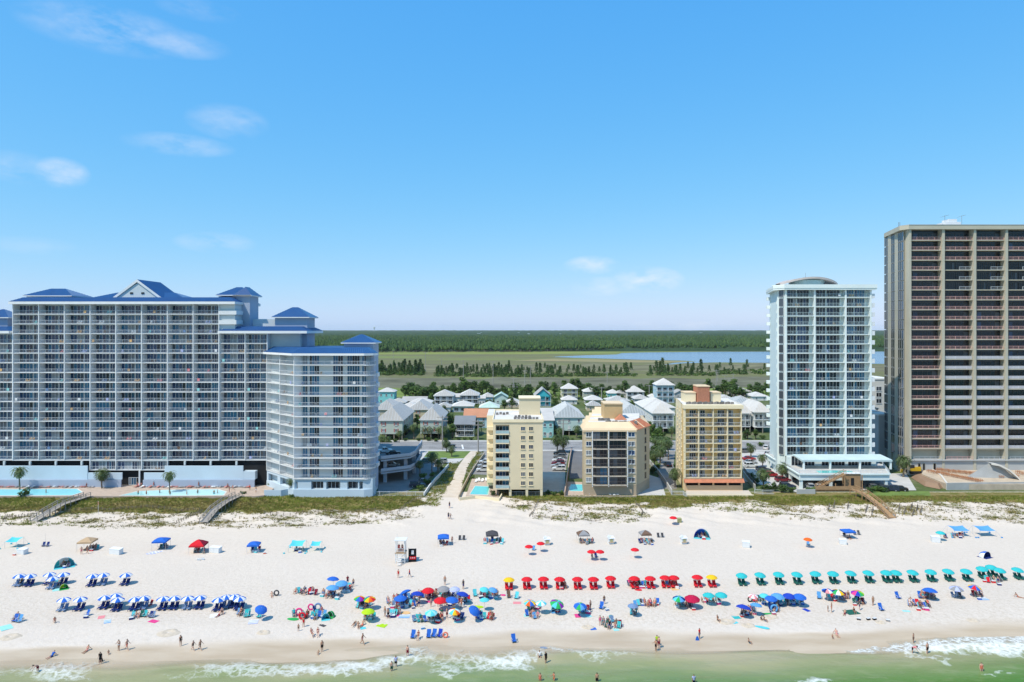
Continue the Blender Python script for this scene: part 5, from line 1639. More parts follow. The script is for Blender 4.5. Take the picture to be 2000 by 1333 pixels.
for (px, py, w_, rc, wc) in ((1002, 797, 26, 'pale', 'tan'), (1026, 801, 24, 'grey', 'white'), (952, 786, 20, 'pale', 'sky'), (866, 806, 26, 'grey', 'white'), (845, 812, 24, 'pale', 'tan'), (1160, 803, 26, 'grey', 'beige'), (1192, 806, 24, 'pale', 'white'), (1213, 779, 16, 'grey', 'tan'), (1350, 786, 22, 'pale', 'white'), (1404, 784, 22, 'grey', 'grey'), (1420, 790, 24, 'pale', 'white'), (1040, 822, 22, 'grey', 'sage'), (1064, 780, 18, 'pale', 'sky'), (1452, 792, 26, 'grey', 'white')):
    house('small %s roofed house squeezed between its neighbours' % rc, px - w_ / 2, px + w_ / 2, py, py - 10, 10, 'hip', 2.2, rc, wc, 1)
# pale blocks seen between the two towers
def slab_block(label, pl, pr, yb, yt, depth, wm, wins):
    p = G(pl, yb, 1.0); Y = p.y
    x0, x1 = Xat(pl, Y), Xat(pr, Y); z1 = Zat(yt, Y)
    root = thing('apartment_house', label, 'building', ((x0 + x1) / 2, Y, .93))
    mb = MB(); mb.box(x0, x1, Y, Y + depth, .93, z1); mb.wbuild('wall', wm, root)
    mb = MB(); mb.box(x0 - .2, x1 + .2, Y - .2, Y + depth + .2, z1 + .002, z1 + .5); mb.wbuild('parapet', hw['white'], root)
    for (px, py, w_, h_) in wins:
        house_win(root, Xat(px, Y), Y - .003, Zat(py, Y), w_, h_)
    return root
slab_block('pale block with three dark windows between the two towers', 1700, 1745, 872, 742, 20, hw['white'], [(1711, 764, 2.2, 1.8), (1711, 776, 2.2, 1.8), (1711, 788, 2.2, 1.8)])
slab_block('lower white garage block between the two towers', 1702, 1716, 898, 806, 18, hw['white'], [])
slab_block('grey garage block with a car on its roof between the towers', 1716, 1742, 905, 812, 18, stone_g, [])

# ------------------------------------------------------------------ trees and shrubs of the town
def tree(px, py, k, s, label='leafy green tree among the houses', group='trees among the houses'):
    return plant('leafy_tree', 'tree', TREES[k], px, py, label, group, s)
rs = random.Random(5)
for i in range(72):
    px = 790 + i * 9.95 + rs.uniform(-5, 5)
    py = 772 + rs.uniform(-3, 8) + (3 if px < 870 else 0)
    tree(px, py, rs.randrange(4), rs.uniform(.8, 1.45), 'dark green tree in the belt behind the houses', 'tree belt behind the houses')
for (px, py, s) in ((800, 783, 1.5), (815, 785, 1.7), (832, 784, 1.6), (845, 778, 1.3), (905, 772, 1.5), (942, 772, 1.5), (985, 783, 1.3), (1005, 786, 1.2), (1030, 788, 1.2), (1140, 771, 1.3), (1260, 778, 1.2), (1345, 775, 1.3), (1365, 778, 1.3), (1415, 776, 1.4), (1480, 776, 1.3)):
    tree(px, py, rs.randrange(4), s, 'big dark tree standing over the back row houses', 'big trees at the back row')
for (px, py, s) in ((850, 822, .9), (868, 815, .8), (880, 840, 1.0), (884, 856, .9), (876, 825, .9), (815, 838, .8), (930, 848, .8), (958, 800, .7), (985, 802, .9), (1000, 800, .8), (1085, 800, .8), (1180, 800, .7), (1148, 800, .6),
                    (1266, 858, .9), (1275, 865, .9), (1290, 862, .8), (1300, 880, .9), (1282, 880, 1.0), (1276, 900, .8), (1460, 858, .7), (1476, 858, .6), (842, 790, .8), (1040, 812, .8), (1215, 790, .7), (1330, 792, .8), (1345, 795, .8)):
    tree(px, py, rs.randrange(4), s)
PL = [(38, 957, 0, .95, 'palm with full crown beside the left pool'), (199, 954, 1, .95, 'palm in a round bed before the entrance'), (331, 962, 0, .85, 'palm beside the right hand pool'), (570, 968, 0, .72, 'slim palm at the corner of the curved wing'),
      (758, 848, 2, 1.25, 'palm before the sage house'), (768, 852, 2, 1.15, 'palm before the sage house'), (747, 850, 1, 1.0, 'palm before the sage house'), (780, 868, 0, .8, 'palm on the road verge'), (746, 874, 2, .9, 'palm on the road verge'), (756, 874, 2, .9, 'palm on the road verge'), (790, 856, 1, 1.0, 'palm between the sage houses'), (808, 858, 0, .9, 'palm between the sage houses'),
      (829, 858, 2, 1.2, 'palm before the second sage house'), (840, 858, 2, 1.2, 'palm before the second sage house'), (856, 858, 1, 1.0, 'palm before the second sage house'), (866, 860, 1, 1.0, 'palm before the second sage house'), (940, 848, 0, .8, 'palm beside the cream block'), (932, 858, 2, .9, 'palm beside the cream block'),
      (818, 884, 2, .75, 'palm on the round island lawn'), (844, 925, 3, .85, 'tall palm beside the parking deck'), (872, 884, 1, .8, 'palm on the round island lawn'), (882, 892, 2, .8, 'palm on the round island lawn'), (820, 932, 0, .75, 'palm beside the parking deck'), (856, 922, 2, .9, 'palm beside the parking deck'),
      (1083, 852, 2, 1.0, 'palm before the mint house'), (1094, 858, 2, 1.0, 'palm before the mint house'), (1127, 856, 1, .9, 'palm before the mint house'), (1088, 884, 1, 1.15, 'bushy palm in the middle parking lot'), (1100, 884, 2, 1.3, 'bushy palm in the middle parking lot'),
      (1284, 886, 1, 1.1, 'palm in the cluster left of the yellow block'), (1296, 892, 1, 1.2, 'palm in the cluster left of the yellow block'), (1290, 905, 2, 1.2, 'palm in the cluster left of the yellow block'), (1305, 898, 0, 1.0, 'palm in the cluster left of the yellow block'), (1278, 912, 1, .9, 'palm in the cluster left of the yellow block'), (1312, 862, 0, .9, 'palm in the cluster left of the yellow block'),
      (1318, 952, 1, .95, 'yellowish palm at the foot of the yellow block'), (1467, 893, 2, .95, 'palm in the car park beside the aqua tower'), (1489, 912, 2, .9, 'palm in the car park beside the aqua tower'), (1491, 955, 1, 1.0, 'wide palm by the fence of the aqua tower'), (1528, 938, 2, 1.05, 'palm before the aqua tower'), (1765, 932, 1, 1.15, 'yellow green palm beside the excavator')]
for (px, py, k, s, lb) in PL:
    palm(px, py, k, s * 1.12, lb, pos=G(px, py, 1.5) if px < 400 else None)
SB = [(48, 972, 2, 1.2, 'big dark shrub beside the left pool'), (560, 952, 1, 1.0, 'shrub on the corner of the pool terrace'), (527, 950, 1, 1.2, 'shrub on the corner of the pool terrace'), (545, 955, 0, .9, 'shrub on the corner of the pool terrace'), (475, 968, 0, .9, 'dark shrub at the top of the boardwalk'), (570, 972, 0, .7, 'shrub at the foot of the slim palm'),
      (826, 935, 0, 1.3, 'shrub along the car park wall'), (835, 946, 0, 1.2, 'shrub along the car park wall'), (822, 958, 0, 1.2, 'shrub along the car park wall'), (845, 930, 1, 1.2, 'shrub along the car park wall'), (862, 918, 1, 1.2, 'shrub along the car park wall'), (964, 968, 2, .75, 'reddish shrub beside the small pool'), (960, 928, 1, 1.0, 'shrub beside the lane wall'), (924, 935, 1, 1.0, 'shrub beside the lane wall'),
      (1070, 966, 0, .9, 'shrub in the sandy yard'), (1082, 968, 0, .9, 'shrub in the sandy yard'), (1096, 967, 0, .9, 'shrub in the sandy yard'), (1276, 925, 2, 1.1, 'dark shrub along the drive of the yellow block'), (1284, 915, 0, 1.2, 'dark shrub along the drive of the yellow block'), (1320, 915, 2, .9, 'dark shrub along the drive of the yellow block'), (1316, 925, 0, 1.0, 'dark shrub along the drive of the yellow block'),
      (1468, 935, 2, 1.0, 'shrub before the aqua tower car park'), (1478, 945, 2, 1.0, 'shrub before the aqua tower car park'), (1497, 962, 2, 1.2, 'shrub before the aqua tower car park'), (1512, 960, 2, 1.2, 'shrub before the aqua tower car park'), (1527, 962, 2, 1.2, 'shrub before the aqua tower car park'), (1545, 962, 0, 1.2, 'shrub before the aqua tower car park'), (1582, 962, 0, 1.2, 'shrub before the aqua tower car park'),
      (1712, 960, 0, 1.3, 'shrub at the foot of the wooden stairs'), (1725, 962, 0, 1.2, 'shrub at the foot of the wooden stairs'), (1700, 962, 0, 1.2, 'shrub at the foot of the wooden stairs'), (1486, 872, 0, 1.3, 'shrub on the road verge beside the aqua tower'), (1462, 872, 0, 1.0, 'shrub on the road verge beside the aqua tower')]
for (px, py, k, s, lb) in SB:
    shrub(px, py, k, s, lb, pos=G(px, py, 1.5) if 500 < px < 565 else None)
for (px, py) in ((748, 866), (760, 867), (772, 864), (792, 862), (818, 862), (838, 862), (852, 863), (870, 862), (895, 860), (908, 860), (920, 860), (1088, 858), (1105, 860), (1118, 860), (1135, 858), (1270, 850), (1455, 856), (1490, 858)):
    shrub(px, py, rs.randrange(2), rs.uniform(.9, 1.4), 'garden shrub along the far side of the road', 'shrubs across the road')

# ------------------------------------------------------------------ poles beyond the houses
wood_pole = mat('pole_wood', (.33, .31, .29), .9, .1)
def pole(px, yb, yt, label, arms=1):
    p = G(px, yb, .85); h = Zat(yt, p.y) - .85
    root = thing('utility_pole', label, 'pole', (p.x, p.y, .8), 0, 'power poles')
    mb = MB(); mb.tube((0, 0, 0), (0, 0, h), .28, .2, 6); mb.build('pole', wood_pole, root)
    for k in range(arms):
        mb = MB(); mb.bar((-2.2, 0, h - .6 - 1.4 * k), (2.2, 0, h - .6 - 1.4 * k), .22, .25); mb.build('crossarm', wood_pole, root)
for (px, yb, yt) in ((768, 702, 685), (831, 726, 688), (862, 732, 700), (905, 748, 704), (963, 752, 706), (1003, 785, 738), (1025, 760, 723), (1036, 752, 716), (1175, 792, 756), (1186, 750, 726), (1268, 780, 752), (1399, 770, 722), (1402, 745, 726), (1416, 760, 732), (1424, 760, 738), (1432, 758, 730)):
    pole(px, yb, yt, 'thin grey power pole standing in the marsh behind the houses')
for (px, yb, yt) in ((864, 880, 812), (934, 884, 820), (1100, 878, 818)):
    pole(px, yb, yt, 'wooden power pole along the road', 2)
# lattice frame of the substation
for (px, yb, yt) in ((1001, 785, 750), (1004.5, 785, 750)):
    pole(px, yb, yt, 'twin steel pylon leg behind the green cottage', 2)

# far buildings and the water tower on the horizon
for (px, py, w_) in ((935, 652, 22), (1013, 650.5, 14), (1033, 652.5, 16), (1370, 650.5, 18), (1095, 652.5, 8), (940, 650.2, 12), (1125, 647.5, 26)):
    Y = F * 34 / (py - HOR); x = Xat(px, Y)
    root = thing('distant_building', 'tiny white building showing above the far wood', 'building', (x, Y, 11), 0, 'far buildings in the wood')
    mb = MB(); mb.box(-w_ / 2, w_ / 2, 0, 20, 0, 5.5); mb.build('wall', hw['white'], root)
    mb = MB(); mb.box(-w_ / 2 - 1, w_ / 2 + 1, -1, 21, 5.51, 6.2); mb.build('roof', hr['white'], root)
Y = 8200
root = thing('water_tower', 'tiny water tower on the horizon above the curved wing', 'water tower', (Xat(731, Y), Y, 8))
mb = MB(); mb.tube((0, 0, 0), (0, 0, 42), 4, 3, 8); mb.build('stem', hw['sage'], root)
mb = MB(); mb.tube((0, 0, 40), (0, 0, 46), 5, 13, 12); mb.tube((0, 0, 46), (0, 0, 54), 13, 12, 12); mb.tube((0, 0, 54), (0, 0, 59), 12, 3, 12); mb.build('tank', hw['sage'], root)
# ================================================================== cars
glass_car = mat('car_glass', (.015, .018, .022), .08, .1, spec=.5)
tyre = mat('tyre', (.02, .02, .02), .9, .1)
rim_m = mat('rim', (.42, .42, .43), .4, .1, metal=.6)
lamp_w = mat('head_lamp', (.7, .7, .68), .2, .05)
lamp_r = mat('tail_lamp', (.35, .02, .02), .3, .05)
PAINT = {k: mat('paint_' + k, c, .28, .05, .3, spec=.5) for k, c in dict(white=(.62, .62, .61), silver=(.36, .37, .38), grey=(.16, .165, .17), black=(.018, .018, .02), red=(.33, .018, .022), maroon=(.16, .015, .025), blue=(.05, .11, .26), navy=(.025, .035, .07), green=(.10, .17, .15)).items()}
def car_parts(kind):
    """nose to +x; body shell, glasshouse, wheels, lamps"""
    if kind == 'suv':
        prof = [(-2.3, .35), (-2.32, 1.0), (-2.2, 1.1), (.75, 1.08), (1.0, 1.02), (2.1, .92), (2.3, .72), (2.3, .35)]; cab = [(-2.15, 1.08), (-1.95, 1.68), (.15, 1.7), (.95, 1.06)]
    elif kind == 'pickup':
        prof = [(-2.7, .45), (-2.7, 1.05), (.7, 1.08), (1.1, 1.06), (2.3, .98), (2.5, .75), (2.5, .45)]; cab = [(-.75, 1.07), (-.65, 1.72), (.45, 1.72), (1.15, 1.06)]
    else:
        prof = [(-2.25, .32), (-2.28, .85), (-2.0, .96), (-1.2, .98), (.7, .95), (2.0, .82), (2.25, .62), (2.25, .32)]; cab = [(-1.65, .96), (-.95, 1.42), (.1, 1.44), (.95, .94)]
    w = .9; b = MB(); g = MB(); r = MB()
    n = len(prof)
    for y0, s in ((-w, 1), (w, 1)):
        pass
    vs = [(x, -w, z) for x, z in prof] + [(x, w, z) for x, z in prof]
    b.add(vs, [tuple(range(n)), tuple(range(2 * n - 1, n - 1, -1))] + [(i, n + i, n + (i + 1) % n, (i + 1) % n) for i in range(n)])
    wi = .72
    vs = [(cab[0][0], -w * .96, cab[0][1]), (cab[1][0], -wi, cab[1][1]), (cab[2][0], -wi, cab[2][1]), (cab[3][0], -w * .96, cab[3][1])]
    vs = vs + [(x, -y, z) for x, y, z in vs]
    g.add(vs, [(0, 1, 2, 3), (7, 6, 5, 4), (0, 4, 5, 1), (2, 6, 7, 3)])
    r.box(cab[1][0] + .02, cab[2][0] - .02, -wi, wi, cab[1][1] - .005, cab[1][1] + .05)
    for y in (-1, 1):
        r.bar((cab[0][0], y * w * .955, cab[0][1]), (cab[1][0], y * wi, cab[1][1]), .08, .08); r.bar((cab[3][0], y * w * .955, cab[3][1]), (cab[2][0], y * wi, cab[2][1]), .08, .08)
        m_ = ((cab[1][0] + cab[2][0]) / 2); r.bar((m_, y * w * .955, cab[0][1]), (m_, y * wi, cab[1][1]), .08, .08)
    wh = MB(); wh.tube((0, -.11, 0), (0, .11, 0), .34, .34, 12)
    ri = MB(); ri.tube((0, -.125, 0), (0, .125, 0), .2, .2, 8)
    lm = MB(); lm.box(-.04, .04, -.18, .18, -.08, .08)
    return dict(body=b.mesh('body', PAINT['white']), glass=g.mesh('glasshouse', glass_car), roof=r.mesh('cabin_roof', PAINT['white']), wheel=cached('wheel', lambda: wh.mesh('wheel', tyre)), rim=cached('rim', lambda: ri.mesh('rim', rim_m)), lamp=cached('lamp', lambda: lm.mesh('lamp', lamp_w)), ax=(-1.4, 1.4), end=prof[-1][0], tail=prof[0][0])
CARS = {k: car_parts(k) for k in ('suv', 'sedan', 'pickup')}
def car(px, py, kind, paint, ang, label, z=None, group='parked cars', pos=None):
    p = G(px, py, 1.0) if pos is None else Vector(pos)
    if z is not None and pos is None:
        p = G(px, py, z)
    T = CARS[kind]
    root = thing('parked_car' if 'driving' not in label else 'car', label, 'car', (p.x, p.y, p.z - .005), R(ang), group)
    o = link('body', T['body'], root); setmat(o, PAINT[paint])
    link('glasshouse', T['glass'], root)
    o = link('cabin_roof', T['roof'], root); setmat(o, PAINT[paint])
    for x in T['ax']:
        for y in (-.82, .82):
            q = link('wheel', T['wheel'], root, (x, y, .34)); link('rim', T['rim'], q)
    for y in (-.66, .66):
        link('headlight', T['lamp'], root, (T['end'] + .0, y, .66)); q = link('tail_light', T['lamp'], root, (T['tail'] - .0, y, .8)); setmat(q, lamp_r)
    return root
car(757, 878, 'pickup', 'white', 20, 'white pickup parked on the roof of the parking deck', pos=(-40.5, 217, 8.56))
car(770, 882, 'sedan', 'black', 20, 'black car parked on the roof of the parking deck', pos=(-37.2, 213.6, 8.56))
car(0, 0, 'sedan', 'silver', 10, 'silver car on the middle level of the parking deck', pos=(-37.4, 214, 4.76))
car(815, 951, 'suv', 'navy', 5, 'dark SUV parked in the shade beside the car park wall')
car(828, 944, 'sedan', 'grey', 10, 'grey car behind the dark SUV by the wall')
car(829, 904, 'suv', 'green', 185, 'pale green van on the hotel driveway')
car(861, 905, 'suv', 'silver', 185, 'silver SUV on the hotel driveway beside the island lawn')
car(876, 874, 'pickup', 'black', 180, 'dark pickup driving along the beach road', z=1.03)
for i, (px, py, c, k, lb) in enumerate(((1093, 888, 'black', 'suv', 'black SUV, farthest in the middle lot row'), (1093, 895, 'grey', 'suv', 'dark grey SUV in the middle lot row'), (1091, 902, 'white', 'sedan', 'white car in the middle lot row behind the maroon one'), (1090, 908, 'maroon', 'suv', 'maroon SUV in the middle lot row'), (1089, 913, 'silver', 'sedan', 'silver car in the middle lot row'), (1092, 919, 'white', 'suv', 'white SUV, nearest in the middle lot row'))):
    car(px, py, k, c, 175, lb)
car(947, 905, 'sedan', 'white', 185, 'white car behind the lane wall, farther one')
car(946, 913, 'suv', 'silver', 185, 'silver SUV behind the lane wall')
car(944, 921, 'suv', 'white', 185, 'white SUV behind the lane wall, nearest one')
car(1304, 911, 'sedan', 'black', 95, 'black car on the drive of the yellow block')
car(1297, 890, 'suv', 'silver', 80, 'silver SUV behind the palms by the yellow block')
for (px, py, c, k, a, lb) in ((1457, 884, 'grey', 'suv', 10, 'dark grey SUV by the road behind the yellow block'), (1463, 899, 'red', 'sedan', 5, 'red car in the row right of the yellow block'), (1466, 906, 'silver', 'sedan', 5, 'silver car in the row right of the yellow block'), (1467, 913, 'white', 'suv', 5, 'white SUV in the row right of the yellow block'),
                              (1491, 921, 'navy', 'suv', 5, 'navy SUV left of the red car by the aqua tower'), (1507, 931, 'red', 'suv', 5, 'bright red SUV parked beside the aqua tower'), (1529, 941, 'maroon', 'suv', 5, 'maroon SUV parked beside the aqua tower'), (1497, 878, 'white', 'suv', 60, 'white SUV next to the aqua tower by the road'), (1499, 889, 'silver', 'sedan', 60, 'silver car next to the aqua tower by the road'),
                              (1538, 954, 'navy', 'suv', 5, 'navy SUV under the front of the aqua tower'), (1582, 955, 'silver', 'suv', 80, 'silver SUV under the pool deck'), (1597, 955, 'white', 'sedan', 80, 'white car under the pool deck'), (1704, 955, 'grey', 'sedan', 80, 'dark grey car right of the wooden stairs'), (1719, 959, 'black', 'suv', 160, 'black SUV right of the wooden stairs'), (1738, 959, 'navy', 'suv', 160, 'navy SUV between two black ones on the sand lot'), (1756, 959, 'black', 'sedan', 160, 'black car at the end of the sand lot row')):
    car(px, py, k, c, a, lb)
car(0, 0, 'sedan', 'white', 10, 'white car parked on the garage roof between the towers', pos=(Xat(1712, 247), 250, Zat(812, 238.2) + .52))

# ================================================================== pools and terraces
pool_blue = mat('pool_water_blue', (.20, .60, .66), .06, .06, .25, spec=.55)
pool_pale = mat('pool_water_pale', (.42, .70, .72), .06, .06, .25, spec=.55)
coping_m = mat('pool_coping', (.60, .58, .54), .7, .06)
def prism_obj(name, pts, z0, z1, m):
    mb = MB(); mb.prism(pts, z0, z1)
    return mb.build(name, m)
ZD = 1.5
terr = [G(px, py, ZD).xy for px, py in ((-160, 969.5), (500, 969.5), (516, 968), (540, 950))] + [Vector((-74, 203)), Vector((-172, 203))]
struct(prism_obj('pool_terrace', terr, .6, ZD, paver))
def pool(name, label, pts, z, m, h=.25, world=False):
    P = [Vector(p) for p in pts] if world else [G(px, py, z).xy for px, py in pts]
    c = sum(P, Vector((0, 0))) / len(P)
    root = thing(name, label, 'pool', (c.x, c.y, z))
    rim = MB()
    n = len(P)
    for i in range(n):
        a, b = P[i], P[(i + 1) % n]
        ai, bi = a + (a - c).normalized() * .38, b + (b - c).normalized() * .38
        rim.prism([a, b, bi, ai], z + .004, z + .07)
    rim.wbuild('coping', coping_m, root)
    mb = MB(); mb.add([(p.x, p.y, z + .035) for p in P], [tuple(range(n))] if sum(P[i].x * P[(i + 1) % n].y - P[(i + 1) % n].x * P[i].y for i in range(n)) > 0 else [tuple(range(n - 1, -1, -1))])
    mb.wbuild('water', m, root)
    return root
pool('swimming_pool', 'long turquoise pool at the left edge beside the shrub', [(-60, 968.5), (60, 968.5), (140, 968), (160, 962), (150, 955.5), (30, 956.5), (-60, 956)], ZD, pool_blue)
pool('swimming_pool', 'long pale turquoise pool with bathers before the apartment block', [(235, 968.5), (300, 968.8), (380, 968.5), (436, 968), (441, 961), (425, 956.5), (330, 957.5), (270, 960)], ZD, pool_pale)
struct(prism_obj('cream_block_terrace', [G(px, py, 1.05).xy for px, py in ((908, 974), (975, 975), (975, 938), (922, 935))], .5, 1.05, paver))
pool('swimming_pool', 'small bright turquoise pool left of the cream block', [(918, 966), (953, 967), (956, 951), (928, 950)], 1.05, pool_w)
struct(prism_obj('tan_block_terrace', [G(px, py, 1.05).xy for px, py in ((1103, 970), (1244, 970), (1244, 958), (1140, 942), (1106, 941))], .5, 1.05, paver))
pool('swimming_pool', 'little turquoise pool left of the tan block', [(1113, 959.5), (1137, 960), (1140, 955), (1138, 947), (1116, 946.5), (1112, 953)], 1.05, pool_w)
struct(prism_obj('yellow_block_terrace', [G(px, py, 1.05).xy for px, py in ((1340, 967.5), (1470, 967.5), (1462, 958), (1340, 958))], .5, 1.05, mat('beige_paving', (.52, .46, .38), .8, .08)))
# low walls
def wall_run(name, label, pts, h, m, th=.25, z=None, cat='wall'):
    P = [G(px, py, z) for px, py in pts]
    root = thing(name, label, cat, (P[0].x, P[0].y, P[0].z - .05))
    for a, b in zip(P[:-1], P[1:]):
        mb = MB(); d = (b - a); d.z = 0; L = d.length; n = Vector((-d.y, d.x, 0)).normalized() * th / 2
        q = [a - n, b - n, b + n, a + n]
        mb.add([(p.x, p.y, p.z - .3) for p in q] + [(p.x, p.y, p.z + h) for p in q], [(3, 2, 1, 0), (4, 5, 6, 7), (0, 1, 5, 4), (1, 2, 6, 5), (2, 3, 7, 6), (3, 0, 4, 7)])
        mb.wbuild('wall_panel', m, root)
    return root
wall_run('terrace_wall', 'pale blue angled wall at the end of the pool terrace', [(516, 970), (549, 970), (571, 966)], 1.8, podium_blue)
wall_run('white_wall', 'long white wall along the car park beside the lane', [(828, 970), (838, 955), (850, 940), (862, 928), (876, 912)], 1.0, white)
wall_run('tan_garden_wall', 'tan wall along the lane beside the small pool', [(896, 975), (905, 955), (918, 930), (930, 912), (946, 890)], 1.0, mat('wall_tan', (.40, .33, .24), .85, .1))
wall_run('terrace_wall', 'curved beige wall before the small turquoise pool', [(897, 978), (928, 974), (975, 978), (980, 970)], .8, cream_l)
wall_run('retaining_wall', 'pinkish wall between the middle lot and the tan block drive', [(1103, 972), (1108, 935), (1113, 900), (1117, 880)], 1.6, mat('wall_pink', (.46, .34, .28), .85, .1))
wall_run('terrace_wall', 'low tan wall along the front of the tan block terrace', [(1103, 972), (1170, 972), (1243, 972)], .45, mat('wall_tan', (.40, .33, .24), .85, .1))
wall_run('terrace_wall', 'low beige wall along the front of the yellow block terrace', [(1340, 970), (1400, 970), (1472, 970)], .5, cream_l)
wall_run('grey_wall', 'grey panel wall left of the wooden stairs', [(1556, 965), (1592, 965)], 1.3, stone_g)
wall_run('grey_wall', 'slanting concrete walls beside the tan block', [(1268, 905), (1285, 925), (1302, 950), (1312, 966)], 1.4, concrete)
wall_run('grey_wall', 'grey wall right of the yellow block', [(1452, 928), (1462, 942), (1475, 956)], 1.3, stone_g)
struct(prism_obj('tan_block_yard', [G(px, py, 1.0).xy for px, py in ((1245, 968), (1300, 968), (1290, 935), (1268, 928))], .5, 1.03, concrete))
# white picket fences
def fence(label, pts, h=1.2, m=None, pitch=.35, z=None, name='picket_fence'):
    P = [G(px, py, z) for px, py in pts]
    root = thing(name, label, 'fence', (P[0].x, P[0].y, P[0].z - .05))
    for a, b in zip(P[:-1], P[1:]):
        L = (b - a).length
        n = max(1, int(L / 2.2))
        for i in range(n):
            p, q = a.lerp(b, i / n), a.lerp(b, (i + 1) / n)
            mb = MB()
            mb.bar((p.x, p.y, p.z + h), (q.x, q.y, q.z + h), .07, .08); mb.bar((p.x, p.y, p.z + .15), (q.x, q.y, q.z + .15), .06, .08)
            k = int((q - p).length / pitch)
            for j in range(1, k):
                r = p.lerp(q, j / k); mb.bar((r.x, r.y, r.z + .1), (r.x, r.y, r.z + h), .05, .05)
            mb.wbuild('fence_panel', m or rail_w, root)
            mb = MB(); mb.bar((p.x, p.y, p.z - .2), (p.x, p.y, p.z + h + .12), .11, .11); mb.wbuild('post', m or rail_w, root)
    return root
fence('white picket fence along the car park below the blue wing', [(704, 969), (760, 969), (829, 969)])
fence('white railing fence at the corner right of the yellow block', [(1474, 964), (1490, 966), (1512, 966)])
fence('white railing fence left of the yellow block', [(1311, 968), (1334, 968), (1342, 974)])
fence('dark mesh fence along the drive right of the yellow block', [(1452, 922), (1463, 938), (1476, 954)], 1.8, dkf, .5, name='mesh_fence')
# sand fences: weathered posts in wandering rows
post_m = mat('sand_fence_wood', (.20, .165, .13), .9, .2)
def sand_fence(label, pts, n, h=.8):
    P = [G(px, py) for px, py in pts]
    root = thing('sand_fence', label, 'fence', (P[0].x, P[0].y, P[0].z), 0, 'sand fences on the dunes')
    T = np.linspace(0, len(P) - 1.001, n)
    me = cached(('sfp', h), lambda: MB().box(-.05, .05, -.05, .05, -.3, h).mesh('post', post_m))
    prev = None
    for t in T:
        i = int(t); p = P[i].lerp(P[i + 1], t - i); z = gz(p.x, p.y)
        o = wput('post', me, root, (p.x, p.y, z)); o.rotation_euler = (random.uniform(-.12, .12), random.uniform(-.12, .12), random.uniform(0, 3))
        if prev is not None:
            mb = MB(); mb.bar((prev[0], prev[1], prev[2] + h * .8), (p.x, p.y, z + h * .8), .03, .05); mb.bar((prev[0], prev[1], prev[2] + h * .4), (p.x, p.y, z + h * .4), .03, .05); mb.wbuild('wire', post_m, root)
        prev = (p.x, p.y, z)
    return root
sand_fence('row of dark fence posts across the grass left of the flag', [(60, 1000), (120, 995), (190, 996)], 14)
sand_fence('row of dark fence posts along the grass under the long pools', [(190, 996), (270, 994), (390, 996)], 22)
sand_fence('row of fence posts at the edge of the grass under the curved wing', [(515, 1003), (600, 1003), (700, 1000), (775, 1002), (800, 985), (826, 972)], 34)
sand_fence('curving brush fence at the left edge of the middle dune', [(1034, 1010), (1042, 996), (1052, 982)], 14, .6)
sand_fence('curving brush fence at the right edge of the middle dune', [(1241, 982), (1250, 992), (1256, 1000), (1252, 1006)], 14, .6)
sand_fence('straight brush fence at the foot of the middle dune', [(1040, 1010), (1110, 1016), (1180, 1014)], 18, .4)
sand_fence('short slat fence beside the sandy path', [(345, 1024), (365, 1014), (385, 1005), (396, 1000)], 14, .8)
sand_fence('slat fence left of the long grey boardwalk', [(5, 1020), (15, 1010), (40, 1012), (66, 1008)], 14, .8)
rs = random.Random(9)
for (cx, cy) in ((1617, 995), (1628, 988), (1655, 990), (1690, 995), (1702, 1000), (1755, 995), (1765, 1000), (1778, 990), (1790, 992), (1797, 998), (1782, 1003)):
    sand_fence('short zigzag sand fence on the dune right of the yellow block', [(cx, cy + 6), (cx + rs.uniform(2, 5), cy - rs.uniform(4, 8))], 6, 1.0)

# ------------------------------------------------------------------ boardwalks
gwood = mat('grey_wood', (.30, .275, .25), .9, .15, 1.5)
bwood = mat('brown_wood', (.36, .225, .12), .85, .14, 1.2)
def boardwalk(label, pts, width, m, zs_, railh=1.0):
    P = [G(px, py, z) for (px, py), z in zip(pts, zs_)]
    root = thing('boardwalk', label, 'boardwalk', (P[0].x, P[0].y, P[0].z))
    for a, b in zip(P[:-1], P[1:]):
        d = (b - a); L = d.length; u = d / L
        n = Vector((-u.y, u.x, 0)).normalized()
        npk = max(1, int(L / .9))
        for i in range(npk):
            c0 = a.lerp(b, i / npk + .004); c1 = a.lerp(b, (i + 1) / npk - .004)
            mb = MB(); q = [c0 - n * width / 2, c1 - n * width / 2, c1 + n * width / 2, c0 + n * width / 2]
            mb.add([tuple(v - Vector((0, 0, .1))) for v in q] + [tuple(v) for v in q], [(3, 2, 1, 0), (4, 5, 6, 7), (0, 1, 5, 4), (1, 2, 6, 5), (2, 3, 7, 6), (3, 0, 4, 7)])
            mb.wbuild('plank', m, root)
        for s in (-1, 1):
            o = n * (s * width / 2)
            for hh_, w_ in ((railh, .12), (railh * .55, .08)):
                mb = MB(); mb.bar(a + o + Vector((0, 0, hh_)), b + o + Vector((0, 0, hh_)), w_, .1); mb.wbuild('handrail', m, root)
            k = max(2, int(L / 2.0))
            for i in range(k + 1):
                p = a.lerp(b, i / k) + o; zg = gz(p.x, p.y) if p.y < 195 else 1.0
                mb = MB(); mb.bar((p.x, p.y, zg - .3), (p.x, p.y, p.z + railh), .14, .14); mb.wbuild('post', m, root)
    return root
boardwalk('long weathered grey boardwalk over the dune at the left', [(66, 1018), (90, 1002), (120, 985), (170, 969)], 2.0, gwood, (.5, 1.6, 2.1, 1.6))
boardwalk('shorter weathered grey boardwalk over the dune before the curved wing', [(398, 1020), (418, 996), (440, 980), (466, 968)], 2.0, gwood, (.5, 1.6, 2.1, 1.6))
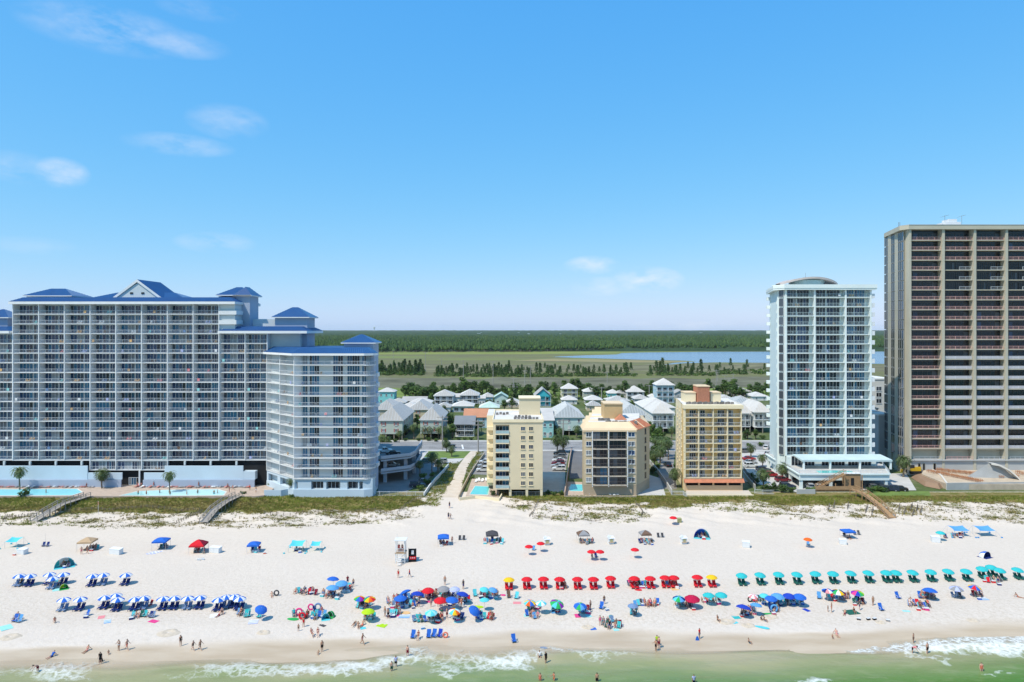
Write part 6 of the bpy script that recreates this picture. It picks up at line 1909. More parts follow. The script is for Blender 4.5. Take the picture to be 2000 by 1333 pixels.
boardwalk('brown wooden ramp from the aqua tower down to the sand', [(1666, 956), (1690, 966), (1715, 985), (1742, 1011)], 1.8, bwood, (2.6, 2.5, 1.6, .35))
# wooden stair house
root = thing('wooden_stairs', 'brown wooden stair house with flights before the aqua tower', 'stairs', (97.5, 198.6, .95))
bx0, bx1 = Xat(1649, 198.6), Xat(1681, 198.6)
mb = MB(); mb.box(bx0, bx1, 198.6, 199.9, .95, 5.7); mb.wbuild('stair_box', bwood, root)
for i in range(11):
    xx = bx0 + (bx1 - bx0) * i / 11
    mb = MB(); mb.box(xx + .02, xx + (bx1 - bx0) / 11 - .02, 198.55, 198.62, 1.0, 5.65); mb.wbuild('board', bwood, root)
mb = MB(); mb.box(Xat(1662, 198.5), Xat(1668, 198.5), 198.48, 198.56, 2.4, 4.5); mb.wbuild('doorway', void_shade, root)  # door opening with its inner shade put into the colour
p0 = Vector((Xat(1593, 198), 198.0, 1.6)); p1 = Vector((Xat(1650, 198), 198.0, 5.9))
for k in range(16):
    a = p0.lerp(p1, k / 16)
    mb = MB(); mb.box(a.x, a.x + .55, 197.4, 198.5, a.z, a.z + .1); mb.wbuild('step', bwood, root)
for y in (197.35, 198.5):
    mb = MB(); mb.bar((p0.x, y, p0.z), (p1.x, y, p1.z), .1, .35); mb.wbuild('stringer', bwood, root)
    mb = MB(); mb.bar((p0.x, y, p0.z + 1.1), (p1.x, y, p1.z + 1.1), .1, .12); mb.wbuild('handrail', bwood, root)
    for k in range(7):
        a = p0.lerp(p1, k / 6); mb = MB(); mb.bar((a.x, y, a.z), (a.x, y, a.z + 1.1), .1, .1); mb.wbuild('baluster', bwood, root)
mb = MB(); mb.box(Xat(1590, 197.6), Xat(1668, 197.6), 196.9, 198.5, 1.3, 1.55); mb.wbuild('landing', bwood, root)
mb = MB(); mb.box(Xat(1590, 197), Xat(1664, 197), 196.85, 196.92, 1.55, 2.5); mb.wbuild('landing_front', bwood, root)
for px in (1594, 1612, 1632, 1650, 1684):
    mb = MB(); x = Xat(px, 197.4); mb.box(x - .1, x + .1, 197.3, 197.5, .9, 3.2 if px < 1650 else 5.6); mb.wbuild('post', bwood, root)
mb = MB(); mb.box(bx0 - .1, bx1 + .2, 198.3, 200.0, 5.72, 5.86); mb.wbuild('top_landing', white, root)
for i, px in enumerate((1653, 1662, 1671, 1680)):
    mb = MB(); x = Xat(px, 198.5); mb.bar((x, 198.45, 5.86), (x, 198.45, 6.9), .08, .08); mb.wbuild('post', white, root)

# ------------------------------------------------------------------ building site at the right
conc_g = mat('site_concrete', (.36, .37, .37), .85, .12, .3)
wall_run('site_wall', 'long grey concrete wall before the dark tower', [(1849, 957), (1920, 956), (2030, 955)], 2.0, conc_g, .4)
wall_run('site_wall', 'white rounded end of the building site wall', [(1818, 926), (1838, 940), (1850, 957)], 1.9, coping_m, .5)
struct(prism_obj('site_floor', [G(px, py, 2.6).xy for px, py in ((1800, 926), (1850, 946), (2040, 946), (2040, 917), (1805, 917))], .5, 2.6, mat('site_sand', (.46, .38, .29), .9, .15)))
tarp = mat('brown_tarp', (.26, .17, .11), .8, .12, .3)
P = [G(px, py, 1.05) for px, py in ((1779, 933), (1806, 950), (1836, 956), (1841, 952), (1832, 936), (1812, 925))]
root = thing('tarp_mound', 'flat mound covered with a brown tarpaulin', 'mound', (P[0].x + 4, P[0].y, 1.0))
c = sum(P, Vector()) / len(P)
mb = MB(); inn = [c + (p - c) * .78 + Vector((0, 0, 1.1)) for p in P]
mb.add(P + inn, [(i, (i + 1) % 6, 6 + (i + 1) % 6, 6 + i) for i in range(6)] + [tuple(range(6, 12))]); mb.wbuild('tarpaulin', tarp, root)
# excavator
yellow_m = mat('machine_yellow', (.62, .38, .02), .5, .1)
p = G(1784, 927, 1.05)
root = thing('excavator', 'yellow excavator parked beside the yellow green palm', 'excavator', (p.x, p.y, 1.55))
for y in (-1.1, 1.1):
    mb = MB(); mb.box(-1.8, 1.8, y - .3, y + .3, -.02, .75); mb.build('track', tyre, root)
mb = MB(); mb.box(-1.6, 1.8, -1.2, 1.2, .8, 1.7); mb.box(-.2, 1.8, -1.2, 1.2, 1.7, 2.1); mb.build('body', yellow_m, root)
mb = MB(); mb.box(-1.6, -.3, -1.15, -.1, 1.72, 2.7); mb.build('cab', glass_car, root)
mb = MB(); mb.bar((-1.2, .4, 1.7), (-2.6, .4, 2.6), .35, .4); mb.bar((-2.6, .4, 2.6), (-3.4, .4, 1.0), .3, .3); mb.build('boom', yellow_m, root)
mb = MB(); mb.box(-3.7, -3.0, .0, .8, .1, 1.0); mb.build('bucket', yellow_m, root)
# rusty rebar mats and shuttering, one by one
rust = mat('rusty_steel', (.42, .19, .09), .8, .2, 2)
def rebar(px, py, w_, label):
    p = G(px, py, 2.6)
    root = thing('rebar_cage', label, 'rebar', (p.x, p.y, 2.6), random.uniform(-.2, .2), 'rusty reinforcement on the building site')
    mb = MB()
    for i in range(6):
        y = -.5 + i * .2
        mb.bar((-w_ / 2, y, .5 + .05 * (i % 2)), (w_ / 2, y, .5), .05, .05)
    mb.build('long_bars', rust, root)
    for i in range(int(w_ / .5)):
        x = -w_ / 2 + .25 + i * .5
        mb = MB(); mb.bar((x, -.5, 0), (x, -.5, .95), .06, .06); mb.bar((x, .5, 0), (x, .5, .95), .06, .06); mb.bar((x, -.5, .9), (x, .5, .9), .06, .06); mb.build('stirrup', rust, root)
for i in range(11):
    rebar(1818 + i * 9.5, 923 + i * 1.9, 2.4, 'rusty reinforcement cage in the slanting row on the building site')
for i in range(9):
    rebar(1836 + i * 11, 921 + i * 1.1, 2.6, 'rusty reinforcement cage in the back row on the building site')
for (px, py) in ((1925, 932), (1940, 930), (1955, 934), (1985, 932), (1998, 928), (1990, 925)):
    rebar(px, py, 1.8, 'rusty reinforcement heap at the far side of the building site')
for (px, py) in ((1830, 918), (1850, 916), (1880, 915), (1905, 914)):
    rebar(px, py, 2.6, 'rusty reinforcement mat under the dark tower wall')
# curved concrete ramp
root = thing('concrete_ramp', 'curved concrete pool ramp of the building site', 'ramp', (Xat(1960, 207), 207, 2.6))
Q = [Vector((Xat(px, 207), 207 - .8 * i, Zat(py, 207))) for i, (px, py) in enumerate(((1936, 905), (1950, 907), (1964, 915), (1975, 926), (1985, 941)))]
for a, b in zip(Q[:-1], Q[1:]):
    mb = MB(); mb.add([a, b, b + Vector((0, 2.6, 0)), a + Vector((0, 2.6, 0)), a - Vector((0, 0, .5)), b - Vector((0, 0, .5))], [(0, 1, 2, 3), (4, 5, 1, 0)]); mb.wbuild('ramp_segment', coping_m, root)
mb = MB(); mb.add([(Q[0].x - 7, 208.2, 2.5), (Q[4].x, 206.4, 2.3), (Q[3].x, 206.9, Q[3].z - .3), (Q[2].x, 207.4, Q[2].z - .3), (Q[1].x, 208, Q[1].z - .3), (Q[0].x, 208.2, Q[0].z - .3)], [(0, 1, 2, 3, 4, 5)]); mb.wbuild('ramp_wall', conc_g, root)
# ------------------------------------------------------------------ pool loungers
canvas_r = mat('lounger_red', (.40, .16, .14), .8, .1, rnd=.3)
canvas_g = mat('lounger_grey', (.30, .30, .32), .8, .1, rnd=.3)
def lounger_mesh(m):
    mb = MB()
    mb.add([(-.32, -.9, .36), (.32, -.9, .36), (.32, .35, .36), (-.32, .35, .36), (.32, .95, .85), (-.32, .95, .85)] + [(-.32, -.9, .28), (.32, -.9, .28), (.32, .35, .28), (-.32, .35, .28), (.32, .98, .77), (-.32, .98, .77)],
           [(0, 1, 2, 3), (3, 2, 4, 5), (9, 8, 7, 6), (11, 10, 8, 9), (0, 6, 7, 1), (5, 4, 10, 11), (1, 7, 8, 2), (2, 8, 10, 4), (0, 3, 9, 6), (3, 5, 11, 9)])
    for x in (-.28, .28):
        for y in (-.8, .3):
            mb.box(x - .03, x + .03, y - .03, y + .03, 0, .3)
    return mb.mesh('pool_lounger', m)
LM = [lounger_mesh(m_) for m_ in (canvas_r, canvas_g, canvas_r, white)]
rs = random.Random(4)
for k in range(92):
    px = 2 + k * 5.3
    if 186 < px < 262:
        continue
    p = G(px, 951.5 + rs.uniform(-.7, 1.2), ZD)
    o = link('pool_lounger', LM[rs.choice((0, 0, 1, 1, 3))], None, (p.x, p.y, ZD), rs.uniform(-.15, .15))
    reg(o, 'lounger in the long row along the podium wall', 'lounger', 'loungers along the podium')
for (px, py, z) in ((1150, 966, 1.05), (1156, 965, 1.05), (1192, 967, 1.05), (1199, 968, 1.05), (1206, 967, 1.05), (930, 942, 1.05), (936, 940, 1.05), (942, 941, 1.05), (950, 940, 1.05)):
    p = G(px, py, z)
    o = link('pool_lounger', LM[3], None, (p.x, p.y, z), rs.uniform(-.3, .3))
    reg(o, 'white lounger on the terrace of the ' + ('tan' if px > 1000 else 'cream') + ' block', 'lounger', 'white terrace loungers')
# flag pole on the dune
p = G(192, 1003)
root = thing('flag_pole', 'slim pole with an orange marker on the grassy dune', 'pole', tuple(p))
mb = MB(); mb.tube((0, 0, -.3), (0, 0, 3.6), .05, .05, 6); mb.build('pole', coping_m, root)
mb = MB(); mb.box(-.12, .12, -.04, .04, 2.6, 3.4); mb.build('marker', rust, root)
# ================================================================== beach furniture
FAB = {}
def fabric(name, rgb):
    if name not in FAB:
        FAB[name] = mat('fabric_' + name.replace(' ', '_'), rgb, .8, .07, 1.5, spec=.15, transl=.12)
    return FAB[name]
PAL = dict(red=(.62, .018, .03), crimson=(.45, .012, .06), yellow=(.78, .48, .02), teal=(.035, .44, .46), turquoise=(.10, .55, .62), blue=(.025, .13, .52), royal=(.018, .055, .42), navy=(.012, .03, .16), sky=(.10, .32, .62), white=(.74, .75, .76),
           grey=(.27, .27, .28), charcoal=(.07, .068, .075), tan=(.48, .34, .21), orange=(.72, .13, .02), lime=(.40, .62, .02), green=(.03, .38, .10), purple=(.25, .03, .36), pink=(.70, .06, .24), rose=(.72, .26, .28), lavender=(.42, .46, .70), brown=(.16, .10, .07), black=(.012, .012, .014), coral=(.70, .18, .12), aqua=(.32, .66, .66), peach=(.72, .46, .22), bluegrey=(.16, .25, .42), maroon=(.22, .015, .035), darkgreen=(.02, .12, .09))
def C(n):
    return fabric(n, PAL[n])
alu = mat('aluminium', (.55, .56, .57), .4, .05, metal=.3)
wood_l = mat('light_wood', (.42, .30, .19), .8, .12)

def canopy_mesh(r=1.0, drop=.40, n=8, val=.0):
    mb = MB(); rings = [(0, 0.0), (.34, .07), (.68, .42), (1.0, 1.0)]
    for i in range(n):
        a0, a1 = 2 * math.pi * i / n, 2 * math.pi * (i + 1) / n
        am = (a0 + a1) / 2
        for k in range(3):
            (t0, d0), (t1, d1) = rings[k], rings[k + 1]
            p = lambda t, d, a, sag=0: (r * t * math.cos(a), r * t * math.sin(a), -drop * d + sag)
            if k == 0:
                mb.add([p(t0, d0, a0), p(t1, d1, a0), p(t1, d1, am, -.01), p(t1, d1, a1)], [(0, 1, 2), (0, 2, 3)], i)
            else:
                q = lambda t, d: (r * t * .955 * math.cos(am), r * t * .955 * math.sin(am), -drop * d + .02 * k)
                mb.add([p(t0, d0, a0), p(t1, d1, a0), q(t1, d1), p(t1, d1, a1), p(t0, d0, a1), q(t0, d0) if k > 1 else p(t0, d0, am, -.01)], [(0, 1, 2, 5), (5, 2, 3, 4)], i)
        # hem
        h = lambda a, z, f=1.0: (r * f * math.cos(a), r * f * math.sin(a), -drop + z)
        mb.add([h(a0, 0), h(a0, -.07), h(am, -.05, .955), h(a1, -.07), h(a1, 0), h(am, .03, .955)], [(0, 1, 2, 5), (5, 2, 3, 4)], i)
    return mb.mesh('canopy', [C('white')] * n)
CAN = canopy_mesh(1.0)
POLE = MB().tube((0, 0, -.35), (0, 0, 1.0), .024, .024, 6).tube((0, 0, 1.0), (0, 0, 1.06), .03, .01, 6).mesh('pole', C('white'))
UMB = []
def umbrella(px, py, cols, label, r=1.05, h=2.1, tilt=0.0, tdir=0.0, group=None, polem=None):
    p = G(px, py, h - .2)
    z = gz(p.x, p.y)
    root = thing('beach_umbrella', label, 'umbrella', (p.x, p.y, z), random.uniform(0, .78), group)
    po = link('pole', POLE, root); po.scale = (1, 1, h)
    setmat(po, polem or (wood_l if group else alu))
    ca = link('canopy', CAN, root, (0, 0, h))
    ca.scale = (r, r, r)
    cs = [C(c) for c in cols]
    setmat(ca, *[cs[i % len(cs)] for i in range(8)])
    if tilt:
        ca.rotation_euler = (Matrix.Rotation(tdir - root.rotation_euler.z, 3, 'Z') @ Matrix.Rotation(tilt, 3, 'X')).to_euler()
    UMB.append(root)
    return root

# ---- chairs
def lounge_meshes():
    f = MB(); c = MB()
    for x in (-.27, .27):
        f.bar((x, -.75, .30), (x, .35, .30), .05, .06); f.bar((x, .30, .30), (x, .78, .98), .05, .06)
        f.bar((x, -.7, 0), (x, -.7, .30), .05, .05); f.bar((x, .3, 0), (x, .3, .30), .05, .05); f.bar((x, -.3, .55), (x, .42, .52), .07, .04); f.bar((x, -.28, .3), (x, -.28, .55), .04, .04)
    f.bar((-.27, -.72, .29), (.27, -.72, .29), .05, .05)
    a = [(-.25, -.78, .34), (.25, -.78, .34), (.25, .30, .33), (-.25, .30, .33), (.25, .80, 1.02), (-.25, .80, 1.02)]
    b = [(x, y + .03, z - .06) for x, y, z in a]
    c.add(a + b, [(0, 1, 2, 3), (3, 2, 4, 5), (9, 8, 7, 6), (11, 10, 8, 9), (0, 6, 7, 1), (5, 4, 10, 11), (1, 7, 8, 2), (2, 8, 10, 4), (0, 3, 9, 6), (3, 5, 11, 9)])
    h = MB(); h.box(-.2, .2, .70, .80, .86, 1.0)
    return f.mesh('frame', wood_l), c.mesh('cushion', C('red')), h.mesh('head_pillow', C('white'))
LOUNGE = lounge_meshes()
def lounge(pos, col, label, group, rz=0.0, pillow='white', framem=None):
    root = thing('beach_lounger', label, 'lounger', tuple(pos), rz, group)
    o = link('frame', LOUNGE[0], root); setmat(o, framem or C(col))
    o = link('cushion', LOUNGE[1], root); setmat(o, C(col))
    o = link('head_pillow', LOUNGE[2], root); setmat(o, C(pillow))
    return root
def low_chair_meshes():
    f = MB(); c = MB()
    for x in (-.27, .27):
        f.bar((x, -.25, .0), (x, .28, .22), .03, .03); f.bar((x, -.25, .24), (x, .25, .0), .03, .03); f.bar((x, .2, .18), (x, .48, .80), .03, .03); f.bar((x, -.22, .44), (x, .34, .46), .06, .035); f.bar((x, -.2, .2), (x, -.2, .44), .03, .03)
    f.bar((-.27, -.2, .21), (.27, -.2, .21), .03, .03)
    a = [(-.25, -.25, .24), (.25, -.25, .24), (.25, .22, .18), (-.25, .22, .18), (.25, .50, .84), (-.25, .50, .84)]
    b = [(x, y + .02, z - .04) for x, y, z in a]
    c.add(a + b, [(0, 1, 2, 3), (3, 2, 4, 5), (9, 8, 7, 6), (11, 10, 8, 9), (0, 6, 7, 1), (5, 4, 10, 11), (1, 7, 8, 2), (2, 8, 10, 4), (0, 3, 9, 6), (3, 5, 11, 9)])
    return f.mesh('frame', alu), c.mesh('fabric', C('blue'))
LOW = low_chair_meshes()
def low_chair(pos, col, label, group, rz=0.0, s=1.0):
    root = thing('beach_chair', label, 'chair', tuple(pos), rz, group)
    root.scale = (s, s, s)
    link('frame', LOW[0], root)
    o = link('fabric', LOW[1], root); setmat(o, C(col))
    return root

# ================================================================== people
SKIN = {k: mat('skin_' + k, c, .6, .06, 3, spec=.25) for k, c in dict(fair=(.52, .31, .23), tanned=(.40, .22, .145), brown=(.16, .085, .055)).items()}
HAIR = {k: mat('hair_' + k, c, .7, .15, 6) for k, c in dict(dark=(.025, .018, .014), brown=(.075, .045, .025), blond=(.34, .24, .12)).items()}
def skeleton(torso=0, thighs=(4, -4), knees=(0, 0), arms=(6, -6), elbows=(12, 12), spread=8, pz=None, astr=10, head=0):
    V = []; E = []; Rr = []; T = []
    def v(p, r):
        V.append(Vector(p)); Rr.append(r); return len(V) - 1
    def e(a, b, t):
        E.append((a, b)); T.append(t)
    def dn(a, lat=0):
        return Vector((math.sin(R(lat)) , -math.sin(R(a)), -math.cos(R(a)))).normalized()
    pel = Vector((0, 0, pz if pz is not None else .93))
    up = Vector((0, -math.sin(R(torso)), math.cos(R(torso))))
    fw = Vector((0, -math.cos(R(torso)), -math.sin(R(torso))))
    i0 = v(pel, .125); wa = v(pel + up * .20, .112); ch = v(pel + up * .40, .140); nb = v(pel + up * .52, .06)
    upn = Vector((0, -math.sin(R(torso + head)), math.cos(R(torso + head))))
    hc = v(pel + up * .53 + upn * .11, .088); ht = v(pel + up * .53 + upn * .21, .075)
    e(i0, wa, 'pelvis'); e(wa, ch, 'chest'); e(ch, nb, 'neck'); e(nb, hc, 'head'); e(hc, ht, 'head')
    ns = v(V[hc] + Vector((0, -math.cos(R(torso + head)), -math.sin(R(torso + head)))) * .095, .016); e(hc, ns, 'head')
    for s in (-1, 1):
        er = v(V[hc] + Vector((s * .088, .01, 0)), .016); e(hc, er, 'head')
    for k, s in enumerate((-1, 1)):
        hp = v(pel + Vector((s * .085, 0, 0)) - up * .05, .092)
        d = dn(thighs[k], s * spread * .35)
        kn = v(V[hp] + d * .42, .06)
        mid = v(V[hp] + d * .2, .082)
        d2 = dn(thighs[k] - knees[k], s * spread * .2)
        cf = v(V[kn] + d2 * .16, .056); an = v(V[kn] + d2 * .40, .036)
        ft = v(V[an] + Vector((s * .03, -.15, -.045)) if abs(thighs[k] - knees[k]) < 60 else V[an] + Vector((s * .03, -.02, .15)), .034)
        e(i0, hp, 'hip'); e(hp, mid, 'thigh_up'); e(mid, kn, 'thigh_low'); e(kn, cf, 'shin'); e(cf, an, 'shin'); e(an, ft, 'foot')
        sh = v(pel + up * .46 + Vector((s * .175, 0, 0)), .062)
        da = dn(arms[k], s * astr); el = v(V[sh] + da * .28, .042)
        db = dn(arms[k] + elbows[k], s * astr * .6); wr = v(V[el] + db * .24, .028)
        pm = v(V[wr] + db * .075, .030)
        e(ch, sh, 'shoulder'); e(sh, el, 'upper_arm'); e(el, wr, 'forearm'); e(wr, pm, 'hand')
        ax = Vector((0, 1, 0)) - db * db.y
        ax = ax.normalized() if ax.length > .1 else Vector((1, 0, 0))
        for q, (o, L) in enumerate(((-.027, .062), (-.009, .075), (.009, .070), (.027, .055))):
            f0 = v(V[pm] + db * .02 + ax * o, .0095); f1 = v(V[f0] + db * L * .55 + Vector((-s * .006, 0, 0)), .009); f2 = v(V[f1] + db * L * .4 + Vector((-s * .014, 0, 0)), .008)
            e(pm, f0, 'hand'); e(f0, f1, 'hand'); e(f1, f2, 'hand')
        t0 = v(V[wr] + db * .03 - ax * .034, .011); t1 = v(V[t0] + db * .035 - ax * .02, .009)
        e(wr, t0, 'hand'); e(t0, t1, 'hand')
    return V, E, Rr, T
def body_mesh(name, **k):
    V, E, Rr, T = skeleton(**k)
    me = bpy.data.meshes.new(name)
    me.from_pydata([tuple(v) for v in V], E, [])
    ob = bpy.data.objects.new(name, me); COL.objects.link(ob)
    md = ob.modifiers.new('skin', 'SKIN'); md.use_smooth_shade = True
    if not me.skin_vertices:
        me.skin_vertices.new()
    for i, r in enumerate(Rr):
        me.skin_vertices[0].data[i].radius = (r, r)
        me.skin_vertices[0].data[i].use_root = (i == 0)
    sb = ob.modifiers.new('sub', 'SUBSURF'); sb.levels = 1; sb.render_levels = 1
    dg = bpy.context.evaluated_depsgraph_get()
    dg.update()
    out = bpy.data.meshes.new_from_object(ob.evaluated_get(dg))
    out.name = name
    bpy.data.objects.remove(ob)
    n = len(out.polygons)
    cen = np.zeros(n * 3); out.polygons.foreach_get('center', cen); cen = cen.reshape(-1, 3)
    best = np.full(n, 1e9); lab = np.zeros(n, int); tt = np.zeros(n)
    for i, (a, b) in enumerate(E):
        A = np.array(V[a]); B = np.array(V[b]); d = B - A; L2 = max(d @ d, 1e-9)
        t = np.clip(((cen - A) @ d) / L2, 0, 1)
        dist = np.linalg.norm(cen - (A + t[:, None] * d), axis=1) / (Rr[a] * .5 + Rr[b] * .5) ** .5
        k_ = dist < best
        best[k_] = dist[k_]; lab[k_] = i; tt[k_] = t[k_]
    tags = [(T[lab[i]], tt[i]) for i in range(n)]
    hc = np.array(V[4]); hu = np.array(V[5] - V[4]); hu = hu / np.linalg.norm(hu); nf = np.array(V[6] - V[4]); nf = nf / np.linalg.norm(nf)
    lowz = min(v.co.z for v in out.vertices)
    for v in out.vertices:
        v.co.z -= lowz
    V2 = np.zeros(len(out.vertices) * 3); out.vertices.foreach_get('co', V2)
    N2 = np.zeros(len(out.vertices) * 3); out.vertices.foreach_get('normal', N2)
    V2 = V2.reshape(-1, 3); N2 = N2.reshape(-1, 3)
    polys = [tuple(p.vertices) for p in out.polygons]
    def shell(nm, sel, off):
        used = {}; vs = []; fs = []
        for i in range(n):
            if not sel(i):
                continue
            f = []
            for q in polys[i]:
                if q not in used:
                    used[q] = len(vs); vs.append(tuple(V2[q] + N2[q] * off))
                f.append(used[q])
            fs.append(f)
        m2 = bpy.data.meshes.new(nm); m2.from_pydata(vs, [], fs); m2.materials.append(C('navy'))
        m2.polygons.foreach_set('use_smooth', [True] * len(m2.polygons)); m2.update()
        return m2
    isb = lambda i, *ts: tags[i][0] in ts
    P = dict(
        trunks=shell('swim_trunks', lambda i: isb(i, 'hip', 'thigh_up') or (isb(i, 'pelvis') and tags[i][1] < .55) or (isb(i, 'thigh_low') and tags[i][1] < .25), .014),
        swimsuit=shell('swimsuit', lambda i: isb(i, 'hip') or isb(i, 'pelvis') or (isb(i, 'chest') and tags[i][1] < 1.0), .010),
        shirt=shell('shirt', lambda i: isb(i, 'pelvis', 'chest', 'shoulder') or (isb(i, 'upper_arm') and tags[i][1] < .6), .018),
        bikini=shell('bikini', lambda i: isb(i, 'hip') or (isb(i, 'chest') and .45 < tags[i][1]) or (isb(i, 'pelvis') and tags[i][1] < .3), .008),
        hair=shell('hair', lambda i: isb(i, 'head') and ((cen[i] - hc) @ hu > .045 or ((cen[i] - hc) @ nf < -.02 and (cen[i] - hc) @ hu > -.09)), .016))
    out.materials.clear(); out.materials.append(SKIN['fair'])
    P['body'] = out
    return P
POSE = dict(
    stand=body_mesh('person', thighs=(3, -3), arms=(8, -6)),
    stand2=body_mesh('person', thighs=(-4, 8), knees=(0, 12), arms=(25, 5), elbows=(70, 20), astr=14),
    walk=body_mesh('person', torso=4, thighs=(24, -20), knees=(6, 26), arms=(-22, 24), elbows=(15, 25)),
    chair=body_mesh('person', torso=-24, thighs=(80, 76), knees=(55, 50), arms=(35, 32), elbows=(40, 40), spread=14, pz=.3),
    sand=body_mesh('person', torso=-12, thighs=(118, 112), knees=(100, 92), arms=(45, -25), elbows=(30, 5), spread=18, pz=.12, astr=16),
    legs=body_mesh('person', torso=-30, thighs=(88, 86), knees=(4, 8), arms=(-35, -38), elbows=(5, 5), spread=12, pz=.12, astr=18),
    lie=body_mesh('person', torso=-86, thighs=(86, 88), knees=(2, 8), arms=(-60, -40), elbows=(10, -30), spread=10, pz=.12, astr=28),
    bend=body_mesh('person', torso=58, thighs=(4, -4), knees=(8, 8), arms=(30, 40), elbows=(10, 10)),
    kneel=body_mesh('person', torso=28, thighs=(62, 58), knees=(128, 126), arms=(45, 60), elbows=(20, 15), pz=.45))
POSEW = dict(stand='standing', stand2='standing', walk='walking', chair='seated', sand='on the sand', legs='sunbathing', lie='lying', bend='bending', kneel='kneeling')
GARM = dict(trunks='swim_trunks', swimsuit='swimsuit', shirt='shirt', bikini='bikini')
NICE = dict(trunks='trunks', swimsuit='swimsuit', shirt='shirt', bikini='bikini')
PEOPLE = 0
def person(pos, pose, garm, col, where, rz=None, s=1.0, skin='tanned', hair='brown', lower=None, group='people on the beach', word=None):
    global PEOPLE
    PEOPLE += 1
    P = POSE[pose]
    lab = '%s in %s %s %s %s' % ('small child' if s < .8 else 'person', col, NICE[garm], word or POSEW[pose], where)
    o = link('person', P['body'], None, tuple(pos), random.uniform(-.5, .5) if rz is None else rz)
    o.scale = (s, s, s)
    setmat(o, SKIN[skin])
    reg(o, lab, 'person', group)
    g = link(GARM[garm], P[garm], o); setmat(g, C(col))
    if garm == 'shirt':
        g = link('swim_trunks', P['trunks'], o); setmat(g, C(lower or 'navy'))
    h = link('hair', P['hair'], o); setmat(h, HAIR[hair])
    return o
def at(px, py):
    p = G(px, py)
    return (p.x, p.y, gz(p.x, p.y) - .01)

# ---- tents, shades, boxes, boards, towels
def popup(px, py, col, label, w=3.0, h=2.0, rise=.7, legm=None, rz=0.1, cols=None):
    p = G(px, py)
    root = thing('canopy_tent', label, 'canopy tent', at(px, py), rz)
    k = w / 2
    for sx in (-1, 1):
        for sy in (-1, 1):
            mb = MB(); mb.tube((sx * k * .97, sy * k * .97, -.1), (sx * k * .97, sy * k * .97, h), .03, .03, 5); mb.build('leg', legm or alu, root)
    mb = MB(); c = [(-k, -k, h), (k, -k, h), (k, k, h), (-k, k, h)]
    ms = [C(q) for q in (cols or [col])]
    for i in range(4):
        a, b = Vector(c[i]), Vector(c[(i + 1) % 4]); ap = Vector((0, 0, h + rise)); m_ = (a + b) / 2 + Vector((0, 0, rise * .12))
        ma, mb2 = (a + ap) / 2 + Vector((0, 0, .06)), (b + ap) / 2 + Vector((0, 0, .06)); mc = (m_ + ap) / 2
        mb.add([a, m_, b, mb2, ap, ma, mc], [(0, 1, 6, 5), (1, 2, 3, 6), (5, 6, 4), (6, 3, 4)], i % len(ms))
        mb.add([a, b, b - Vector((0, 0, .28)), a - Vector((0, 0, .28)), m_], [(3, 2, 1, 4, 0)], i % len(ms))
    mb.build('canopy', ms, root)
    return root
def sling(px, py, col, label, w=3.4, d=3.0, h=1.9, rz=0.0, back=.5):
    root = thing('sling_shade', label, 'shade', at(px, py), rz)
    cs = [(-w / 2, -d / 2, h * .8), (w / 2, -d / 2, h * .8), (w / 2, d / 2, h * 1.08), (-w / 2, d / 2, h * 1.08)]
    n = 6; mb = MB()
    g = []
    for j in range(n + 1):
        for i in range(n + 1):
            u, v = i / n, j / n
            p = Vector(cs[0]) * (1 - u) * (1 - v) + Vector(cs[1]) * u * (1 - v) + Vector(cs[2]) * u * v + Vector(cs[3]) * (1 - u) * v
            pin = 1 - .28 * math.sin(math.pi * u) * (1 if j in (0, n) else .3)
            sag = -.30 * math.sin(math.pi * u) * math.sin(math.pi * v) - .12 * math.sin(math.pi * u)
            p.y *= 1 - .16 * math.sin(math.pi * u); p.x *= 1 - .12 * math.sin(math.pi * v); p.z += sag
            g.append(p)
    mb.add(g, [(j * (n + 1) + i, j * (n + 1) + i + 1, (j + 1) * (n + 1) + i + 1, (j + 1) * (n + 1) + i) for j in range(n) for i in range(n)])
    mb.build('fabric', C(col), root, smooth=True)
    for c_ in cs:
        mb = MB(); mb.tube((c_[0], c_[1], -.2), (c_[0], c_[1], c_[2]), .03, .03, 5); mb.build('pole', alu, root)
        e = Vector((c_[0] * 1.5, c_[1] * 1.55, .12)); mb = MB(); mb.tube(c_, e, .012, .012, 4); mb.build('guy_rope', C(col), root)
        mb = MB(); mb.box(e.x - .15, e.x + .15, e.y - .15, e.y + .15, -.05, .25); mb.build('sandbag', C(col), root)
    return root
def dome_tent(px, py, cols, label, w=2.4, d=1.5, h=1.3, rz=0.0):
    root = thing('beach_tent', label, 'tent', at(px, py), rz)
    mb = MB(); n = 10; m_ = 6
    g = []
    for j in range(m_ + 1):
        t = j / m_                     # front rim to the back foot
        el = math.pi / 2 * t * 1.0
        for i in range(n + 1):
            a = math.pi * i / n
            g.append(Vector((w / 2 * math.cos(a), -d * .4 + d * math.sin(el) * math.sin(a) ** .8 * 1.0 + 0.0, max(0, h * math.sin(a) * math.cos(el * .98)))))
    for j in range(m_):
        for i in range(n):
            mb.add([g[j * (n + 1) + i], g[j * (n + 1) + i + 1], g[(j + 1) * (n + 1) + i + 1], g[(j + 1) * (n + 1) + i]], [(0, 1, 2, 3)], (i * len(cols)) // n)
    mb.build('shell', [C(c) for c in cols], root)
    mb = MB(); mb.box(-w / 2, w / 2, -d * .75, d * .5, .005, .03); mb.build('ground_sheet', C(cols[0]), root)
    for i in (0, n // 2, n):
        pass
    mb = MB()
    for i in range(n):
        mb.bar(g[i], g[i + 1], .03, .03)
    mb.build('hoop', alu, root)
    return root
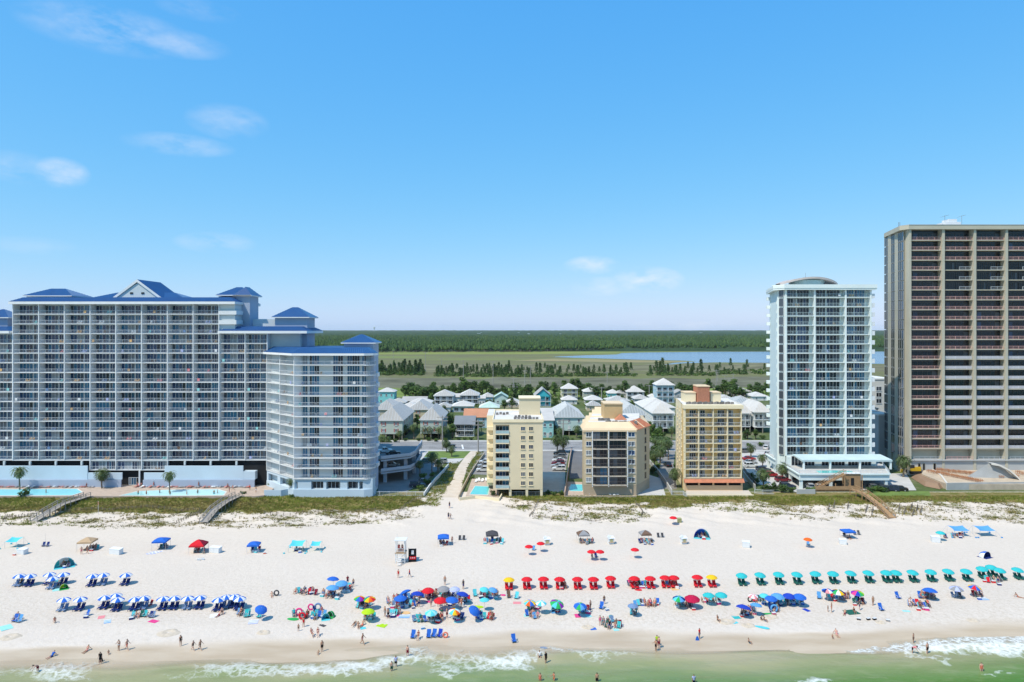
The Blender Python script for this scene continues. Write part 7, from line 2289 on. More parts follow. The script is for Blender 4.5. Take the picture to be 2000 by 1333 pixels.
def storage_box(px, py, label, w=1.9, d=1.1, h=1.0, rz=-.25, m=None):
    root = thing('storage_box', label, 'box', at(px, py), rz, 'white storage boxes')
    mb = MB(); mb.box(-w / 2, w / 2, -d / 2, d / 2, -.05, h); mb.build('body', m or white, root)
    mb = MB(); mb.add([(-w / 2 - .05, -d / 2 - .05, h + .003), (w / 2 + .05, -d / 2 - .05, h + .003), (w / 2 + .05, d / 2 + .05, h + .15), (-w / 2 - .05, d / 2 + .05, h + .15), (-w / 2 - .05, d / 2 + .05, h + .003), (w / 2 + .05, d / 2 + .05, h + .003)], [(0, 1, 2, 3), (1, 5, 2), (0, 3, 4), (4, 3, 2, 5)]); mb.build('lid', m or white, root)
    for x in (-w / 4, w / 4):
        mb = MB(); mb.box(x - w / 4 + .03, x + w / 4 - .03, -d / 2 - .025, -d / 2 - .002, .08, h - .08); mb.build('panel', m or white, root)
    return root
def towel(px, py, col, label, w=.9, l=1.8, rz=0.0, cols=None):
    root = link('beach_towel', None)
    bpy.data.objects.remove(root)
    mb = MB(); n = 6
    for i in range(n):
        y0, y1 = -l / 2 + l * i / n, -l / 2 + l * (i + 1) / n
        z0, z1 = .035 + .012 * math.sin(i * 2.1), .035 + .012 * math.sin((i + 1) * 2.1)
        mb.add([(-w / 2, y0, z0), (w / 2, y0, z0), (w / 2, y1, z1), (-w / 2, y1, z1), (-w / 2, y0, -.01), (w / 2, y0, -.01), (w / 2, y1, -.01), (-w / 2, y1, -.01)], [(0, 1, 2, 3), (0, 4, 5, 1), (2, 6, 7, 3), (1, 5, 6, 2), (3, 7, 4, 0)], i % len(cols) if cols else 0)
    o = mb.build('beach_towel', [C(c) for c in (cols or [col])], None, at(px, py))
    o.rotation_euler = (0, 0, rz)
    return reg(o, label, 'towel', 'towels on the sand')
def cooler(px, py, col, label, rz=.2, s=1.0):
    root = thing('cooler', label, 'cooler', at(px, py), rz, 'coolers and bags')
    mb = MB(); mb.box(-.35 * s, .35 * s, -.22 * s, .22 * s, -.02, .36 * s); mb.build('body', C(col), root)
    mb = MB(); mb.box(-.37 * s, .37 * s, -.24 * s, .24 * s, .362 * s, .44 * s); mb.build('lid', C('white'), root)
    mb = MB(); mb.bar((-.3 * s, 0, .55 * s), (.3 * s, 0, .55 * s), .03, .03); mb.bar((-.3 * s, 0, .44 * s), (-.3 * s, 0, .55 * s), .03, .03); mb.bar((.3 * s, 0, .44 * s), (.3 * s, 0, .55 * s), .03, .03); mb.build('handle', alu, root)
    return root
def float_ring(px, py, col, label, r=.55, up=False, rz=0.0):
    mb = MB(); n, k = 16, 8; t = r * .32
    g = [((r + t * math.cos(b)) * math.cos(a), (r + t * math.cos(b)) * math.sin(a), t * math.sin(b)) for a in np.linspace(0, 2 * math.pi, n + 1)[:-1] for b in np.linspace(0, 2 * math.pi, k + 1)[:-1]]
    mb.add(g, [(i * k + j, ((i + 1) % n) * k + j, ((i + 1) % n) * k + (j + 1) % k, i * k + (j + 1) % k) for i in range(n) for j in range(k)])
    p = at(px, py)
    o = mb.build('swim_ring', C(col), None, (p[0], p[1], p[2] + (r + t if up else t)), smooth=True)
    o.rotation_euler = (R(80), 0, rz) if up else (0, 0, 0)
    return reg(o, label, 'swim ring')
def board(px, py, col, label, L=2.0, w=.6, rz=0.0, stand=0.0, z=None):
    mb = MB(); n = 14; pts = []
    for i in range(n):
        a = 2 * math.pi * i / n
        pts.append((w / 2 * math.sin(a) * (1 - .25 * math.cos(a)), L / 2 * math.cos(a)))
    mb.prism(pts, 0, .08)
    p = at(px, py)
    o = mb.build('float_board', C(col), None, (p[0], p[1], p[2] if z is None else z))
    o.rotation_euler = (stand, 0, rz)
    return reg(o, label, 'board')
# ================================================================== the rental rows
rs = random.Random(77)
def pair(u, col, label, group, gap=.40, back=-.35, pillow='white'):
    p = u.location
    for s, w_ in ((-1, 'left'), (1, 'right')):
        x, y = p.x + s * gap, p.y + back
        lounge((x, y, gz(x, y)), col, '%s lounger of the pair under %s' % (w_, label), group, rs.uniform(-.1, .1), pillow)
# blue and white row, upper
BW = [(38, 1124), (59, 1124), (97, 1121), (103, 1129), (124, 1121), (181, 1124), (202, 1122), (246, 1122)]
BW2 = [(125, 1170), (157, 1169), (205, 1166), (226, 1162), (230, 1170), (264, 1169), (281, 1167), (319, 1168), (341, 1167), (367, 1167), (391, 1166), (427, 1170), (442, 1165), (458, 1164), (468, 1168)]
for nm, row in (('upper', BW), ('lower', BW2)):
    for i, (px, py) in enumerate(row):
        lb = 'the %s blue and white umbrella from the left, %s row' % (ordw(i + 1), nm)
        u = umbrella(px, py, ['blue', 'white'], 'blue and white panelled umbrella, %s from the left in the %s rental row' % (ordw(i + 1), nm), 1.12, 2.05, group='blue and white rental umbrellas')
        pair(u, 'navy' if i % 3 else 'bluegrey', 'the %s blue and white umbrella, %s row' % (ordw(i + 1), nm), 'blue rental loungers')
RED = [(994, 1131, 'yellow'), (1029, 1130, 'red'), (1061.5, 1129.5, 'red'), (1093, 1130, 'red'), (1128, 1130, 'red'), (1159, 1130, 'red'), (1192.5, 1128, 'red'), (1239, 1128.5, 'red'), (1270, 1128.5, 'red'), (1299, 1127, 'red'), (1316, 1127, 'red'), (1362, 1126, 'red'), (1390, 1126, 'yellow')]
for i, (px, py, c) in enumerate(RED):
    u = umbrella(px, py, [c], '%s rental umbrella, %s from the left in the red row' % (c, ordw(i + 1)), 1.06, 1.98, group='red and yellow rental umbrellas')
    pair(u, 'red', 'the %s umbrella of the red row' % ordw(i + 1), 'red rental loungers')
TEAL = [(1448.5, 1123), (1485, 1122), (1521, 1121), (1557, 1121), (1592.5, 1119.5), (1627, 1119.5), (1662, 1118.5), (1696.5, 1118), (1731, 1117.5), (1750.5, 1117.5), (1783, 1117), (1818, 1116), (1852.5, 1115), (1887.6, 1115), (1918, 1110), (1936, 1107), (1953, 1113), (1988, 1112)]
for i, (px, py) in enumerate(TEAL):
    u = umbrella(px, py, ['teal'], 'teal rental umbrella, %s from the left in the teal row' % ordw(i + 1), 1.06, 1.98, tilt=.14, tdir=rs.uniform(-.5, .5), group='teal rental umbrellas')
    pair(u, 'darkgreen', 'the %s umbrella of the teal row' % ordw(i + 1), 'teal rental loungers')
# ================================================================== single umbrellas
RB = ['red', 'orange', 'yellow', 'green', 'blue', 'purple', 'red', 'yellow']
SU = [
 (651, 1129, ['blue'], 'blue umbrella, topmost of the group of three', 1.12, .15, 2.6), (667, 1138, ['sky'], 'light blue umbrella, right one of the group of three', 1.15, .1, 0), (650, 1146, ['sky'], 'light blue umbrella, lowest of the group of three', 1.15, .1, 2),
 (703, 1168, RB, 'rainbow umbrella, left of the pair above the lime one', 1.0, .1, 1), (722, 1169, RB[::-1], 'rainbow umbrella, right of the pair above the lime one', 1.05, .1, 0), (719, 1192, ['lime'], 'lime green umbrella below the rainbow pair', 1.1, 0, 0), (511, 1190, ['blue'], 'tilted blue umbrella standing alone over a teal chair', 1.0, .5, .8),
 (789, 1156, ['blue'], 'strongly tilted blue umbrella at the left of the crowd', 1.15, .6, -2.2), (782, 1167, ['blue'], 'blue umbrella at the left edge of the crowd', 1.1, .1, 0), (816, 1158, ['royal'], 'royal blue umbrella next to the red one in the crowd', 1.1, .2, 2.6), (836, 1152, ['red'], 'red umbrella at the back of the crowd', 1.1, .1, 0), (866, 1149, ['grey'], 'grey umbrella at the back of the crowd', 1.15, .1, 0), (888, 1150, ['lavender'], 'pale blue umbrella at the back of the crowd', .95, .1, 0),
 (905, 1159, ['royal'], 'dark blue umbrella at the right of the crowd', 1.1, .25, 2.2), (860, 1171, ['red'], 'red umbrella in the middle of the crowd', 1.15, .1, 0), (883, 1170, ['blue'], 'blue umbrella beside the red one in the crowd', 1.15, .1, 1), (946, 1151, ['turquoise'], 'pale turquoise umbrella, left of the small pair', .85, .2, .5), (964, 1152, ['sky'], 'sky blue umbrella, right of the small pair', .85, .3, 1), (946, 1171, ['turquoise'], 'small turquoise parasol over the green float', .85, 0, 0), (842, 1194, ['turquoise', 'aqua'], 'turquoise and white umbrella low in the crowd', 1.05, .1, 0),
 (888, 1192, ['turquoise', 'yellow', 'orange', 'white'], 'striped orange and turquoise umbrella in the crowd', 1.0, .2, .5), (929, 1191, ['blue'], 'tilted blue umbrella right of the crowd', 1.05, .65, .9),
 (1035, 1176, ['turquoise', 'orange', 'blue', 'yellow'], 'striped multicolour umbrella under the red row', 1.05, .1, 0), (1057, 1177, ['white', 'turquoise'], 'white umbrella with a turquoise ring pattern', .95, .1, 0), (1089, 1178, ['turquoise', 'green', 'purple', 'green'], 'green and purple umbrella over a blue tent', 1.2, .35, .6), (1133, 1182, ['blue', 'green', 'sky', 'blue'], 'blue and green umbrella beside the pink towel', 1.1, .2, 0), (1236, 1182, ['bluegrey'], 'slate blue umbrella over two green chairs', .88, .05, 0),
 (1326, 1168, ['turquoise', 'green', 'sky', 'navy'], 'turquoise multicolour umbrella beside the crimson one', 1.1, .1, 0), (1352, 1167, ['crimson'], 'large crimson umbrella over a cooler', 1.35, .1, 0), (1384, 1161, ['teal'], 'teal umbrella, left of the loose pair', 1.05, 0, 0), (1409, 1161, ['teal'], 'teal umbrella, right of the loose pair', 1.05, .1, 0),
 (1471, 1164, ['rose', 'white'], 'pink and white umbrella at the left of the blue group', .85, .1, 0), (1493, 1163, ['turquoise'], 'turquoise umbrella in the blue group', .85, .1, 0), (1506, 1168, ['blue'], 'blue umbrella low in the blue group', 1.05, .1, 0), (1519, 1163, ['sky'], 'sky blue umbrella in the blue group', 1.15, .1, 0), (1541, 1163, ['royal'], 'royal blue umbrella in the blue group', 1.05, .1, 0), (1562, 1164, ['blue'], 'blue umbrella at the right end of the blue group', 1.15, .1, 0), (1453, 1183, ['royal'], 'royal blue umbrella in front of the blue group', 1.25, .3, 2.4), (1477, 1180, ['sky'], 'sky blue umbrella in front of the blue group', 1.0, .2, 2.4),
 (1616, 1153, ['navy', 'rose', 'white', 'blue'], 'pale striped umbrella left of the rainbow one', .95, .1, 0), (1637, 1155, ['green', 'white', 'yellow', 'navy'], 'green and yellow striped umbrella', 1.1, .1, 0), (1675, 1157, ['red', 'orange', 'yellow', 'purple', 'pink', 'royal', 'green', 'lime'], 'bright rainbow umbrella over a family', 1.1, .1, 0), (1816, 1151, ['blue'], 'blue dome umbrella over packed chairs', 1.25, .15, 2.6), (1868, 1148, ['grey', 'lavender'], 'grey umbrella under the teal row', 1.15, .05, 0), (1904, 1146, ['red', 'blue', 'yellow', 'blue'], 'red and blue striped umbrella at the right', 1.05, .15, .5),
 (1033, 1067, ['red'], 'red umbrella, left of the upper pair', .9, .05, 0), (1056, 1061, ['red'], 'red umbrella, right of the upper pair', .9, .05, 0), (1155, 1077, ['red'], 'red umbrella, left of the touching upper pair', .9, .05, 0), (1172, 1077, ['red'], 'red umbrella, right of the touching upper pair', .9, .05, 0), (1240, 1073, ['red'], 'lone red umbrella with a round shadow', .9, .05, 0), (1315, 1010, ['red'], 'small red umbrella near the dunes', .95, .05, 0), (1578, 1053, ['orange'], 'lone orange umbrella at the right', .95, .05, 0), (1837, 1040, ['teal'], 'teal umbrella beside the sling shades', 1.0, .05, 0),
]
for (px, py, cols, lb, r, tl, td) in SU:
    umbrella(px, py, cols, lb, r, 2.1 if py < 1195 else 1.9, tl, td)
# ================================================================== tents and shades along the back of the beach
popup(171, 1074, 'tan', 'tan pop-up canopy over a group of people', 3.0, 2.0, .75)
popup(315, 1072, 'blue', 'blue pop-up canopy with striped towels in front', 2.9, 1.9, .6)
popup(388, 1078, 'red', 'red pop-up canopy beside the white box', 3.1, 1.7, 1.0, cols=['red', 'maroon', 'charcoal', 'red'])
popup(496, 1078, 'blue', 'small blue pop-up canopy with a pole behind', 2.4, 1.7, .6)
popup(866, 1064, 'blue', 'blue pop-up canopy right of the lifeguard stand', 2.5, 1.8, .6)
popup(961, 1059, 'charcoal', 'dark grey pop-up canopy over a big group', 2.7, 1.9, .8)
popup(1139, 1058, 'brown', 'taupe pop-up canopy left of the white hut', 2.6, 1.8, .8, cols=['grey', 'brown'])
popup(1260, 1057, 'brown', 'taupe pop-up canopy right of the white hut', 2.4, 1.8, .7, cols=['brown', 'grey'])
popup(1656, 1051, 'blue', 'flat blue canopy behind a white box', 2.5, 1.7, .35)
sling(28, 1068, 'turquoise', 'turquoise shade at the left edge behind a white box', 2.6, 2.2, 1.7)
sling(581, 1076, 'turquoise', 'larger turquoise sling shade on thin poles', 3.0, 2.6, 1.8)
sling(617, 1075, 'turquoise', 'smaller turquoise sling shade on thin poles', 2.1, 1.8, 1.6)
sling(1872, 1046, 'sky', 'sky blue sling shade, left of the pair', 3.6, 2.6, 1.8)
sling(1922, 1046, 'sky', 'sky blue sling shade, right of the pair', 3.6, 2.6, 1.8)
dome_tent(127, 1106, ['turquoise', 'white', 'teal'], 'turquoise and white half dome tent with people inside', 3.6, 2.2, 2.0, .5)
dome_tent(125, 1150, ['green', 'lime'], 'small bright green pop-up tent', 1.5, 1.2, 1.0, .6)
dome_tent(1922, 1088, ['navy', 'blue', 'white'], 'small dark blue pop-up tent at the right', 2.4, 1.6, 1.3, .4)
dome_tent(1371, 1050, ['turquoise', 'blue', 'royal'], 'arched blue sun shelter near the dunes', 3.6, 2.0, 2.2, -.3)
dome_tent(1084, 1194, ['sky', 'turquoise'], 'small blue tent under the green and purple umbrella', 1.6, 1.2, 1.5, .2)
dome_tent(647, 1205, ['green', 'green'], 'small green tent in the coloured group', 1.3, 1.1, 1.1, -.3)
dome_tent(636, 1209, ['turquoise', 'turquoise'], 'small turquoise tent in the coloured group', 1.4, 1.1, 1.1, .3)
BX = [(44, 1082, 1.9, 1.0), (227, 1082, 2.6, 1.1), (421, 1079, 2.4, 1.1), (1457, 1069, 1.5, 1.2), (1646, 1063, 1.4, 1.0), (1827, 1059, 1.7, 1.2)]
BL = ['white storage box at the left edge before the turquoise shade', 'wide white storage box between the tan and blue canopies', 'white storage box right of the red canopy', 'white slatted storage box standing alone right of the arched shelter', 'white storage box in front of the flat blue canopy', 'white storage box left of the sling shades']
for (px, py, w_, h_), lb in zip(BX, BL):
    storage_box(px, py, lb, w_, 1.1, h_)
def hut(px, py, label):
    root = thing('beach_hut', label, 'hut', at(px, py), .2, 'white rental huts')
    mb = MB(); mb.box(-.6, .6, -.5, .5, -.05, 1.3); mb.build('wall', white, root)
    mb = MB(); mb.box(-.35, .35, -.53, -.505, .55, 1.15); mb.build('hatch', mat('hatch_yellow', (.45, .42, .22), .7), root)
    mb = MB(); mb.box(-.7, .7, -.75, -.5, .45, .52); mb.build('counter', wood_l, root)
    mb = MB(); mb.add([(-.75, -.65, 1.3), (.75, -.65, 1.3), (.75, .6, 1.55), (-.75, .6, 1.55), (.75, .6, 1.3), (-.75, .6, 1.3)], [(0, 1, 2, 3), (1, 4, 2), (0, 3, 5), (5, 3, 2, 4)]); mb.build('roof', white, root)
    mb = MB(); mb.add([(-.68, -.1, 1.5), (-.15, -.1, 1.5), (-.15, .1, 1.95), (-.68, .1, 1.95), (-.68, .15, 1.5), (-.15, .15, 1.5)], [(0, 1, 2, 3), (1, 5, 2), (0, 3, 4), (4, 3, 2, 5)]); mb.build('open_lid', white, root)
hut(1068, 1064, 'white rental hut beside the upper red umbrella pair')
hut(1193, 1062, 'white rental hut between the two taupe canopies')
hut(1335, 1062, 'white rental hut left of the arched shelter')
p = at(1327, 1020)
storage_box(1327, 1020, 'olive rental box beside the small red umbrella', .9, .7, .9, .1, mat('olive_box', (.30, .30, .14), .8))
# lifeguard stand
root = thing('lifeguard_stand', 'tall white timber lifeguard stand with flat roof', 'lifeguard stand', at(783, 1098))
k = .95
for sx in (-1, 1):
    for sy in (-1, 1):
        mb = MB(); mb.bar((sx * k, sy * .8, -.3), (sx * k * .92, sy * .75, 4.6), .13, .13); mb.build('post', white, root)
mb = MB(); mb.box(-1.1, 1.1, -1.0, 1.0, 2.0, 2.15); mb.build('platform', wood_l, root)
mb = MB(); mb.box(-1.2, 1.2, -1.1, 1.1, 4.62, 4.76); mb.build('roof', white, root)
for z in (2.55, 3.0):
    mb = MB(); mb.bar((-1.0, -.95, z), (1.0, -.95, z), .06, .1); mb.build('rail', white, root)
for z in (.5, 1.0, 1.5):
    mb = MB(); mb.bar((-1.0, -.85, z), (1.0, -.85, z), .08, .12); mb.build('cross_rail', white, root)
mb = MB(); mb.bar((-.95, -.8, .3), (.95, -.8, 1.9), .06, .1); mb.build('brace', white, root)
for i in range(7):
    mb = MB(); mb.box(-.4, .4, -2.6 + i * .26, -2.4 + i * .26, .22 + i * .27, .28 + i * .27); mb.build('step', white, root)
mb = MB(); mb.box(-.55, .55, -.1, .6, 2.16, 2.7); mb.build('bench', C('maroon'), root)
mb = MB(); mb.tube((-.9, .7, 4.7), (-.9, .7, 5.6), .03, .03, 5); mb.build('mast', alu, root)
L = root.location
person((L.x - .35, L.y - .3, L.z + 2.15), 'stand', 'shirt', 'red', 'inside the lifeguard stand', lower='red')
person((L.x + .3, L.y + .1, L.z + 2.35), 'chair', 'trunks', 'red', 'inside the lifeguard stand')
root = thing('notice_stand', 'black and red cabinet stand beside the lifeguard stand', 'stand', at(806, 1097), .1)
mb = MB(); mb.box(-.75, .75, -.35, .35, -.05, 2.55); mb.build('cabinet', C('black'), root)
mb = MB(); mb.box(-.70, .70, -.372, -.352, .55, 1.15); mb.build('red_panel', C('red'), root)
mb = MB(); mb.box(-.24, .24, -.372, -.352, 1.6, 2.4); mb.build('white_panel', C('white'), root)
for i in range(3):
    mb = MB(); mb.box(-.5 + i * .38, -.3 + i * .38, -.384, -.374, .78, .95); mb.build('mark', C('white'), root)
mb = MB(); mb.box(-.85, -.78, -.4, .4, -.05, 2.7); mb.build('side_post', C('black'), root)
# paired chairs with a slim flag pole
for (px, py, c, lb) in ((88, 1068, 'navy', 'pair left of the tan canopy'), (902, 1055, 'charcoal', 'pair right of the blue canopy'), (1290, 1050, 'charcoal', 'pair right of the taupe canopy'), (1674, 1045, 'charcoal', 'pair right of the flat blue canopy')):
    for s in (-1, 1):
        a = at(px + s * 4, py); low_chair(a, c, '%s chair, %s one of the %s' % (c, 'left' if s < 0 else 'right', lb), 'chair pairs with a pole', 0, 1.1)
    a = at(px + .5, py - 2)
    root = thing('slim_pole', 'slim pale pole behind the chair ' + lb, 'pole', a, 0, 'slim poles')
    mb = MB(); mb.tube((0, 0, -.3), (0, 0, 2.6), .03, .02, 5); mb.build('shaft', coping_m, root)
    mb = MB(); mb.tube((0, 0, 2.6), (0, 0, 2.68), .05, .03, 6); mb.build('tip', coping_m, root)
# ================================================================== people on their feet
WALK = [
 (232, 1271, 'stand2', 'bikini', 'white', 'on the wet sand at the left', 1, 'dark'), (248, 1270, 'walk', 'trunks', 'coral', 'on the wet sand at the left', 1.05, 'brown'), (212, 1278, 'sand', 'bikini', 'tan', 'at the water line', .62, 'blond'), (170, 1272, 'legs', 'bikini', 'rose', 'on the wet sand at the left', 1, 'brown'), (102, 1283, 'legs', 'shirt', 'blue', 'on the wet sand at the left', 1, 'dark'),
 (353, 1262, 'stand', 'swimsuit', 'black', 'on the sand edge alone', 1, 'dark'), (377, 1271, 'walk', 'swimsuit', 'black', 'left of the walking couple', .95, 'dark'), (391, 1270, 'walk', 'trunks', 'brown', 'right of the walking couple', 1, 'brown'), (629, 1273, 'stand', 'trunks', 'black', 'on the wet sand', 1.02, 'brown'), (622, 1278, 'sand', 'bikini', 'tan', 'beside a standing adult', .6, 'blond'), (708, 1259, 'walk', 'bikini', 'rose', 'along the wet sand', 1.08, 'brown'),
 (583, 1233, 'stand', 'trunks', 'brown', 'below the coloured group', .7, 'brown'), (593, 1225, 'stand', 'swimsuit', 'red', 'below the coloured group', .95, 'brown'), (609, 1243, 'chair', 'bikini', 'rose', 'below the coloured group', 1, 'brown'), (621, 1242, 'chair', 'bikini', 'maroon', 'below the coloured group', 1, 'brown'),
 (778, 1129, 'stand', 'swimsuit', 'red', 'below the lifeguard stand', 1, 'dark'), (800, 1128, 'walk', 'shirt', 'red', 'below the lifeguard stand', 1, 'brown'), (869, 1143, 'stand', 'trunks', 'grey', 'behind the crowd', 1.05, 'dark'), (905, 1151, 'stand', 'shirt', 'charcoal', 'behind the crowd', 1.08, 'brown'), (690, 1146, 'stand', 'trunks', 'navy', 'beside the three blue umbrellas', .9, 'dark'), (679, 1142, 'stand2', 'shirt', 'maroon', 'behind the three blue umbrellas', 1, 'dark'),
 (863, 1208, 'stand', 'shirt', 'darkgreen', 'low in the crowd', 1, 'brown'), (873, 1208, 'stand2', 'trunks', 'maroon', 'low in the crowd', 1.05, 'brown'), (842, 1186, 'stand', 'swimsuit', 'grey', 'in the crowd', .9, 'blond'), (856, 1185, 'stand', 'trunks', 'black', 'in the crowd', 1, 'dark'), (862, 1186, 'stand2', 'trunks', 'charcoal', 'in the crowd', 1, 'dark'), (901, 1188, 'stand', 'bikini', 'coral', 'right in the crowd', 1.1, 'blond'), (809, 1182, 'stand', 'swimsuit', 'bluegrey', 'in the middle of the crowd', 1, 'brown'), (818, 1186, 'stand2', 'shirt', 'grey', 'in the middle of the crowd', 1.02, 'dark'), (775, 1188, 'stand', 'swimsuit', 'pink', 'left in the crowd', .9, 'blond'), (752, 1204, 'stand', 'trunks', 'grey', 'at the left edge of the crowd', 1, 'brown'), (758, 1208, 'stand2', 'trunks', 'black', 'at the left edge of the crowd', 1, 'dark'),
 (1153, 1191, 'stand', 'trunks', 'brown', 'beside the blue and green umbrella', 1, 'brown'), (1172, 1222, 'stand', 'swimsuit', 'pink', 'left of the seated circle', 1.0, 'brown'), (1180, 1180, 'stand', 'shirt', 'brown', 'beside a blue chair under the red row', .9, 'brown'), (1366, 1248, 'stand', 'shirt', 'red', 'at the water with a blue board', 1.0, 'brown'), (1283, 1262, 'stand', 'shirt', 'lime', 'at the water line', 1, 'dark'), (1287, 1266, 'stand', 'trunks', 'maroon', 'in the shallows with two others', 1.05, 'dark'), (1281, 1272, 'stand2', 'trunks', 'black', 'in the shallows with two others', 1.05, 'brown'),
 (1617, 1195, 'stand', 'swimsuit', 'brown', 'right of the blue group', .65, 'brown'), (1624, 1196, 'stand', 'bikini', 'coral', 'right of the blue group', 1.0, 'blond'), (1679, 1192, 'stand', 'shirt', 'charcoal', 'beside the green blanket', 1.08, 'dark'), (1705, 1183, 'stand', 'bikini', 'tan', 'under the teal row', 1, 'brown'), (878, 993, 'stand', 'shirt', 'black', 'where the lane meets the beach', 1.05, 'dark'), (876, 1014, 'stand', 'shirt', 'charcoal', 'left of the couple on the upper sand', 1.0, 'dark'), (880, 1015, 'walk', 'trunks', 'grey', 'right of the couple on the upper sand', 1.0, 'brown'), (883, 1062, 'stand', 'bikini', 'maroon', 'beside the blue pop-up canopy', 1.0, 'brown'), (159, 1083, 'stand2', 'trunks', 'rose', 'before the tan canopy', 1, 'blond'), (171, 1082, 'walk', 'bikini', 'coral', 'before the tan canopy', 1, 'brown'),
 (1634, 1241, 'legs', 'bikini', 'rose', 'on the wet sand at the right', 1.1, 'brown'), (1626, 1247, 'sand', 'trunks', 'brown', 'on the wet sand at the right', .6, 'dark'), (1463, 1257, 'sand', 'trunks', 'charcoal', 'alone on the wet sand', .8, 'dark'), (1402, 1214, 'sand', 'bikini', 'black', 'before a dug out hollow', 1, 'dark'), (1784, 1256, 'stand', 'trunks', 'black', 'before the breaking wave', .9, 'brown'),
 (531, 1165, 'legs', 'bikini', 'tan', 'alone with a swim ring', 1, 'brown'), (107, 1216, 'kneel', 'bikini', 'rose', 'alone at the left', .95, 'brown'), (1988, 1167, 'legs', 'bikini', 'coral', 'at the right edge', 1, 'brown'), (700, 1225, 'legs', 'bikini', 'brown', 'in the group below the lime umbrella', 1, 'brown'), (708, 1222, 'legs', 'trunks', 'coral', 'in the group below the lime umbrella', 1, 'dark'), (692, 1222, 'lie', 'bikini', 'black', 'in the group below the lime umbrella', 1, 'dark'), (1668, 1197, 'sand', 'swimsuit', 'black', 'on the green blanket', .9, 'dark'), (1650, 1200, 'legs', 'trunks', 'maroon', 'left of the green blanket', .9, 'brown'), (434, 1199, 'sand', 'trunks', 'black', 'on a white towel under the blue row', 1, 'dark'), (428, 1203, 'legs', 'trunks', 'maroon', 'on a white towel under the blue row', 1, 'dark'),
 (1486, 1211, 'kneel', 'trunks', 'black', 'below the green board', .85, 'dark'), (1493, 1214, 'sand', 'bikini', 'charcoal', 'below the green board', .9, 'brown')]
for (px, py, ps, g, c, wh, s, hr_) in WALK:
    person(at(px, py), ps, g, c, wh, rs.uniform(-1, 1) if ps not in ('walk',) else rs.choice((-1.4, 1.4)), s, rs.choice(('fair', 'tanned', 'tanned')), hr_)
# waders
WADE = [(73, 1313, 'trunks', 'maroon', 'knee deep at the left', 'bend'), (196, 1297, 'shirt', 'black', 'with a black board at the foam', 'stand'), (796, 1283, 'trunks', 'maroon', 'in the foam', 'stand'), (773, 1302, 'shirt', 'lavender', 'behind the foam', 'stand2'), (765, 1312, 'trunks', 'darkgreen', 'behind the foam', 'stand'), (1066, 1294, 'shirt', 'black', 'in the white foam', 'stand'), (1054, 1284, 'shirt', 'white', 'playing in the foam', 'sand'), (1055, 1332, 'swimsuit', 'coral', 'at the bottom edge', 'stand'), (1082, 1331, 'bikini', 'orange', 'at the bottom edge', 'stand2'), (1166, 1332, 'trunks', 'black', 'at the bottom edge', 'stand'), (1355, 1335, 'shirt', 'lavender', 'at the bottom edge', 'stand'), (1783, 1276, 'shirt', 'rose', 'bending in the breaking wave', 'bend'), (1811, 1276, 'trunks', 'black', 'in the breaking wave', 'stand'), (1917, 1312, 'swimsuit', 'coral', 'out in the green water at the right', 'stand')]
for (px, py, g, c, wh, ps) in WADE:
    p = G(px, py, -.55)
    z = max(gz(p.x, p.y), -.55 - .55)
    person((p.x, p.y, z), ps, g, c, wh, rs.uniform(-1, 1), 1.05, rs.choice(('fair', 'tanned')), rs.choice(('dark', 'brown')), 'black', word='wading' if ps != 'bend' else None)
# swimmers and bathers in the hotel pools
for i, (px, py) in enumerate(((90, 963), (270, 966), (286, 966), (312, 963), (332, 966), (365, 966), (386, 964), (418, 965), (425, 964))):
    p = G(px, py, 1.53)
    person((p.x, p.y, .95), 'stand', 'trunks' if i % 2 else 'bikini', rs.choice(('navy', 'coral', 'black', 'teal')), 'in the turquoise pool', rs.uniform(-2, 2), 1, 'tanned', 'dark', word='bathing')
for i, (px, py, c) in enumerate(((60, 950, 'red'), (140, 950, 'coral'), (152, 951, 'navy'), (169, 954, 'maroon'), (268, 952, 'navy'), (300, 952, 'red'), (352, 951, 'red'), (388, 952, 'coral'), (448, 962, 'rose'), (455, 958, 'coral'), (500, 962, 'white'), (488, 958, 'red'), (445, 955, 'maroon'))):
    p = G(px, py, 1.5)
    person((p.x, p.y, 1.5), 'stand' if i % 3 else 'walk', 'swimsuit' if i % 2 else 'trunks', c, 'on the hotel pool terrace', rs.uniform(-2, 2), 1, 'tanned', 'brown')
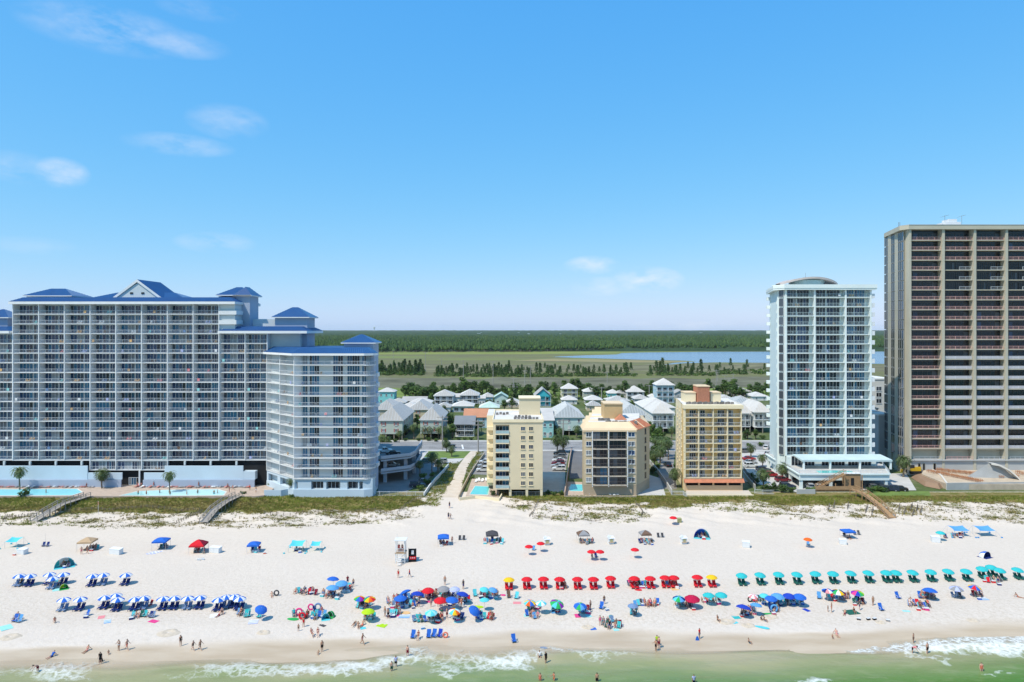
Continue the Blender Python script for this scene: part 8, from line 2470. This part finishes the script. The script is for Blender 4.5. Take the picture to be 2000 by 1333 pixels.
# ================================================================== seated groups
CHC = ['blue', 'navy', 'teal', 'bluegrey', 'sky', 'maroon', 'charcoal', 'darkgreen', 'turquoise', 'red']
GCOL = ['black', 'navy', 'maroon', 'coral', 'rose', 'charcoal', 'teal', 'pink', 'white', 'brown', 'red', 'bluegrey']
def circle(cx, cy, n, sx, sy, where, pal=None, chairs=.82, empty=.58):
    for i in range(n):
        px = cx + sx * (-1 + 2 * (i + .5) / n) + rs.uniform(-1.5, 1.5); py = cy + sy * rs.uniform(-1, 1)
        a = at(px, py)
        face = rs.uniform(-.5, .5)
        if rs.random() < chairs:
            c = rs.choice(pal or CHC)
            low_chair(a, c, '%s beach chair %s' % (c, where), 'chairs of the beach groups', face, 1.1)
            if rs.random() > empty:
                off = Matrix.Rotation(face, 3, 'Z') @ Vector((0, .08, 0))
                person((a[0] + off.x, a[1] + off.y, a[2] + .03), 'chair', rs.choice(('trunks', 'swimsuit', 'bikini', 'shirt')), rs.choice(GCOL), where, face, rs.uniform(.95, 1.06), rs.choice(('fair', 'tanned', 'tanned', 'brown')), rs.choice(('dark', 'brown', 'dark', 'blond')))
        else:
            person(a, rs.choice(('sand', 'legs', 'sand')), rs.choice(('trunks', 'swimsuit', 'bikini')), rs.choice(GCOL), where, face, rs.uniform(.85, 1.02), rs.choice(('fair', 'tanned', 'tanned', 'brown')), rs.choice(('dark', 'brown', 'blond')))
        if rs.random() < .28:
            q = rs.choice(('cooler', 'bag'))
            cc = rs.choice(('white', 'blue', 'red', 'turquoise', 'navy', 'pink'))
            cooler(px + rs.uniform(-4, 4), py + rs.uniform(1, 4), cc, '%s cooler %s' % (cc, where), rs.uniform(-.6, .6), rs.uniform(.7, 1.05))
GRP = [(598, 1160, 7, 22, 3, 'in the chair circle left of the blue umbrellas'), (646, 1166, 5, 16, 3, 'below the three blue umbrellas'), (674, 1152, 6, 14, 4, 'under the three blue umbrellas'), (710, 1186, 5, 14, 3, 'under the rainbow pair'), (722, 1210, 4, 10, 3, 'under the lime umbrella'), (600, 1207, 5, 28, 5, 'in the coloured group'), (622, 1200, 5, 14, 6, 'in the coloured group'),
       (790, 1172, 8, 24, 3, 'at the back left of the crowd'), (830, 1168, 9, 24, 3, 'at the back of the crowd'), (870, 1165, 9, 24, 4, 'under the grey crowd umbrella'), (905, 1172, 5, 12, 3, 'at the right of the crowd'), (772, 1182, 7, 14, 4, 'in the left of the crowd'), (798, 1184, 6, 20, 3, 'in the left of the crowd'), (770, 1200, 5, 12, 4, 'in the lower left of the crowd'), (832, 1214, 9, 26, 1.5, 'in the front row of the crowd'), (885, 1180, 5, 14, 2, 'under the red umbrella of the crowd'), (894, 1208, 4, 10, 2, 'under the striped crowd umbrella'), (945, 1208, 6, 20, 3, 'below the tilted blue umbrella'), (955, 1165, 7, 18, 3, 'under the small turquoise pair'), (858, 1212, 3, 8, 1, 'in the front row of the crowd'),
       (1042, 1190, 4, 12, 3, 'under the multicolour striped umbrella'), (1040, 1206, 4, 12, 3, 'beside the pale towels'), (1089, 1194, 2, 4, 2, 'under the green and purple umbrella'), (1143, 1196, 4, 11, 2, 'under the blue and green umbrella'), (1196, 1222, 8, 18, 7, 'in the seated circle'), (1262, 1183, 6, 24, 2.5, 'in the row left of the crimson umbrella'), (1238, 1200, 3, 8, 2, 'under the slate blue umbrella'), (1336, 1184, 5, 18, 2, 'under the crimson umbrella'), (1388, 1175, 5, 18, 2, 'under the teal pair'),
       (1460, 1200, 6, 14, 4, 'under the royal blue umbrella'), (1482, 1176, 4, 12, 2, 'under the pink and white umbrella'), (1520, 1180, 6, 14, 2.5, 'under the blue group'), (1552, 1180, 7, 16, 2.5, 'under the blue group'), (1512, 1196, 3, 8, 4, 'below the blue group'), (1636, 1170, 8, 22, 2.5, 'under the striped pair at the right'), (1679, 1178, 5, 10, 3, 'under the bright rainbow umbrella'), (1812, 1168, 6, 16, 2, 'under the blue dome umbrella'), (1795, 1186, 6, 20, 4, 'in the row below the dome umbrella'), (1870, 1167, 3, 8, 2, 'under the grey umbrella'), (1910, 1166, 3, 9, 2, 'under the red and blue umbrella'), (1940, 1138, 6, 18, 3, 'below the right end of the teal row'),
       (278, 1206, 6, 22, 3, 'under the small turquoise disc'), (470, 1202, 3, 8, 2, 'beside the tilted blue umbrella'), (32, 1212, 2, 4, 2, 'at the left edge'), (168, 1204, 1, 2, 1, 'alone below the blue row'), (180, 1074, 6, 13, 2, 'under the tan canopy'), (320, 1072, 4, 10, 2, 'under the blue canopy at the left'), (390, 1080, 4, 12, 2, 'under the red canopy'), (498, 1078, 3, 8, 2, 'under the small blue canopy'), (585, 1076, 3, 8, 2, 'under the turquoise slings'), (866, 1066, 3, 9, 2, 'under the canopy by the lifeguard stand'), (955, 1060, 4, 12, 3, 'under the dark grey canopy'), (972, 1061, 6, 12, 2, 'beside the dark grey canopy'), (1145, 1062, 5, 14, 2, 'under the left taupe canopy'), (1262, 1062, 6, 14, 2, 'under the right taupe canopy'), (1370, 1050, 4, 10, 1.5, 'in the arched shelter'), (1656, 1051, 3, 8, 1.5, 'under the flat blue canopy'), (1872, 1050, 4, 12, 1.5, 'under the left sling shade'), (1846, 1052, 2, 6, 1, 'under the teal umbrella by the slings'), (128, 1108, 3, 9, 1.5, 'in the half dome tent'), (1042, 1075, 1, 2, 1, 'under the upper red pair'), (1160, 1090, 2, 6, 1, 'under the touching red pair'), (1579, 1064, 1, 1, 1, 'under the orange umbrella'),
       (110, 1142, 3, 10, 2, 'among the upper blue and white row'), (45, 1142, 2, 10, 2, 'among the upper blue and white row'), (1245, 1146, 7, 18, 2, 'in the red row'), (1310, 1146, 4, 12, 2, 'in the red row'), (1100, 1147, 2, 6, 2, 'in the red row'), (285, 1185, 3, 12, 1, 'among the lower blue and white row'), (225, 1187, 3, 12, 1, 'among the lower blue and white row')]
for g in GRP:
    circle(g[0], g[1], int(g[2] * 1.3 + .5) if g[2] > 3 and g[1] > 1140 else g[2], *g[3:])
# loose chairs and towels on the balconies
def side_chair():
    mb = MB(); mb.box(-.25, .25, -.25, .25, .38, .45); mb.box(-.25, .25, .2, .27, .45, .95)
    for x in (-.22, .22):
        for y in (-.22, .22):
            mb.box(x - .03, x + .03, y - .03, y + .03, 0, .38)
    return mb.mesh('balcony_chair', C('white'))
def hung_towel():
    mb = MB(); mb.box(-.35, .35, -.76, -.72, .3, 1.08); mb.box(-.35, .35, -.72, -.60, 1.05, 1.09); mb.box(-.35, .35, -.62, -.60, .6, 1.05)
    return mb.mesh('hanging_towel', C('white'))
SCH, HTW = side_chair(), hung_towel()
for (wh, p, rz) in FURN:
    c = rs.choice(('rose', 'tan', 'tan', 'white', 'white', 'peach', 'bluegrey', 'brown', 'aqua', 'grey', 'lavender'))
    if rs.random() < .72:
        for k in range(rs.choice((1, 2, 2))):
            o = link('balcony_chair', SCH, None, (p[0] + k * .8, p[1], p[2]), rz + rs.uniform(-.3, .3)); setmat(o, C(c)); reg(o, '%s chair on a balcony of the %s' % (c, wh), 'chair', 'balcony chairs')
    else:
        o = link('hanging_towel', HTW, None, tuple(p), rz); setmat(o, C(c)); reg(o, '%s towel hung on a balcony of the %s' % (c, wh), 'towel', 'towels on balconies')
# empty blue chairs at the water's edge
for i, (px, py, c) in enumerate(((806, 1247, 'blue'), (837, 1246, 'blue'), (847, 1245, 'blue'), (858, 1245, 'royal'), (1004, 1255, 'blue'), (36, 1216, 'sky'), (28, 1215, 'blue'), (1798, 1169, 'blue'), (1174, 1190, 'blue'), (480, 1206, 'teal'), (485, 1205, 'teal'), (505, 1207, 'teal'), (1600, 1170, 'sky'), (1755, 1170, 'blue'), (1722, 1193, 'blue'), (928, 1165, 'turquoise'), (1008, 1170, 'turquoise'), (994, 1168, 'brown'))):
    low_chair(at(px, py), c, '%s chair standing empty away from the groups' % c, 'empty single chairs', rs.uniform(-.4, .4), 1.3)
person(at(817, 1248), 'chair', 'bikini', 'maroon', 'among the empty blue chairs', 0)
# towels, boards and floats
for (px, py, c, w_, l, rz, lb) in ((296, 1080, 'lavender', .7, 2.2, -.5, 'violet striped towel, left of three before the blue canopy'), (303, 1080, 'lavender', .7, 2.2, -.5, 'violet striped towel, middle of three before the blue canopy'), (309, 1079, 'lavender', .7, 2.2, -.5, 'violet striped towel, right of three before the blue canopy'), (110, 1152, 'aqua', 1.2, 1.6, .6, 'pale turquoise towel before the green tent'), (210, 1214, 'sky', 1.0, 1.6, .5, 'pale blue towel at the lower left'), (198, 1206, 'rose', 1.0, 1.3, .4, 'pink towel at the lower left'), (12, 1226, 'aqua', 1.6, 2.2, .8, 'turquoise towel at the left edge'), (495, 1215, 'lavender', 1.5, 1.6, .2, 'lilac towel below the tilted blue umbrella'), (418, 1203, 'white', 1.2, 1.5, .3, 'white towel under the blue row'),
     (1128, 1203, 'pink', .9, 1.4, .1, 'pink towel below the blue and green umbrella'), (1149, 1203, 'aqua', .9, 1.2, .4, 'pale turquoise towel below the blue and green umbrella'), (1028, 1202, 'aqua', .8, 1.2, 0, 'pale turquoise towel under the striped umbrella'), (1318, 1151, 'peach', 1.4, 1.2, .2, 'peach coloured towel before the red row'), (1010, 1178, 'rose', 1.4, 1.0, 0, 'pink patterned towel right of the crowd'), (790, 1204, 'sky', 1.8, 1.4, 0, 'light blue patterned mat low in the crowd'), (772, 1201, 'pink', 1.4, 1.6, .3, 'pink towel at the left of the crowd'), (893, 1214, 'aqua', 1.0, 1.2, 0, 'turquoise mat at the front of the crowd'), (1663, 1196, 'darkgreen', 2.2, 1.8, .2, 'green blanket under the rainbow umbrella'), (1920, 1170, 'sky', 1.6, 1.2, 0, 'light blue blanket under the red and blue umbrella'), (1435, 1216, 'turquoise', .9, .9, .4, 'small turquoise towel beside the hollow'), (1438, 1206, 'teal', 1.2, 1.2, .2, 'teal towel under the royal blue umbrella'), (300, 1214, 'pink', 1.0, 1.6, 1.2, 'bright pink towel under the turquoise disc'), (746, 1222, 'lime', 1.2, 1.6, 1.2, 'yellow green mat on bare sand below the lime umbrella'), (1158, 1228, 'blue', 1.0, 1.0, .2, 'blue towel before the seated circle'), (1203, 1230, 'aqua', .9, .9, .2, 'pale towel before the seated circle'), (1770, 1194, 'aqua', .6, 1.2, 1.4, 'pale towel left of the dome umbrella row'), (1575, 1192, 'royal', .8, 1.3, .4, 'royal blue towel below the blue group'), (630, 1222, 'charcoal', .6, 1.2, 1.0, 'dark towel below the coloured group'), (709, 1227, 'turquoise', .9, .9, .5, 'turquoise towel below the tanning group')):
    towel(px, py, c, lb, w_, l, rz, cols=[c, 'white'] if c in ('lavender', 'sky') else None)
board(930, 1186, 'lime', 'lime green inflatable float right of the crowd', 2.6, 1.0, 1.45)
board(1502, 1200, 'green', 'green oval board below the blue group', 2.2, .7, 1.45)
board(572, 1210, 'green', 'green float in the coloured group', 2.0, 1.0, 1.4)
board(1488, 1226, 'turquoise', 'turquoise air mat near the wet sand', 2.4, .8, 1.1)
board(197, 1293, 'black', 'black body board held at the foam', 1.3, .55, .6, R(70), -.35)
board(1362, 1251, 'blue', 'blue body board held upright at the water', 1.3, .6, 0, R(82))
board(1062, 1266, 'bluegrey', 'grey blue body board at the foam', 1.2, .6, 1.3)
board(982, 1163, 'pink', 'pink float beside the small turquoise pair', 1.1, .7, 1.3)
board(838, 1176, 'pink', 'pink oval float in the crowd', 1.2, .7, 1.4)
board(1247, 1153, 'red', 'red oval mat before the red row', 1.3, .8, 1.5)
board(791, 1198, 'peach', 'tan oval mat low in the crowd', 1.8, 1.2, 1.5)
board(262, 1192, 'turquoise', 'small turquoise disc canopy lying on its side', 1.7, 1.0, 1.4, .12)
float_ring(607, 1192, 'pink', 'upright pink disc float in the coloured group', .42, True)
float_ring(621, 1193, 'bluegrey', 'upright grey blue ring in the coloured group', .5, True)
float_ring(540, 1164, 'charcoal', 'dark swim ring beside the lone sunbather', .4, True)
float_ring(1465, 1176, 'black', 'black ring leaning in the blue group', .35, True)
float_ring(584, 1203, 'pink', 'pink flamingo coloured ring in the coloured group', .5, True)
float_ring(590, 1210, 'red', 'red ring in the coloured group', .45, True)
float_ring(1508, 1188, 'blue', 'blue ring below the blue group', .55, True)
float_ring(1512, 1196, 'sky', 'light blue ring below the blue group', .5, True)
float_ring(870, 1246, 'coral', 'orange ring beside the empty blue chairs', .35, True)
for (px, py, c, lb) in ((1677, 1211, 'charcoal', 'dark bucket on the bare sand at the right'), (1696, 1211, 'black', 'black bag on the bare sand at the right'), (1708, 1211, 'black', 'small black bag beside the toys at the right'), (1734, 1214, 'grey', 'grey bucket right of the toys'), (1355, 1192, 'red', 'red cooler before the crimson umbrella'), (517, 1082, 'coral', 'coral bag before the small blue canopy'), (28, 1085, 'coral', 'coral bag before the left storage box'), (1186, 1193, 'bluegrey', 'grey blue bag beside a blue chair'), (826, 1229, 'sky', 'light blue bucket above the empty chairs')):
    cooler(px, py, c, lb, rs.uniform(-.5, .5), .8)
for (px, py) in ((388, 1095), (396, 1094)):
    cooler(px, py, 'white', 'white small box on bare sand below the red canopy', .3, .8)
# dug out hollows with heaped sand
heap = mat('dug_sand', (.50, .425, .335), .95, .15, 2, bump=.4, bscale=4)
def sand_heap(px, py, r, label):
    a = at(px, py); mb = MB(); n = 14; rsn = random.Random(int(px))
    ring = []
    for k, (t, z) in enumerate(((1.0, -.02), (.72, .16), (.45, .20), (.25, .02), (0.02, -.01))):
        ring.append([(r * t * math.cos(6.283 * i / n) * rsn.uniform(.85, 1.15), r * .75 * t * math.sin(6.283 * i / n) * rsn.uniform(.85, 1.15), z * rsn.uniform(.6, 1.3)) for i in range(n)])
    vs_ = [p for q in ring for p in q]
    mb.add(vs_, [(k * n + i, k * n + (i + 1) % n, (k + 1) * n + (i + 1) % n, (k + 1) * n + i) for k in range(4) for i in range(n)])
    o = mb.build('sand_heap', heap, None, a, smooth=True)
    reg(o, label, 'sand heap')
sand_heap(1418, 1214, 1.6, 'ring of dug sand beside the seated bather'); sand_heap(1461, 1222, 1.2, 'ring of dug sand near the turquoise air mat'); sand_heap(1148, 1225, 1.1, 'ring of dug sand left of the seated circle'); sand_heap(1505, 1205, 1.3, 'ring of dug sand below the green board'); sand_heap(330, 1236, 1.8, 'dug sand mound near the standing bather at the left'); sand_heap(22, 1244, 1.6, 'dug sand mound at the left edge'); sand_heap(515, 1236, 1.2, 'dug sand mound below the lilac towel'); sand_heap(1720, 1216, .9, 'yellowish dug sand among the toys'); sand_heap(1900, 1212, 1.0, 'shallow dug sand at the right')
# tell look-alikes apart by their place
bpy.context.view_layer.update()
by = {}
for o in REG:
    by.setdefault(o['label'], []).append(o)
for lb, os_ in by.items():
    if len(os_) < 2:
        continue
    if len(os_) > 99:
        continue
    os_.sort(key=lambda o: o.location.x / max(o.location.y, 1))
    n = len(lb.split())
    for i, o in enumerate(os_):
        o['label'] = lb + ', ' + ordw(i + 1) + (' from the left' if n <= 12 else ' from left' if n == 13 else '')
        if 'group' not in o:
            o['group'] = 'look-alikes: ' + lb
# ================================================================== haze over the plain
mb = MB(); mb.box(-9050, 9050, -430, 13060, -4.2, 92)
hz = mb.build('haze', [])
vm_ = bpy.data.materials.new('haze_air'); vm_.use_nodes = True
nt = vm_.node_tree
for n in list(nt.nodes):
    nt.nodes.remove(n)
pv = nt.nodes.new('ShaderNodeVolumePrincipled'); out = nt.nodes.new('ShaderNodeOutputMaterial')
pv.inputs['Color'].default_value = (.88, .95, 1.0, 1)
pv.inputs['Density'].default_value = 0.000024
nt.links.new(pv.outputs[0], out.inputs['Volume'])
hz.data.materials.append(vm_)
hz['kind'] = 'stuff'; hz['label'] = 'thin summer haze over the plain'; hz['category'] = 'haze'
